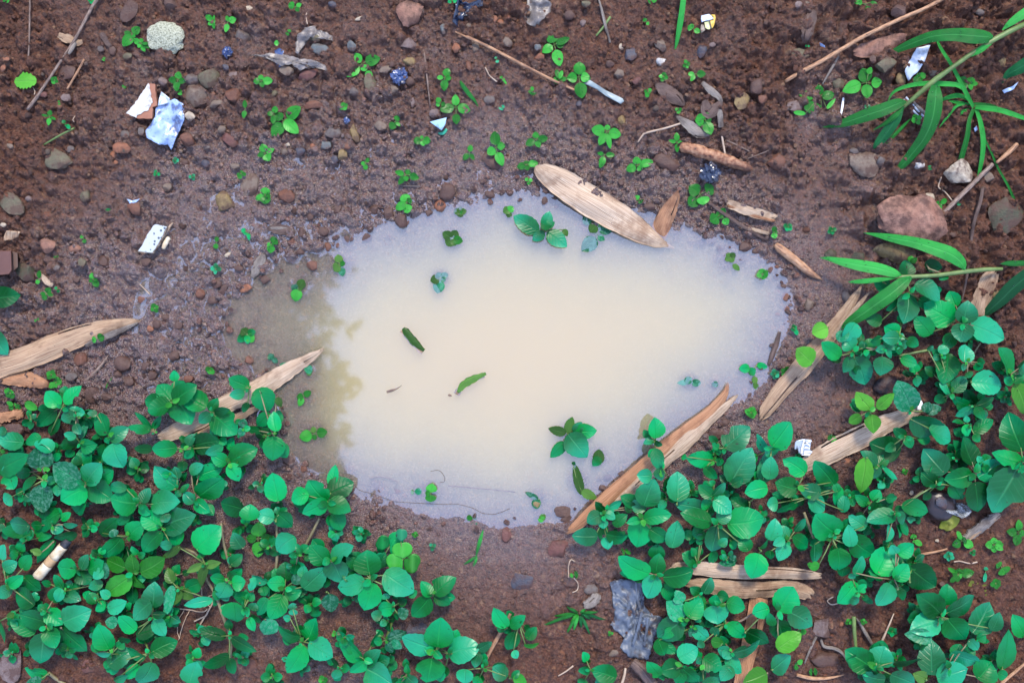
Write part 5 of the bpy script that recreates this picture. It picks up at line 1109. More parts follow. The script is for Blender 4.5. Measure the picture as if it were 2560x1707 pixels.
# ------------------------------------------------------------------ dry leaves, straws, twigs
def rest(px, py, lift=1.5, r=14): return max(gz(px, py, r)*1000, 0.0)+lift
def line_z(pts, lift):
    return [(p[0], p[1], rest(p[0], p[1], lift, 10)) + tuple(p[2:]) for p in pts]
def dry(name, label, cat, strips, group='dry bamboo leaves'):
    """strips: (material, [(px, py, width[, z])], kwargs)"""
    first = strips[0][1][len(strips[0][1])//2]; p = empty(name, first[0], first[1], gz(first[0], first[1])); out = []
    for k, (m, pts, kw) in enumerate(strips):
        P = [(q[0], q[1], q[3] if len(q) > 3 else rest(q[0], q[1], 2.2+1.2*k), q[2]) for q in pts]
        strip('blade' if k == 0 else 'torn_blade', P, M[m], p, **dict(dict(n=30, arch=0.30, thick=0.3, jag=0.10, wave=0.10, cols=13, fray=0.05, slits=1), **kw))
    tag(p, label, cat, group); return p
dry('dry_leaf', 'big pale dry leaf with its pointed tip dipping into the puddle', 'dry leaf', [('drypale', [(1343, 412, 10, 8), (1352, 424, 40, 7.5), (1395, 452, 66, 6), (1455, 490, 76, 5), (1530, 535, 74, 4), (1590, 572, 62, 3), (1640, 602, 34, 1.6), (1662, 611, 16, 0.2), (1688, 622, 4, -2)], dict(n=40, arch=0.25, jag=0.03, fray=0.01, slits=0))])
dry('dry_leaf', 'small pointed brown dry leaf standing upright at the puddle edge', 'dry leaf', [('dryorange', [(1696, 474, 3, 14), (1690, 492, 20, 11), (1676, 520, 36, 7), (1662, 548, 44, 3), (1648, 580, 44, -1), (1640, 600, 40, -3)], dict(arch=0.3, jag=0.04))])
dry('dry_leaf', 'long weathered dry leaf lying in from the left picture edge', 'dry leaf', [('drytan', [(356, 798, 4), (330, 804, 16), (285, 815, 36), (220, 832, 50), (140, 862, 60), (60, 895, 60), (-40, 925, 58)], dict(jag=0.06)), ('drygrey', [(345, 806, 3), (310, 822, 12), (262, 842, 16), (210, 862, 12)], dict(n=16))])
dry('dry_leaf', 'orange dry leaf tip under the long weathered leaf', 'dry leaf', [('dryorange', [(126, 966, 4), (105, 958, 26), (70, 948, 40), (30, 940, 46), (-40, 934, 46)], {})])
dry('dry_leaf', 'short broken orange bark flake at the left picture edge', 'bark flake', [('dryorange', [(-30, 1046, 26), (10, 1042, 26), (40, 1036, 24), (58, 1032, 18)], dict(jag=0.25, thick=1.6))])
dry('dry_leaf', 'split tan dry leaf dipping into the left end of the puddle', 'dry leaf', [('drypale', [(812, 869, 4, 1.4), (798, 880, 14, 0.9), (768, 898, 26, 0.6), (730, 920, 38, 1.0), (690, 945, 46, 2), (640, 975, 50, 4), (560, 1012, 46, 6), (480, 1058, 44, 7.5), (420, 1086, 34, 8), (392, 1092, 10, 8)], dict(n=44, jag=0.07)), ('drytan', [(668, 1010, 6, 2), (620, 1030, 18, 4), (560, 1062, 26, 5.5), (500, 1090, 26, 6.5), (455, 1108, 14, 7)], dict(jag=0.1))])
dry('dry_leaf', 'long split brown dry leaf along the lower right puddle edge', 'dry leaf', [('dryorange', [(1820, 955, 5, 3), (1812, 985, 18, 3.2), (1775, 1030, 28, 3.6), (1700, 1090, 36, 4.4), (1640, 1140, 38, 5), (1570, 1200, 38, 6), (1500, 1262, 36, 6.5), (1445, 1310, 26, 7), (1412, 1334, 8, 7)], dict(n=44, jag=0.05)), ('drypale', [(1846, 985, 6, 2), (1818, 1012, 16, 3), (1770, 1052, 28, 4), (1715, 1104, 36, 5), (1660, 1152, 32, 5.5), (1590, 1215, 28, 6), (1530, 1262, 20, 6.5)], dict(n=36, jag=0.07))])
dry('dry_leaf', 'split tan dry leaf leaning down at the right end of the puddle', 'dry leaf', [('drytan', [(2154, 713, 4, 14), (2140, 738, 18, 13), (2110, 785, 30, 11), (2070, 838, 42, 9), (2020, 900, 48, 7), (1960, 968, 44, 6), (1915, 1025, 34, 5), (1895, 1052, 14, 4)], dict(n=40, jag=0.06)), ('drypale', [(2174, 730, 3, 14), (2150, 758, 10, 13), (2115, 800, 12, 12), (2080, 846, 10, 10)], dict(n=20))])
dry('dry_leaf', 'wide pale dry leaf lying below the black pebble', 'dry leaf', [('drypale', [(2306, 1020, 18, 10), (2270, 1036, 36, 10), (2210, 1062, 48, 9.5), (2150, 1092, 56, 9), (2090, 1122, 56, 8.5), (2035, 1150, 46, 8), (1992, 1172, 24, 7)], dict(n=36, jag=0.05))])
dry('dry_leaf', 'tan dry leaf standing steeply between two grass leaves', 'dry leaf', [('drytan', [(2490, 678, 22, 16), (2478, 695, 40, 16), (2462, 730, 48, 14), (2448, 775, 42, 12), (2438, 810, 26, 10), (2434, 840, 10, 8)], {})])
dry('dry_leaf', 'pale dry leaf split lengthwise, lying flat among the weeds', 'dry leaf', [('drypale', [(1668, 1422, 6, 14), (1695, 1416, 22, 14), (1750, 1420, 34, 14), (1830, 1428, 36, 14), (1920, 1430, 30, 14), (2000, 1434, 26, 13.5), (2055, 1438, 14, 13)], dict(n=36, jag=0.05)), ('drytan', [(1712, 1455, 16, 12), (1760, 1462, 36, 12), (1830, 1472, 42, 12), (1900, 1474, 38, 12), (1970, 1470, 40, 12), (2018, 1482, 34, 12), (2030, 1492, 16, 11)], dict(n=36, jag=0.06))])
dry('dry_leaf', 'orange-tan dry leaf running down to the bottom picture edge', 'dry leaf', [('dryorange', [(1900, 1482, 44, 8), (1892, 1530, 46, 8.5), (1880, 1590, 44, 9), (1866, 1650, 40, 9.5), (1850, 1730, 40, 10)], dict(jag=0.03))])
dry('dead_leaf', 'dark shrivelled leaf near the top right corner', 'dead leaf', [('drybrown', [(2036, 25, 10), (2030, 40, 26), (2022, 65, 32), (2016, 90, 26), (2012, 108, 8)], dict(arch=0.5, wave=0.12))], 'dead brown leaves')
dry('dead_leaf', 'flat tan dead leaf under the upper grass leaf', 'dead leaf', [('rock_terra', [(2268, 92, 16), (2240, 102, 36), (2195, 118, 40), (2155, 128, 34), (2132, 132, 12)], dict(jag=0.06))], 'dead brown leaves')
for lab, m, pts in (('wet brown dead leaf left of the wilted blue-green seedling', 'drybrown', [(1638, 210, 8), (1660, 225, 34), (1690, 245, 34), (1712, 265, 6)]),
                    ('folded brown dead leaf above the wilted blue-green seedling', 'drybrown', [(1806, 248, 5), (1792, 268, 24), (1770, 280, 34), (1762, 250, 14)]),
                    ('grey shrivelled dead leaf beside the wilted blue-green seedling', 'drygrey', [(1690, 288, 5), (1715, 308, 22), (1745, 330, 30), (1775, 336, 8)]),
                    ('dark grey dead leaf scrap right of the bent grey twig', 'drygrey', [(1755, 205, 8), (1775, 225, 18), (1796, 242, 14), (1806, 262, 4)]),
                    ('pale weathered dead leaf beside a thin upright twig', 'drygrey', [(1795, 255, 8), (1800, 285, 14), (1803, 320, 12)])):
    dry('dead_leaf', lab, 'dead leaf', [(m, pts, dict(n=16, arch=0.3, wave=0.1, jag=0.08))], 'dead brown leaves')
dry('dead_leaf', 'pinkish grey leaf scrap at the upper left shore of the puddle', 'dead leaf', [('drybrown', [(668, 570, 8, 2), (690, 572, 24, 2), (720, 576, 22, 2), (738, 582, 6, 1.5)], dict(n=14)), ('drygrey', [(674, 568, 6, 2.6), (700, 572, 12, 2.6), (734, 576, 5, 2.2)], dict(n=12, jag=0.1))], 'dead brown leaves')
dry('dead_leaf', 'grey bark scrap lying at the puddle edge left of a seedling', 'bark scrap', [('drygrey', [(662, 635, 10, 2), (650, 655, 26, 1.6), (638, 680, 20, 1), (628, 695, 6, 0.5)], dict(n=14, jag=0.1))], 'dead brown leaves')
sheet('dead_leaf', [(8, 600), (16, 576), (52, 580), (44, 592), (30, 600), (12, 602)], lambda x, y: rest(x, y, 2), M['drytan'], None, 0.5, 1.0, 20, 4, 3); tag(bpy.context.scene.collection.objects[-1], 'small tan leaf scrap above the brown ceramic block', 'dead leaf', 'dead brown leaves')
dry('dead_leaf', 'short cream splinter of dry leaf near the brown ceramic block', 'dead leaf', [('drypale', [(100, 685, 6), (112, 698, 14), (126, 712, 12), (131, 706, 4)], dict(n=12))], 'dead brown leaves')

def stick(name, label, cat, m, pts, lift=None, group='twigs and straws on the soil', sides=8, wob=0.05, zs=None, n=16):
    """pts (px, py, width px)"""
    P = smooth_path([tuple(q[:3]) for q in pts], n); L = len(P)-1
    if zs: za, zb = zs
    else:
        za = rest(P[0][0], P[0][1], 0.5)+P[0][2]*0.13; zb = rest(P[-1][0], P[-1][1], 0.5)+P[-1][2]*0.13
    Q = []; ex = 0 if zs else max(0, max(gz(p[0], p[1], 5)*1000+p[2]*0.12-(za+(zb-za)*i/L) for i, p in enumerate(P)))*0.55
    for i, p in enumerate(P):
        f = i/L; Q.append((p[0], p[1], za+(zb-za)*f+ex*math.sin(math.pi*f)**0.5, max(p[2]/2, 0.5)))
    o = tubes(name, [Q], M[m], None, sides, wob); tag(o, label, cat, group); return o
def ztp(t, pts): return [TP(t, q[0], q[1])+(q[2]/ZF,) for q in pts]
stick('twig', 'thin grey-brown twig hanging from the top edge, far left', 'twig', 'twig', ztp('00', [(275, -60, 14), (272, 200, 15), (268, 400, 14), (260, 535, 16)]))
stick('twig', 'long thick-ended tan twig slanting across the upper left corner', 'twig', 'twig', ztp('00', [(930, -60, 34), (850, 60, 30), (690, 360, 26), (560, 560, 24), (400, 800, 26), (330, 905, 32), (255, 1005, 30)]), n=26)
stick('twig', 'short straight red-brown splinter right of the long tan twig', 'splinter', 'straw', ztp('00', [(772, 548, 18), (700, 680, 20), (618, 818, 20)]))
stick('straw', 'short yellow-green straw below the long tan twig', 'straw', 'stem', ztp('00', [(682, 1178, 20), (540, 1250, 18), (402, 1332, 14)]))
stick('straw', 'long tan straw slanting down from the top centre', 'straw', 'straw', [(1138, 80, 4), (1166, 93, 5), (1170, 94, 8), (1230, 122, 8), (1290, 154, 8), (1380, 200, 7), (1442, 228, 6)], n=30)
stick('twig', 'upright thin brown twig right of the blue plastic scrap', 'twig', 'twig', ztp('10', [(1543, 480, 14), (1560, 620, 17), (1580, 800, 15), (1600, 985, 10)]))
stick('twig', 'grey twig crossing a green grass stub near the top edge', 'twig', 'drygrey', ztp('20', [(790, -30, 14), (830, 120, 26), (860, 250, 28), (885, 330, 20), (900, 395, 20)]))
stick('grass_stub', 'yellow-green grass stub crossed by a grey twig', 'grass stub', 'stem', ztp('20', [(902, 158, 24), (840, 250, 24), (772, 332, 18)]))
stick('twig', 'bent thin tan twig above the bark stick', 'twig', 'root', ztp('20', [(1570, 1128, 20), (1400, 1180, 18), (1230, 1222, 20), (1195, 1250, 18), (1155, 1308, 14)]), n=20)
stick('twig', 'short vertical tan twig above the bark stick', 'twig', 'root', ztp('20', [(1922, 1222, 18), (1938, 1320, 20), (1956, 1418, 16)]))
stick('twig', 'long thin twig rising from the right end of the bark stick', 'twig', 'twig', ztp('20', [(2160, 1458, 12), (2240, 1430, 10), (2360, 1380, 8)]))
stick('twig', 'pale sliver lying right of the short vertical twig', 'splinter', 'twig', ztp('20', [(1970, 1290, 12), (2080, 1340, 14), (2182, 1392, 12)]))
stick('bark_stick', 'thick broken orange-brown bark stick above the puddle', 'stick', 'bark', ztp('20', [(1555, 1345, 70), (1580, 1352, 92), (1700, 1385, 100), (1880, 1440, 100), (2050, 1500, 92), (2150, 1535, 72), (2195, 1552, 40)]), sides=14, wob=0.2, n=24)
stick('straw', 'long orange-tan straw reaching the top edge at upper right', 'straw', 'straw', ztp('30', [(1640, -30, 34), (1450, 75, 34), (1240, 165, 36), (900, 325, 36), (700, 440, 36), (480, 570, 38), (300, 665, 40), (158, 748, 34)]), n=30)
stick('twig', 'short grey twig below the orange-tan straw', 'twig', 'drygrey', ztp('30', [(648, 518, 14), (590, 620, 24), (498, 778, 12)]))
stick('twig', 'small white splinter right of the toothed seedling', 'splinter', 'print', ztp('30', [(692, 902, 18), (682, 980, 24), (668, 1056, 16)]))
stick('twig', 'brown straw leaning against the chunk of earth', 'straw', 'twig', ztp('31', [(2060, -60, 40), (1850, 150, 42), (1700, 300, 40), (1570, 432, 36)]), zs=(14, 15))
stick('twig', 'brown straw end near the right picture edge', 'straw', 'straw', ztp('30', [(2282, 1328, 40), (2200, 1410, 42), (2098, 1495, 26)]))
stick('red_stem', 'long thin reddish hairy stem right of the chunk of earth', 'stem', 'drybrown', ztp('31', [(1970, 150, 30), (1950, 280, 34), (1890, 480, 30), (1860, 700, 28), (1840, 880, 24), (1810, 1050, 22), (1775, 1210, 12)]), n=26)
stick('wooden_peg', 'smooth brown wooden peg with a pointed lower end', 'wood piece', 'straw', ztp('31', [(72, 678, 44), (110, 715, 76), (220, 800, 80), (320, 885, 80), (400, 945, 60), (495, 1000, 10)]), sides=12, wob=0.04)
dry('wood_chip', 'pale orange wooden chip right of the leafy seedling', 'wood chip', [('drypale', [(1816, 508, 16), (1830, 512, 22), (1880, 530, 24), (1930, 543, 22), (1942, 548, 16)], dict(thick=2.5, jag=0.12, arch=0.1)), ('dryorange', [(1818, 514, 6), (1880, 538, 7), (1938, 553, 6)], dict(thick=1.5, jag=0.1, n=14))], 'wood chips on the mud')
dry('wood_chip', 'thin cream splinter below the pale orange wooden chip', 'wood chip', [('drypale', [(1864, 570, 6), (1890, 576, 10), (1922, 584, 8)], dict(thick=1.5, n=12))], 'wood chips on the mud')
stick('twig', 'dark grey stick half sunk along the upper right shore', 'twig', 'drybrown', ztp('21', [(1800, 290, 26), (1950, 400, 34), (2100, 500, 36), (2250, 590, 34), (2350, 640, 20)]))
stick('twig', 'tiny black stick lying between two shore seedlings', 'twig', 'darkroot', ztp('11', [(1310, 138, 14), (1400, 142, 15), (1508, 146, 15)]))
stick('twig', 'brown wooden sliver half sunk at the right shore', 'wood sliver', 'drybrown', ztp('32', [(110, -90, 26), (70, 40, 50), (20, 180, 40), (0, 220, 14)]), zs=(1.2, 0.3))
stick('twig', 'thin tan twig beside the toothed weed near the right edge', 'twig', 'straw', ztp('33', [(1228, 420, 26), (1400, 388, 26), (1560, 358, 20), (1645, 335, 14)]))
stick('twig', 'thin tan twig pointing up from the mud beside a seedling', 'twig', 'root', ztp('33', [(1155, 928, 10), (1100, 1060, 18), (1028, 1222, 24)]))
stick('twig', 'grey rough twig right of the upright green stalk', 'twig', 'drygrey', ztp('33', [(812, 970, 12), (880, 1080, 32), (955, 1210, 28)]))
stick('twig', 'curved tan twig near the bottom edge below the brown stone', 'twig', 'straw', ztp('33', [(262, 1490, 30), (400, 1522, 34), (560, 1520, 26), (700, 1488, 10)]))
stick('twig', 'thin grey twig below the pinkish-grey round stone', 'twig', 'drygrey', ztp('33', [(445, 1135, 22), (390, 1250, 22), (335, 1385, 14)]))
stick('twig', 'curved grey twig arching over the brown stone', 'twig', 'drygrey', ztp('33', [(485, 1160, 22), (515, 1230, 30), (610, 1248, 32), (680, 1290, 26), (730, 1370, 10)]))
stick('stalk', 'upright yellow-green cut stalk below the lone blue-green leaf', 'stalk', 'stem', ztp('33', [(788, 955, 40), (792, 1080, 36), (808, 1255, 28)]), zs=(12, 14))
stick('twig', 'tan twig in the lower right corner', 'twig', 'straw', ztp('33', [(2360, 1385, 24), (2260, 1470, 28), (2140, 1570, 30)]))
dry('frayed_stem', 'frayed grey dead stem below the clear crumpled plastic', 'dead stem', [('drygrey', [(2498, 1282, 18), (2470, 1305, 24), (2430, 1335, 24), (2405, 1352, 12)], dict(jag=0.25, thick=2, arch=0.5)), ('drytan', [(2490, 1296, 5), (2450, 1328, 6), (2412, 1358, 4)], dict(n=14, jag=0.2))], 'dead stems')
stick('twig', 'pale dry twig leaning over the bottom edge near the centre', 'twig', 'root', ztp('23', [(1042, 1428, 22), (1030, 1500, 26), (1005, 1580, 24)]))
stick('twig', 'thin pale twig left of the bottom centre seedling leaf', 'twig', 'root', ztp('23', [(562, 1408, 18), (500, 1455, 14), (425, 1500, 12)]))
stick('straw', 'orange-tan straw standing among leaves right of the clover', 'straw', 'straw', ztp('13', [(2335, 930, 26), (2280, 1040, 36), (2190, 1200, 36), (2100, 1372, 30)]), zs=(16, 8))
stick('stalk', 'grey-brown stalk above the clover and weeds', 'stalk', 'stemtan', ztp('13', [(582, 55, 22), (520, 180, 26), (420, 372, 24)]), zs=(12, 7))
stick('stalk', 'curved green stalk below the pale dotted seedling', 'stalk', 'stemtan', ztp('13', [(188, 40, 20), (195, 330, 28), (190, 450, 28), (172, 605, 24)]), zs=(10, 8))
stick('twig', 'pinkish brown stick end under the grey plastic sheet', 'stick', 'drybrown', ztp('23', [(1105, 1372, 90), (1180, 1440, 110), (1300, 1580, 110)]), sides=10, wob=0.1)
stick('twig', 'thin twig slanting across the orange-tan leaf at the bottom', 'twig', 'twig', ztp('23', [(1960, 1010, 14), (2090, 1000, 20), (2210, 930, 18), (2360, 880, 14)]), zs=(15, 16))
stick('twig', 'brown curved rootlet rising from the left shore clods', 'twig', 'twig', ztp('02', [(745, 398, 26), (850, 300, 28), (930, 215, 26), (990, 130, 12)]))
stick('twig', 'small grey wood sliver crossed by the long tan twig', 'splinter', 'drygrey', ztp('00', [(700, 385, 26), (660, 450, 36), (632, 498, 20)]))
dry('wood_chip', 'torn tan leaf scrap under the long tan twig', 'dead leaf', [('drytan', [(145, 88, 14), (165, 96, 20), (190, 106, 18), (207, 104, 8)], dict(n=12, jag=0.2))], 'wood chips on the mud')
dry('wood_chip', 'pinkish bark strip right of the long tan twig', 'bark scrap', [('drybrown', [(252, 82, 12), (260, 95, 14), (268, 108, 12), (277, 118, 8)], dict(n=12, jag=0.15))], 'wood chips on the mud')
sheet('plastic_strip', [TP('20', *q) for q in [(655, 765), (715, 735), (800, 790), (860, 830), (1015, 905), (1030, 930), (1000, 955), (860, 880), (780, 820)]], lambda x, y: rest(x, y, 2.2), M['paleteal'], None, 1.0, 0.5, 20, 4); tag(col.objects[-1], 'flat pale grey-green strip lying beside the long tan straw', 'plastic strip')
dry('wood_flake', 'split pale wood flake left of the grey plastic sheet', 'wood flake', [('drygrey', [(1458, 1512, 16), (1475, 1508, 26), (1492, 1492, 24), (1498, 1484, 10)], dict(n=12, jag=0.15, thick=1.5))], 'wood chips on the mud')
def roots():
    lines = [('03', [(1620, 880), (1740, 895), (1860, 915), (1905, 885)], 14), ('03', [(1690, 900), (1635, 1000), (1630, 1100), (1650, 1160)], 8), ('03', [(1740, 905), (1690, 1000), (1640, 1170)], 9), ('03', [(1980, 780), (1900, 930), (1785, 1110)], 18), ('03', [(1960, 750), (1880, 790)], 8), ('03', [(1890, 950), (1780, 1000)], 16), ('03', [(1850, 690), (1860, 790), (1930, 870)], 9)]
    ch = []
    for t, pts, w in lines:
        P = smooth_path([TP(t, *q) for q in pts], 10); ch.append([(x+rb.uniform(-.7, .7), y+rb.uniform(-.7, .7), rest(x, y, 1.6, 4), w/ZF/2) for x, y in P])
    o = tubes('root_tuft', ch, M['root'], None, 5); tag(o, 'tangle of thin pale roots below the olive trailing stem', 'roots')
roots()
for lab, t, pts, w in (('pale hair root curling beside a lone heart-shaped seedling leaf', '23', [(520, 600), (518, 500), (540, 435), (580, 455)], 10), ('thin pale root winding below a lone heart-shaped seedling leaf', '23', [(570, 605), (605, 650), (600, 710), (555, 735)], 10), ('pale root hair below the torn yellow-green leaf', '00', [(300, 800), (320, 840), (315, 870)], 9), ('pale forked root thread beside the small three-leaved seedling upper left', '00', [(690, 1065), (670, 1100), (680, 1120)], 8), ('thin white root thread above the torn grey film', '10', [(465, 120), (460, 160), (472, 225)], 9), ('pale winding root right of the upright brown twig', '10', [(2105, 620), (2140, 690), (2170, 720), (2210, 752)], 12), ('pale curled root above the cream-yellow stone', '31', [(1590, 60), (1565, 150), (1620, 190), (1690, 275)], 12), ('pale forked twig among the tiny seedlings near the right edge', '33', [(1705, 455), (1760, 448), (1850, 468), (1920, 455)], 14), ('pale rootlet above the curved grey twig loop', '33', [(640, 835), (580, 845), (545, 810), (600, 775)], 12), ('thin tan root left of the speckled tile', '01', [(1280, 1040), (1330, 1090), (1375, 1135)], 10)):
    P = smooth_path([TP(t, *q) for q in pts], 12); o = tubes('root_thread', [[(x, y, rest(x, y, 1.4, 4), w/ZF/2) for x, y in P]], M['root'], None, 5); tag(o, lab, 'root', 'loose root threads')
def hairs():
    for lab, pts, zz in (('long dark hair root winding through the bottom of the puddle', [(870, 1260), (950, 1360), (1100, 1400), (1250, 1460), (1400, 1475), (1690, 1490), (1850, 1490), (2000, 1530), (2080, 1572), (2200, 1580), (2330, 1530)], 0.25), ('dark looping hair root above the floating pair of leaves', [(1600, 1190), (1680, 1182), (1730, 1240), (1725, 1285), (1690, 1290)], 0.25)):
        P = smooth_path([TP('12', *q) for q in pts], 40); o = tubes('hair_root', [[(x, y, zz, 0.75) for x, y in P]], M['darkroot'], None, 4); tag(o, lab, 'root', 'hair roots in the puddle')
hairs()
stick('stem_reflection', 'faint grey stem reflection shaped as a sunken stick near the bottom of the puddle', 'stem', 'twig', ztp('12', [(1760, 1320, 12), (2050, 1345, 12), (2380, 1378, 10)]), zs=(-0.9, -0.9), sides=6)  # blurred mirror image of an overhead twig, given as a thin stick
stick('stem_reflection', 'faint bent stem reflection shaped as a sunken stick near the lower left puddle edge', 'stem', 'twig', ztp('12', [(1040, 1255, 10), (1150, 1240, 12), (1290, 1280, 10), (1268, 1350, 6)]), zs=(-0.9, -0.9), sides=6)  # second twig reflection, built as a stick under the surface
for lab, pts, z in (('green curled leaf scrap floating left of the puddle centre', [TP('11', 1350, 1445), TP('11', 1390, 1490), TP('12', 1470, 20), TP('12', 1545, 80)], 0.6), ('green leaf scrap with curled ends floating in the puddle centre', [TP('12', 1855, 465), TP('12', 1900, 400), TP('12', 2000, 340), TP('12', 2110, 290)], 0.6)):
    a = empty('floating_scrap', pts[1][0], pts[1][1], 0.0); strip('blade', [(p[0], p[1], z, w) for p, w in zip(pts, (8, 19, 17, 7))], M['olive'], a, n=16, arch=0.25, thick=0.4, jag=0.15); strip('torn_blade', [(p[0]-4, p[1]+5, -0.2, w) for p, w in zip(pts, (14, 12, 9, 12))], M['drytan'], a, n=12, jag=0.25, thick=0.3)
    tag(a, lab, 'leaf scrap', 'leaf scraps floating in the puddle')
stick('floating_scrap', 'tiny brown scrap floating left of the centre leaf scrap', 'leaf scrap', 'twig', ztp('12', [(1200, 462, 22), (1245, 448, 26), (1290, 432, 12), (1340, 400, 4)]), zs=(0.3, 0.3), group='leaf scraps floating in the puddle')
stick('floating_scrap', 'tiny brown speck floating beside the green centre scrap', 'leaf scrap', 'twig', ztp('12', [(1762, 490, 14), (1780, 492, 22), (1796, 500, 8)]), zs=(0.3, 0.3), group='leaf scraps floating in the puddle')

# ------------------------------------------------------------------ litter
def zl(lift): return lambda x, y: rest(x, y, lift, 20)
def poly(t, pts): return [TP(t, *q) for q in pts]
def flat(pts, lift):
    g = max(rest(x, y, 0, 8) for x, y in pts); return g+lift+0.8
# broken white tile
P = poly('00', [(1365, 765), (1400, 940), (1360, 1010), (1260, 1060), (1250, 1085), (1155, 1040), (1235, 955)]); z = flat(P, 3.2)
a = empty('tile_shard', P[0][0], P[0][1], (z-3)*0.001); sheet('glazed_face', P, z, M['glaze'], a, 0.5, jag=2.5, per=4); sheet('clay_body', poly('00', [(1372, 765), (1420, 772), (1440, 972), (1402, 985), (1395, 1092), (1260, 1086), (1165, 1042), (1240, 958)]), z-0.6, M['terracotta'], a, 3.2, jag=2)
tag(a, 'broken white glazed tile shard showing its terracotta body', 'tile shard')
P = poly('00', [(1600, 905), (1690, 960), (1692, 1100), (1640, 1220), (1570, 1378), (1540, 1330), (1460, 1330), (1345, 1265), (1338, 1200), (1420, 1080), (1430, 990), (1500, 950)])
a = empty('foil_wrapper', P[0][0], P[0][1], gz(*P[0])); sheet('foil', P, zl(5.0), M['foil'], a, 0.25, 4.5, 26, 10, 2, seed=8); sheet('folded_flap', poly('00', [(1480, 840), (1560, 905), (1552, 945), (1500, 965), (1448, 972), (1460, 900)]), zl(4), M['silver'], a, 0.25, 2, 20, 5, seed=9)
tag(a, 'crumpled blue-white foil wrapper beside the white tile shard', 'wrapper')
P = poly('01', [(1420, 490), (1530, 512), (1470, 640), (1398, 752), (1265, 738), (1300, 690), (1350, 590)]); z = flat(P, 2.4)
a = empty('tile_piece', P[0][0], P[0][1], (z-2.5)*0.001); sheet('speckled_face', P, z, M['speckled'], a, 0.4, jag=1.5, per=5); sheet('clay_body', [(x+3, y+1.5) for x, y in P], z-0.5, M['rock_cream'], a, 2.2, jag=2); tag(a, 'white speckled tile piece lying on the wet soil', 'tile piece')
stick('cream_splinter', 'small cream peg right of the speckled tile', 'wood chip', 'cig', ztp('01', [(1545, 622, 44), (1520, 665, 48), (1500, 712, 34)]), group='wood chips on the mud')
stick('cream_splinter', 'thin pale sliver against the speckled tile edge', 'wood chip', 'drypale' , ztp('01', [(1585, 480, 14), (1540, 540, 24), (1475, 665, 16)]), group='wood chips on the mud')
a = empty('ceramic_block', 20, 660, gz(20, 660)); g = rest(30, 660, 0)
def block(name, pts, z0, z1, m, par, bev=1.5):
    n = len(pts); cx = sum(p[0] for p in pts)/n; cy = sum(p[1] for p in pts)/n; vs = []
    for (x, y), zz, k in [(p, z, kk) for z, kk in ((z0, 1), (z1-bev, 1), (z1, 0.94)) for p in pts]: vs.append(w3((cx+(x-cx)*k, cy+(y-cy)*k, zz)))
    fs = []
    for l in range(2):
        for i in range(n): j = (i+1) % n; fs.append((l*n+i, l*n+j, l*n+n+j, l*n+n+i))
    fs.append(tuple(range(2*n, 3*n))); fs.append(tuple(range(n))[::-1]); return put(name, vs, [f[::-1] for f in fs], m, par, None, False)
block('ridge', [(-70, 626), (29, 626), (31, 676), (24, 686), (-70, 696)], g-2, g+11, M['brownglaze'], a); block('rim', [(30.5, 628), (44, 632), (45, 668), (31.5, 680)], g-2, g+6, M['drybrown'], a, 0.8)
tag(a, 'dark brown glazed ceramic block cut by the left picture edge', 'ceramic piece')
P = poly('10', [(1595, 1120), (1750, 1080), (1738, 1140), (1705, 1200)]); a = empty('plastic_scrap', P[0][0], P[0][1], gz(*P[0])); sheet('blue_face', P, zl(5), M['cyan'], a, 0.5, 0.6, 20, 4); strip('green_curl', [TP('10', 1668, 1222)+(3.5, 5), TP('10', 1715, 1225)+(5, 8), TP('10', 1752, 1185)+(6, 6)], M['greenplastic'], a, n=8, arch=0.5); tag(a, 'pale blue triangular plastic scrap with a green edge', 'plastic scrap')
def ball(name, label, px, py, r, m, seed, flatn=0.7):
    v, f = ICO[4]; v = v.copy(); n = fbm(v[:, 0]*2.0+seed, v[:, 1]*2.0+v[:, 2]*1.8, seed, 3); v *= (1+1.0*np.abs(n)-0.15)[:, None]; v[:, 2] *= flatn
    g = gz(px, py, r*0.5); me = bpy.data.meshes.new(name); me.from_pydata((v*r*S+np.array([0, 0, r*S*0.35])).tolist(), [], f); me.update(); me.materials.append(m)
    o = bpy.data.objects.new(name, me); col.objects.link(o); o.location = at(px, py, g); tag(o, label, 'plastic scrap', 'blue plastic scraps'); return o
ball('crumpled_plastic', 'crumpled shiny blue plastic ball among stones, upper middle', *TP('10', 1315, 710), 18, M['blue'], 3)
ball('crumpled_plastic', 'small rounded blue plastic ball right of the concrete lump', *TP('00', 2088, 485), 11.5, M['blue'], 6, 0.9)
ball('crumpled_plastic', 'tiny blue plastic fleck below the tiny four-leaved seedling', *TP('10', 832, 1112), 7, M['blue'], 9)
ball('crumpled_plastic', 'crumpled dark blue plastic scrap above the bark stick end', *TP('21', 1815, 25), 22, M['bluedark'], 12)
P = poly('10', [(1840, -40), (1900, 20), (1980, 30), (2090, -20), (2080, 60), (1985, 90), (1950, 140), (1900, 160), (1900, 230), (1860, 262), (1800, 200), (1830, 100)]); a = empty('plastic_bag', 1160, 20, gz(1160, 20)); sheet('film', P, zl(2), M['bluedark'], a, 0.4, 9, 18, 11, 4, seed=15); tag(a, 'crumpled dark blue plastic bag at the top edge', 'plastic bag')
a = empty('torn_film', 700, 150, gz(700, 150))
sheet('film_band', poly('10', [(-60, 505), (40, 505), (130, 490), (260, 500), (340, 520), (440, 545), (560, 560), (640, 600), (645, 655), (560, 625), (480, 620), (400, 655), (330, 590), (240, 605), (150, 560), (60, 520)]), zl(4), M['film'], a, 0.2, 5, 22, 8, 4, seed=21)
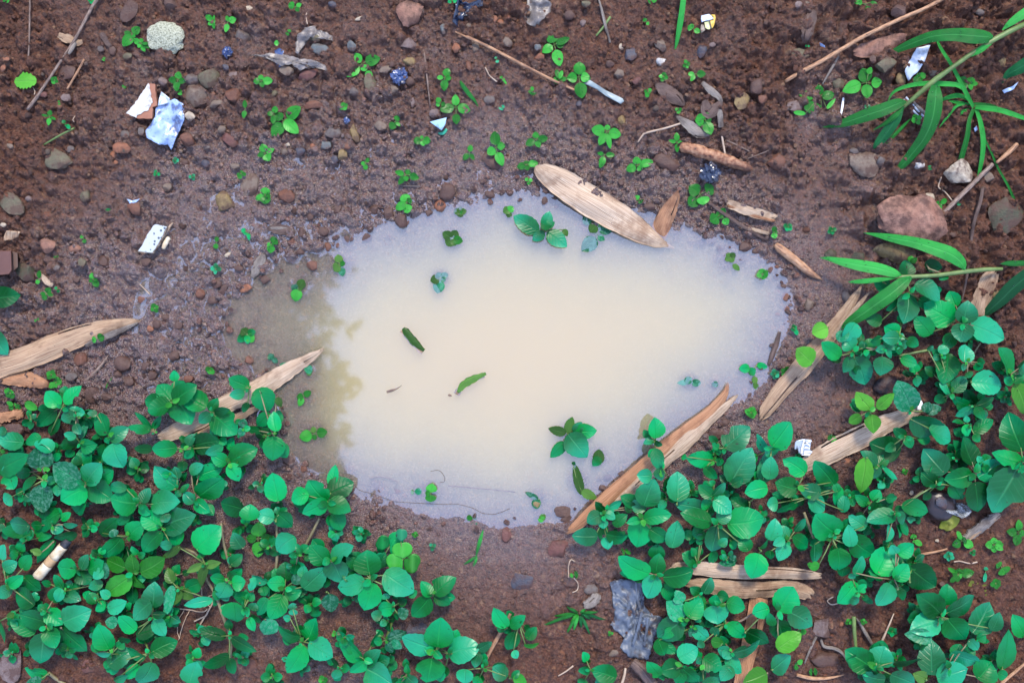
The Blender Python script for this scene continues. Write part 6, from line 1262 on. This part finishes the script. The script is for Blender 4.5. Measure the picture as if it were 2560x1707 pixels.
sheet('film_loop', poly('10', [(385, 320), (430, 270), (500, 235), (540, 240), (560, 275), (620, 290), (700, 330), (705, 370), (640, 345), (580, 310), (490, 305), (450, 330), (480, 350), (440, 400), (400, 430), (385, 500), (362, 480), (365, 400)]), zl(4), M['film'], a, 0.2, 5, 18, 7, 4, seed=22)
sheet('blue_patch', poly('10', [(170, 470), (210, 445), (260, 470), (250, 500), (262, 605), (215, 622), (180, 590)]), zl(1.5), M['blue'], a, 0.3, 2, 18, 5, 2, seed=23); tag(a, 'torn translucent grey plastic film with a blue patch', 'plastic film')
P = poly('20', [(130, -40), (300, -40), (365, 40), (355, 110), (290, 170), (225, 262), (150, 230), (110, 160), (140, 80)]); o = sheet('plastic_film', P, zl(3), M['film'], None, 0.25, 7, 24, 9, 4, seed=31); tag(o, 'grey translucent plastic scrap at the top edge', 'plastic film')
# yellow and white wrapper
def zp(x, y): return (1730+x/22.4, 20+y/22.4)
a = empty('candy_wrapper', 1770, 55, gz(1770, 55)); Z0 = flat([zp(900, 700)], 3.0)
sheet('white_flap', [zp(*q) for q in [(520, 440), (940, 350), (1080, 430), (1215, 620), (980, 700), (640, 760), (540, 820), (500, 620)]], Z0+1.0, M['whiteplastic'], a, 0.3, 1.2, 10, 4); sheet('yellow_side', [zp(*q) for q in [(1060, 380), (1290, 390), (1330, 560), (1250, 940), (1170, 1120), (1080, 1150), (990, 720), (1220, 630)]], Z0+0.4, M['yellow_print'], a, 0.3, 0.8, 10, 4)
sheet('pale_side', [zp(*q) for q in [(690, 790), (960, 730), (1060, 1140), (960, 1220), (840, 1200), (740, 1120)]], Z0, M['paleyellow'], a, 0.3, 0.8, 10, 4); sheet('black_stripe', [zp(*q) for q in [(960, 720), (1005, 715), (1110, 1150), (1060, 1160)]], Z0+1.1, M['blackprint'], a, 0.2, 0, 10, 3, per=3); sheet('pink_corner', [zp(*q) for q in [(520, 940), (660, 960), (740, 1250), (540, 1400), (470, 1250)]], Z0-0.5, M['rock_cream'], a, 0.6, 0.8, 10, 4)
tag(a, 'torn yellow and white wrapper near the top edge', 'wrapper')
P = poly('30', [(1365, 440), (1490, 415), (1465, 490), (1440, 560), (1370, 672), (1330, 700), (1288, 745), (1255, 655), (1300, 560)]); a = empty('plastic_strip', P[0][0], P[0][1], gz(*P[0])); sheet('strip_face', P, zl(3.5), M['whiteplastic'], a, 0.5, 1.2, 18, 6, 2, seed=41); strip('printed_crease', [TP('30', 1300, 640)+(7.2, 1.5), TP('30', 1360, 565)+(7.4, 1.2), TP('30', 1430, 570)+(7.2, 1.5)], M['blackprint'], a, n=8, cols=2, thick=0.1); tag(a, 'torn white plastic strip under the upper grass leaf', 'plastic strip')
a = empty('plastic_tube', 2290, 270, gz(2290, 270))
for k, dx in enumerate((-3.5, 2.6)): tubes('tube', [[(2262+dx, 246-dx, rest(2280, 260, 2.2), 2.7), (2285+dx, 272-dx, rest(2280, 260, 2.2), 2.8), (2306+dx, 294-dx, rest(2300, 290, 2.2), 2.6)]], M['whiteplastic'], a, 8)
tag(a, 'pair of thin white plastic tubes crossing under the grass stem', 'plastic tube')
stick('wood_chip', 'grey-green porous stick beside the white tubes', 'wood chip', 'drygrey', [(2282, 256, 8), (2296, 270, 10), (2310, 282, 9)], group='wood chips on the mud', wob=0.12)
# silver wrapper with white letter strokes
def kp(x, y): return (1960+x/17.42, 1070+y/17.42)
a = empty('silver_wrapper', 2010, 1115, gz(2010, 1115)); zk = flat([kp(800, 800)], 4.0)
sheet('film', [kp(*q) for q in [(480, 620), (560, 540), (820, 470), (1200, 500), (1160, 720), (1130, 940), (1240, 1040), (1100, 1190), (760, 1140), (640, 1080), (600, 860), (540, 760), (500, 940), (450, 900)]], zk, M['silver'], a, 0.3, 0.5, 14, 6, seed=51)
def stroke(pts, w, name='letter'): strip(name, [(kp(x, y)[0], kp(x, y)[1], zk+0.75, w) for x, y in pts], M['print'], a, n=10, cols=2, arch=0, thick=0.15)
stroke([(880, 480), (850, 680), (790, 900), (765, 1130)], 5.2); stroke([(880, 650), (1000, 610), (1195, 545)], 4.0); stroke([(900, 640), (1040, 690), (1140, 760)], 4.2); stroke([(890, 845), (1010, 850), (1130, 870)], 4.4); stroke([(1140, 1010), (950, 1010), (895, 1050), (930, 1100), (1150, 1120)], 4.6); stroke([(1130, 1020), (1220, 1040)], 5.0); stroke([(770, 1150), (950, 1165), (1110, 1180)], 2.4)
tag(a, 'crumpled silver wrapper scrap printed with white capital letters', 'wrapper')
# cigarette butt
a = empty('cigarette_butt', 125, 1405, gz(125, 1405)); zc = 21.0
def cg(f0, f1, r0, r1, m, nm, wob=0.02, n=5): tubes(nm, [[(94+(161-94)*(f0+(f1-f0)*i/n), 1441+(1362-1441)*(f0+(f1-f0)*i/n), zc, r0+(r1-r0)*i/n) for i in range(n+1)]], M[m], a, 14, wob)
cg(0.0, 0.40, 13.5, 12.6, 'cig', 'paper'); cg(0.39, 0.60, 12.9, 12.9, 'filterband', 'stained_band'); cg(0.60, 0.97, 12.6, 11.8, 'cig', 'paper'); cg(0.96, 1.16, 11.0, 8.5, 'char', 'charred_tip', 0.2); cg(-0.10, 0.02, 6.0, 9.0, 'dryorange', 'tobacco_shreds', 0.35)
tag(a, 'stubbed-out stained white cigarette butt among the weeds', 'cigarette butt')
P = poly('23', [(900, 640), (1000, 612), (1110, 620), (1200, 640), (1215, 860), (1300, 940), (1390, 970), (1320, 1130), (1290, 1210), (1255, 1350), (1080, 1330), (990, 1240), (1040, 1170), (900, 1030), (940, 960), (925, 800)])
a = empty('plastic_sheet', 1590, 1550, gz(1590, 1550)); sheet('sheet', P, zl(2.4), M['greysheet'], a, 0.4, 5, 13, 16, 4, seed=61, per=5)
for p in ([(1140, 640), (1150, 760), (1175, 880)], [(1195, 900), (1165, 1040), (1110, 1220)], [(1250, 960), (1235, 1090), (1215, 1230)]): strip('fold', [TP('23', *q)+(rest(*TP('23', *q), 4.6), 7) for q in p], M['greysheet'], a, n=12, arch=0.8, thick=0.4)
tag(a, 'crumpled grey-blue plastic sheet pressed into the mud', 'plastic sheet')
x, y = 2346, 1262; a = empty('rubber_cap', x, y, gz(x, y)); v, f = rock_verts(3, 321, 2, 0.1); gz_ = gz(x, y)
stone('dome', x, y, 80, 76, 0, M['blackrubber'], 321, sub=3, tall=0.5, sunk=0.2, cuts=2, lump=0.1, parent=a); stone('bluish_top', x+6, y-6, 28, 32, 0, M['rock_slate'], 322, sub=3, tall=0.3, sunk=0.0, cuts=2, lump=0.1, z=gz_*1000+8.6, parent=a); tag(a, 'dark round rubber cap with a bluish top', 'rubber cap')  # lighter bluish piece set on top of the dark dome
P = [(2290+q[0]/11.2, 1220+q[1]/11.2) for q in [(820, 640), (1000, 470), (1250, 400), (1480, 480), (1560, 640), (1480, 760), (1300, 840), (1120, 780), (1020, 740), (880, 690)]]; o = sheet('clear_plastic', P, lambda x, y: rest(x, y, 8), M['clear'], None, 0.25, 10, 16, 9, 3, seed=71); tag(o, 'crumpled clear plastic scrap beside the dark rubber cap', 'plastic scrap')
P = [(2290+q[0]/11.2, 1220+q[1]/11.2) for q in [(620, 1090), (780, 880), (1060, 760), (1220, 850), (1130, 1080), (980, 1170), (850, 1195)]]; o = sheet('dead_leaf', P, lambda x, y: rest(x, y, 3), M['yellow'], None, 0.4, 3, 20, 6, 5, seed=72); tag(o, 'pale yellow-green rotting leaf below the clear crumpled plastic', 'dead leaf', 'dead brown leaves')
x, y = TP('33', 1905, 715); a = empty('yellowing_leaf', x, y, gz(x, y)); q0, q1 = TP('33', 1925, 590), TP('33', 1915, 838); leaf(a, (q0[0], q0[1], 10), (q1[0], q1[1], 8), 50, M['yellow'], fold=0.1, rows=13, name='blade'); tag(a, 'yellowing olive leaf with its tip pointing down', 'leaf')
q0, q1 = TP('00', 335, 745), TP('00', 132, 748); a = empty('torn_leaf', q0[0], q0[1], gz(*q0)); leaf(a, (q0[0], q0[1], rest(*q0, 4)), (q1[0], q1[1], rest(*q1, 4)), 39, M['lime'], kind='round', fold=0.1, teeth=0.12, rows=13, bite=(0.75, 0.12, 1), name='blade'); tag(a, 'torn yellow-green leaf fallen near the left edge', 'leaf')
o = sheet('petal', poly('32', [(1395, 520), (1420, 560), (1418, 620), (1370, 625), (1380, 560)]), 16, M['print'], None, 0.5, 0.6, 10, 4, seed=81); tag(o, 'small pointed white flake above the wide pale dry leaf', 'white flake')
o = sheet('clay_shard', poly('01', [(2250, 1015), (2312, 1068), (2270, 1110), (2205, 1122), (2192, 1082)]), 1.8, M['rock_orange'], None, 2.0, 0.8, 12, 4, 2, seed=82); tag(o, 'flat orange clay shard in the shallow left end of the puddle', 'clay shard')
for lab, t, pts in (('tiny blue-white plastic fleck right of the white tubes', '30', [(1890, 1180), (1915, 1155), (1925, 1190), (1900, 1215)]), ('small crumpled blue-white plastic scrap at the right edge', '30', [(2150, 830), (2250, 790), (2300, 750), (2260, 820), (2170, 860)]), ('tiny white foil flecks above the speckled tile', '01', [(1165, 258), (1215, 275), (1285, 255), (1250, 290), (1195, 312)]), ('tiny pale plastic fleck left of the dark shrivelled leaf', '30', [(475, 390), (520, 420), (525, 440), (480, 425)])):
    o = sheet('plastic_fleck', poly(t, pts), lambda x, y: rest(x, y, 2.4), M['foil'], None, 0.3, 1.5, 8, 4, 1); tag(o, lab, 'plastic scrap', 'tiny plastic flecks')

# ------------------------------------------------------------------ clover
a = empty('clover', *TP('13', 1350, 430), 0.004)
def leaflet(c, tips, w, z, m='bright'):
    for (tx, ty) in tips:
        dx, dy = tx-c[0], ty-c[1]; L = math.hypot(dx, dy); px_, py_ = -dy/L*w*0.30, dx/L*w*0.30
        P = []
        for k in range(15):
            th = -math.pi*0.86+k*math.pi*1.72/14; rr = 1-0.20*math.exp(-(th/0.35)**2); P.append((c[0]+dx*0.56+(dx/L*math.cos(th)*L*0.46*rr)+(-dy/L)*math.sin(th)*w*0.5, c[1]+dy*0.56+(dy/L*math.cos(th)*L*0.46*rr)+(dx/L)*math.sin(th)*w*0.5))
        P.append((c[0]+dx*0.03, c[1]+dy*0.03)); o = sheet('leaflet', P, z+rp.uniform(-0.5, 0.5), M[m], a, 0.12, 0.6, 30, 5, seed=rp.randrange(99))
c0 = TP('13', 1352, 432); leaflet(c0, [TP('13', 1335, 270), TP('13', 1205, 500), TP('13', 1500, 500)], 52, 24); c1 = TP('13', 1225, 315); leaflet(c1, [TP('13', 1330, 200), TP('13', 1110, 250), TP('13', 1300, 330)], 40, 18, 'green'); c2 = TP('13', 1330, 270); leaflet(c2, [TP('13', 1340, 148)], 30, 27, 'teal'); c3 = TP('13', 1180, 310); leaflet(c3, [TP('13', 1130, 230), TP('13', 1120, 370)], 20, 15, 'green')
tubes('stem', [[(c0[0], c0[1], 24, 1.2), (TP('13', 1100, 620)[0], TP('13', 1100, 620)[1], 6, 1.6)], [(c1[0], c1[1], 18, 1.1), (TP('13', 1060, 600)[0], TP('13', 1060, 600)[1], 5, 1.4)], [(c2[0], c2[1], 27, 1.0), (c0[0]+5, c0[1]+30, 8, 1.2)], [(c3[0], c3[1], 15, 1.0), (c3[0]-10, c3[1]+40, 5, 1.2)]], M['stem'], a, 6)
tag(a, 'clover with three heart-shaped leaflets right of the weeds', 'clover')

# ------------------------------------------------------------------ grasses
rgz = random.Random(31)
def blade(parent, pts, m='grass', drops=14, arch=0.18, n=22):
    """pts (px, py, mm, width px)"""
    o = strip('leaf', pts, M[m], parent, n=n, cols=6, arch=arch, thick=0, rg=rgz)
    if drops: droplets(o, drops, rgz, (1.2, 2.8))
    return o
def bl(t, pts, m='grass', par=None, drops=14, **k): return blade(par, [TP(t, q[0], q[1])+(q[2], q[3]/ZF*0.82) for q in pts], m, drops, **k)
a = empty('bamboo_grass', *TP('30', 2040, 380), 0.004)
tubes('stem', [[TP('30', x, y)+(z, w/ZF/2) for x, y, z, w in ((2400, 200, 34, 46), (2200, 300, 36, 48), (2040, 385, 36, 44), (1860, 500, 34, 40), (1700, 615, 31, 40), (1540, 730, 28, 50), (1400, 850, 24, 44), (1260, 970, 20, 34), (1240, 1000, 19, 24))]], M['stem'], a, 10, 0.03)
bl('30', [(2050, 370, 37, 20), (2030, 345, 38, 110), (1900, 335, 42, 160), (1700, 320, 40, 138), (1500, 340, 33, 120), (1300, 410, 22, 96), (1130, 480, 13, 50), (1010, 480, 9, 8)], par=a, drops=26)
bl('30', [(2070, 385, 36, 14), (1980, 440, 37, 60), (1920, 480, 36, 56), (1862, 522, 34, 8)], par=a, drops=4)
bl('30', [(1270, 935, 24, 14), (1200, 950, 26, 110), (1050, 1010, 25, 140), (900, 1060, 21, 138), (740, 1115, 15, 104), (600, 1155, 10, 48), (505, 1168, 8, 6)], par=a, drops=26)
bl('30', [(1245, 980, 22, 14), (1180, 1080, 21, 110), (1110, 1190, 18, 118), (1040, 1280, 14, 104), (990, 1340, 11, 60), (972, 1368, 9, 10)], 'grassdark', a, 14)
bl('30', [(1240, 985, 24, 10), (1170, 1060, 24, 60), (1080, 1130, 20, 44), (965, 1198, 14, 6)], par=a, drops=4)
bl('30', [(1540, 790, 31, 90), (1535, 880, 34, 158), (1520, 1020, 34, 176), (1490, 1140, 31, 160), (1430, 1270, 25, 140), (1340, 1390, 18, 116), (1240, 1510, 12, 84), (1150, 1590, 8, 10)], par=a, drops=34)
bl('30', [(2150, 280, 36, 10), (2230, 210, 37, 70), (2360, 120, 38, 100), (2500, 40, 38, 80)], par=a, drops=4)
bl('30', [(2150, 765, 14, 6), (2200, 690, 18, 80), (2300, 630, 24, 130), (2420, 560, 30, 150)], 'grassdark', a, 4)
tag(a, 'broad-bladed grass stem with wet drooping leaves, upper right', 'grass', 'broad-bladed grasses')
a = empty('bamboo_grass', *TP('31', 1800, 930), 0.004)
tubes('stem', [[TP('31', x, y)+(z, w/ZF/2) for x, y, z, w in ((2150, 900, 24, 30), (2000, 905, 25, 38), (1810, 925, 26, 42), (1550, 960, 27, 38), (1330, 972, 27, 36), (1220, 975, 26, 40), (1060, 995, 24, 18))]], M['stem'], a, 10, 0.03)
bl('31', [(1805, 915, 27, 14), (1780, 850, 29, 110), (1680, 770, 32, 158), (1520, 710, 31, 146), (1350, 660, 27, 120), (1150, 620, 22, 92), (1000, 590, 18, 46), (880, 570, 15, 6)], par=a, drops=30)
bl('31', [(1225, 962, 27, 14), (1160, 940, 28, 90), (1020, 900, 28, 122), (850, 870, 25, 120), (680, 835, 20, 86), (560, 808, 16, 44), (478, 798, 14, 6)], par=a, drops=24)
bl('31', [(1200, 980, 26, 10), (1060, 995, 27, 44), (920, 1010, 25, 54), (800, 1018, 22, 40), (738, 1022, 20, 6)], par=a, drops=10)
bl('31', [(1320, 975, 28, 30), (1240, 1030, 30, 130), (1120, 1130, 30, 164), (980, 1230, 27, 158), (840, 1330, 22, 130), (730, 1400, 17, 84), (670, 1450, 14, 10)], par=a, drops=26)
bl('31', [(2130, 855, 25, 6), (2200, 850, 26, 50), (2300, 850, 27, 60), (2420, 845, 28, 40)], par=a, drops=4)
bl('31', [(1930, 1370, 10, 10), (2020, 1290, 14, 90), (2140, 1180, 20, 150), (2260, 1060, 26, 170), (2420, 930, 32, 150)], 'grassdark', a, 12)
tag(a, 'broad-bladed grass stem with dewy leaves at the right edge', 'grass', 'broad-bladed grasses')
a = empty('grass_tussock', *TP('30', 1880, 980), 0.004); c = (1880, 980)
for pts in ([(1890, 990, 12, 40), (1830, 880, 18, 50), (1770, 760, 20, 44), (1680, 590, 20, 40), (1590, 450, 18, 36), (1555, 370, 15, 24), (1548, 280, 13, 14), (1600, 210, 12, 4)],
            [(1880, 970, 12, 30), (1780, 800, 20, 48), (1600, 770, 24, 56), (1400, 770, 22, 50), (1250, 800, 18, 40), (1150, 850, 14, 30), (1100, 935, 10, 5)],
            [(1900, 985, 12, 40), (2000, 995, 16, 58), (2120, 1010, 18, 60), (2250, 1050, 17, 56), (2380, 1095, 15, 40)],
            [(1890, 1000, 12, 40), (1850, 1100, 15, 46), (1830, 1250, 15, 56), (1790, 1400, 12, 60), (1740, 1560, 9, 50), (1690, 1660, 7, 10)],
            [(1910, 1000, 12, 40), (1950, 1120, 15, 52), (1975, 1270, 16, 58), (1970, 1420, 14, 52), (1945, 1560, 11, 40), (1920, 1680, 9, 10)],
            [(1890, 950, 12, 24), (1960, 960, 13, 40), (2040, 970, 12, 40), (2110, 985, 10, 20)],
            [(1860, 960, 12, 20), (1780, 950, 14, 40), (1700, 935, 13, 30), (1655, 930, 12, 5)],
            [(1850, 960, 12, 20), (1740, 970, 15, 30), (1650, 1070, 12, 30), (1570, 1175, 9, 5)],
            [(1850, 1000, 11, 20), (1780, 1030, 12, 44), (1730, 1055, 10, 40), (1690, 1075, 9, 6)],
            [(1990, 1280, 13, 26), (2050, 1400, 12, 24), (2110, 1540, 11, 26), (2200, 1700, 10, 28), (2310, 1940, 9, 30)],
            [(1880, 940, 12, 20), (1760, 880, 14, 50), (1640, 900, 12, 44), (1560, 940, 10, 8)],
            [(1320, 1080, 9, 6), (1240, 1160, 10, 34), (1140, 1260, 10, 36), (1040, 1350, 8, 8)]):
    bl('30', pts, 'grass', a, 4, arch=-0.35)
tag(a, 'star-shaped tussock of narrow grass blades, upper right', 'grass')
a = empty('grass_shoot', *TP('20', 1570, 60), gz(*TP('20', 1570, 60))); bl('20', [(1490, 480, 5, 5), (1515, 380, 8, 40), (1540, 240, 12, 62), (1560, 110, 15, 62), (1580, -60, 17, 58)], par=a, drops=10); tag(a, 'tall bright green grass blade hanging from the top edge', 'grass', 'single grass blades')
a = empty('grass_shoot', *TP('20', 1715, 60), gz(*TP('20', 1715, 60))); bl('20', [(1705, 255, 4, 20), (1712, 160, 6, 36), (1722, 40, 8, 38), (1730, -60, 9, 36)], 'olive', a, 3); tag(a, 'dull olive grass stub beside the yellow wrapper', 'grass', 'single grass blades')
a = empty('grass_shoot', *TP('10', 1940, 830), gz(*TP('10', 1940, 830))); bl('10', [(1872, 740, 6, 14), (1900, 790, 8, 44), (1960, 870, 8, 46), (2010, 930, 6, 28), (2042, 985, 4, 5)], par=a, drops=2); bl('10', [(1872, 740, 6, 10), (1835, 765, 5, 30), (1798, 785, 3, 5)], 'olive', a, 0, n=8); tag(a, 'short bent green grass blade above the pale blue scrap', 'grass', 'single grass blades')
a = empty('grass_shoot', *TP('20', 1100, 380), gz(*TP('20', 1100, 380))); bl('20', [(1015, 382, 3, 6), (1075, 370, 4, 38), (1130, 378, 4, 28), (1185, 402, 3, 5)], par=a, drops=0, n=10); tag(a, 'tiny flat green grass leaf left of the tall grass blade', 'grass', 'single grass blades')
a = empty('grass_shoot', *TP('13', 2040, 350), gz(*TP('13', 2040, 350)))
for pts in ([(2020, 400, 3, 8), (2040, 320, 6, 36), (2060, 250, 7, 40), (2085, 165, 5, 10)], [(2030, 400, 3, 8), (1970, 440, 4, 32), (1908, 478, 3, 5)], [(2030, 410, 3, 8), (2015, 450, 4, 30), (1995, 495, 3, 5)]): bl('13', pts, par=a, drops=2, n=10)
tag(a, 'tiny grass sprout with one upright blade below the puddle', 'grass', 'single grass blades')
a = empty('grass_tuft', *TP('23', 620, 940), gz(*TP('23', 620, 940)))
for k, (dx, dy) in enumerate(((-370, 110), (-200, 50), (-130, 190), (-60, 160), (100, 190), (110, 40), (240, 45), (60, -60), (-120, -80), (-250, 10), (170, -30), (20, 140), (-90, 80))):
    bl('23', [(620, 940, 4, 14), (620+dx*0.4, 940+dy*0.35-10, 9, 34), (620+dx*0.75, 940+dy*0.7, 8, 26), (620+dx, 940+dy, 4, 4)], rgz.choice(['grass', 'bright', 'grassdark']), a, 1, n=10)
tag(a, 'small tuft of thin grass left of the grey plastic sheet', 'grass')
for lab, t, b0, t0, w, m in (('pointed dark green leaf reaching in from the left edge', '01', (-70, 1175), (188, 1140), 195, 'deep'), ('blue-green leaf tip at the left edge above the dry leaf', '01', (-90, 1480), (70, 1690), 190, 'teal')):
    q0, q1 = TP(t, *b0), TP(t, *t0); a = empty('edge_plant', q0[0], q0[1], gz(*q0)); leaf(a, (q0[0], q0[1], 14), (q1[0], q1[1], 12), w/ZF, M[m], fold=0.15, rows=13); tubes('stem', [[(q0[0]-20, q0[1]+10, 3, 2.5), (q0[0]+3, q0[1], 14, 1.8)]], M['stem'], a); tag(a, lab, 'weed', 'leaves reaching in from the left edge')
tubes_o = tubes('trailing_stem', [[TP('03', x, y)+(z, w/ZF/2) for x, y, z, w in ((1640, 310, 10, 22), (1790, 370, 11, 24), (1880, 470, 12, 28), (1900, 620, 10, 28), (1985, 760, 9, 32), (2040, 930, 9, 34), (2110, 1110, 10, 36), (2120, 1230, 10, 34), (2110, 1370, 8, 26))]], M['stemtan'], None, 8, 0.04); tag(tubes_o, 'long olive trailing stem below the weeds, lower left', 'stem', 'trailing stems')
for lab, t, pts, w in (('green trailing stem left of the yellow-edged weed, lower left', '03', [(1140, 880, 9), (1200, 960, 9), (1260, 1090, 9)], 20), ('green trailing stem at the left edge below the cigarette butt', '03', [(50, 950, 10), (140, 910, 11), (250, 850, 11)], 26), ('tan trailing stem near the bottom left corner', '03', [(440, 1470, 10), (520, 1530, 8), (600, 1580, 7)], 34), ('tan trailing stem between two weeds, lower left', '03', [(700, 700, 12), (790, 660, 12), (930, 640, 12)], 24), ('brown stem right of the cigarette butt weeds', '03', [(2030, 100, 12), (2050, 270, 11), (2120, 530, 9)], 26), ('curved green stem below the small round-leaved weed', '13', [(1255, 900, 12), (1245, 1010, 10), (1195, 1165, 9)], 28), ('green stem right of the yellow-green dotted weed', '32', [(1200, 130, 12), (1320, 105, 13), (1470, 78, 14)], 26), ('green stem left of the dark rubber cap', '32', [(1430, 1365, 15), (1330, 1440, 13), (1210, 1510, 11)], 24), ('thin tan stem above the wide pale dry leaf', '32', [(1660, 490, 14), (1560, 570, 14), (1440, 640, 13)], 26), ('thin tan stem dropping between two weeds near the right', '32', [(1950, 10, 14), (1890, 110, 13), (1820, 260, 12)], 16), ('dark stem crossing weeds above the split pale dry leaf', '33', [(330, 0, 16), (370, 110, 15), (420, 240, 14)], 28)):
    P = smooth_path([TP(t, q[0], q[1])+(q[2],) for q in pts], 12); o = tubes('trailing_stem', [[(p[0], p[1], p[2], w/ZF/2) for p in P]], M['stemtan' if 'tan' in lab or 'brown' in lab or 'dark' in lab else 'stem'], None, 7, 0.04); tag(o, lab, 'stem', 'trailing stems')

# ------------------------------------------------------------------ tree whose branch hangs over the left of the puddle (the water mirrors it)
def tree():
    rt = random.Random(3); a = bpy.data.objects.new('overhanging_tree', None); col.objects.link(a); a.location = (-3.4, -0.25, 0.0)
    def mm(v): return (v[0]/S+CX, -v[1]/S+CY)
    def raw(name, vs, fs, m, uv=None): return mesh_obj(name, [(v[0]+3.4, v[1]+0.25, v[2]) for v in vs], fs, m, a, True, None, uv)
    def limb(ch, sides=8):
        vs = []; fs = []; n = len(ch)
        for i, (p, r) in enumerate(ch):
            d = Vector(ch[min(i+1, n-1)][0])-Vector(ch[max(i-1, 0)][0]); d.normalize(); s = d.cross(Vector((0.1, 0.2, 1))); s.normalize(); u = s.cross(d)
            for k in range(sides): th = 6.2832*k/sides; vs.append(Vector(p)+s*(r*math.cos(th))+u*(r*math.sin(th)))
        for i in range(n-1):
            for k in range(sides): k2 = (k+1) % sides; fs.append((i*sides+k, i*sides+k2, (i+1)*sides+k2, (i+1)*sides+k))
        return vs, fs
    v, f = limb([((-3.4, -0.25, -0.1), 0.11), ((-3.35, -0.22, 1.0), 0.09), ((-3.2, -0.2, 2.1), 0.075), ((-3.0, -0.2, 3.2), 0.05), ((-2.9, -0.1, 4.2), 0.025)]); raw('trunk', v, f, M['twig'])
    v, f = limb([((-3.2, -0.2, 2.1), 0.05), ((-2.5, -0.15, 2.45), 0.035), ((-1.7, -0.12, 2.6), 0.025), ((-1.1, -0.1, 2.6), 0.014), ((-0.78, -0.1, 2.5), 0.005)]); raw('branch', v, f, M['twig'])
    vs = []; fs = []
    clumps = [(rt.uniform(-1.12, -0.62), rt.uniform(-0.50, 0.30), rt.uniform(0.03, 0.10)) for _ in range(60)] + [(rt.uniform(-2.9, -1.1), rt.gauss(-0.14, 0.16), 0.10) for _ in range(22)]
    for k in range(6500):
        cx, cy, r = rt.choice(clumps); x = cx+rt.gauss(0, r); y = cy+rt.gauss(0, r); z = 2.5+rt.gauss(0, 0.08)
        if x > -0.56-0.16*abs(y+0.16)+0.05*math.sin(y*31): continue
        L = rt.uniform(0.03, 0.07); w = L*0.42; th = rt.uniform(0, 6.28); d = Vector((math.cos(th), math.sin(th), rt.uniform(-0.5, 0.3))); d.normalize(); s = d.cross(Vector((rt.uniform(-.5, .5), rt.uniform(-.5, .5), 1))); s.normalize(); c = Vector((x, y, z)); b = len(vs)
        vs += [c, c+d*L*0.35+s*w*0.5, c+d*L*0.7+s*w*0.36, c+d*L, c+d*L*0.7-s*w*0.36, c+d*L*0.35-s*w*0.5]; fs.append(tuple(range(b, b+6)))
    raw('crown', vs, fs, M['deep'], [(0.5, 0.5)]*len(vs)); tag(a, 'leafy tree overhanging the puddle, seen mirrored in its left end', 'tree')
tree()

# ------------------------------------------------------------------ labels that single each thing out
MARKS = [(417, 97, 'the speckled concrete lump'), (415, 310, 'the blue-white foil wrapper'), (345, 245, 'the white tile shard'), (700, 150, 'the torn grey film'), (998, 193, 'the crumpled blue plastic ball'), (1096, 312, 'the pale blue plastic triangle'),
 (1021, 33, 'the terracotta lump'), (1165, 25, 'the dark blue plastic bag'), (1345, 30, 'the translucent scrap at the top'), (1290, 152, 'the long tan straw'), (1705, 60, 'the tall grass blade'), (1790, 395, 'the bark stick'), (2140, 105, 'the orange-tan straw'),
 (2290, 157, 'the white plastic strip'), (2430, 262, 'the star-shaped grass tussock'), (2269, 550, 'the red-brown earth chunk'), (380, 597, 'the speckled tile'), (22, 660, 'the brown ceramic block'), (200, 845, 'the weathered leaf from the left'), (1510, 515, 'the big pale dry leaf'),
 (1880, 528, 'the pale wooden chip'), (2000, 655, 'the brown wooden peg'), (600, 990, 'the leaf at the puddle left end'), (1640, 1135, 'the long brown dry leaf'), (2030, 885, 'the leaf at the puddle right end'), (2209, 963, 'the black pebble'), (2150, 1095, 'the wide pale dry leaf'),
 (2010, 1115, 'the silver wrapper'), (125, 1405, 'the cigarette butt'), (1590, 1550, 'the grey plastic sheet'), (1860, 1445, 'the split pale dry leaf'), (2346, 1262, 'the dark rubber cap'), (1010, 1395, 'the clover'), (2438, 1475, 'the yellowing olive leaf'), (1443, 1536, 'the small grass tuft'),
 (540, 1520, 'the olive trailing stem'), (62, 203, 'the torn yellow-green leaf'), (160, 150, 'the long tan twig'), (645, 1345, 'the pale dotted seedling'), (2140, 1560, 'the upright cut stalk'), (2390, 440, 'the cream-yellow stone'), (1250, 815, 'the floating scrap left of centre'), (1175, 955, 'the floating scrap in the centre'), (2500, 1340, 'the frayed dead stem')]
DIRS = ['right of', 'below right of', 'below', 'below left of', 'left of', 'above left of', 'above', 'above right of']
ORD = ['nearest', 'second nearest', 'third nearest', 'fourth nearest', 'fifth nearest', 'sixth nearest', 'seventh nearest', 'eighth nearest', 'ninth nearest', 'tenth nearest', 'eleventh nearest', 'twelfth nearest', 'thirteenth nearest', 'fourteenth nearest', 'fifteenth nearest', 'sixteenth nearest', 'seventeenth nearest', 'eighteenth nearest', 'nineteenth nearest', 'twentieth nearest']
def write_labels():
    G = {}
    for o, d, x, y in AUTO:
        mx, my, ph = min(MARKS, key=lambda q: (q[0]-x)**2+(q[1]-y)**2); di = DIRS[int(round(math.atan2(y-my, x-mx)/(math.pi/4))) % 8]
        G.setdefault((d, di, ph), []).append((math.hypot(x-mx, y-my), o))
    for (d, di, ph), v in G.items():
        v.sort(key=lambda q: q[0])
        for k, (_, o) in enumerate(v): o['label'] = '%s %s %s' % (d, di, ph) if len(v) == 1 else '%s %s %s %s' % (ORD[min(k, 19)], d, di, ph)
write_labels()
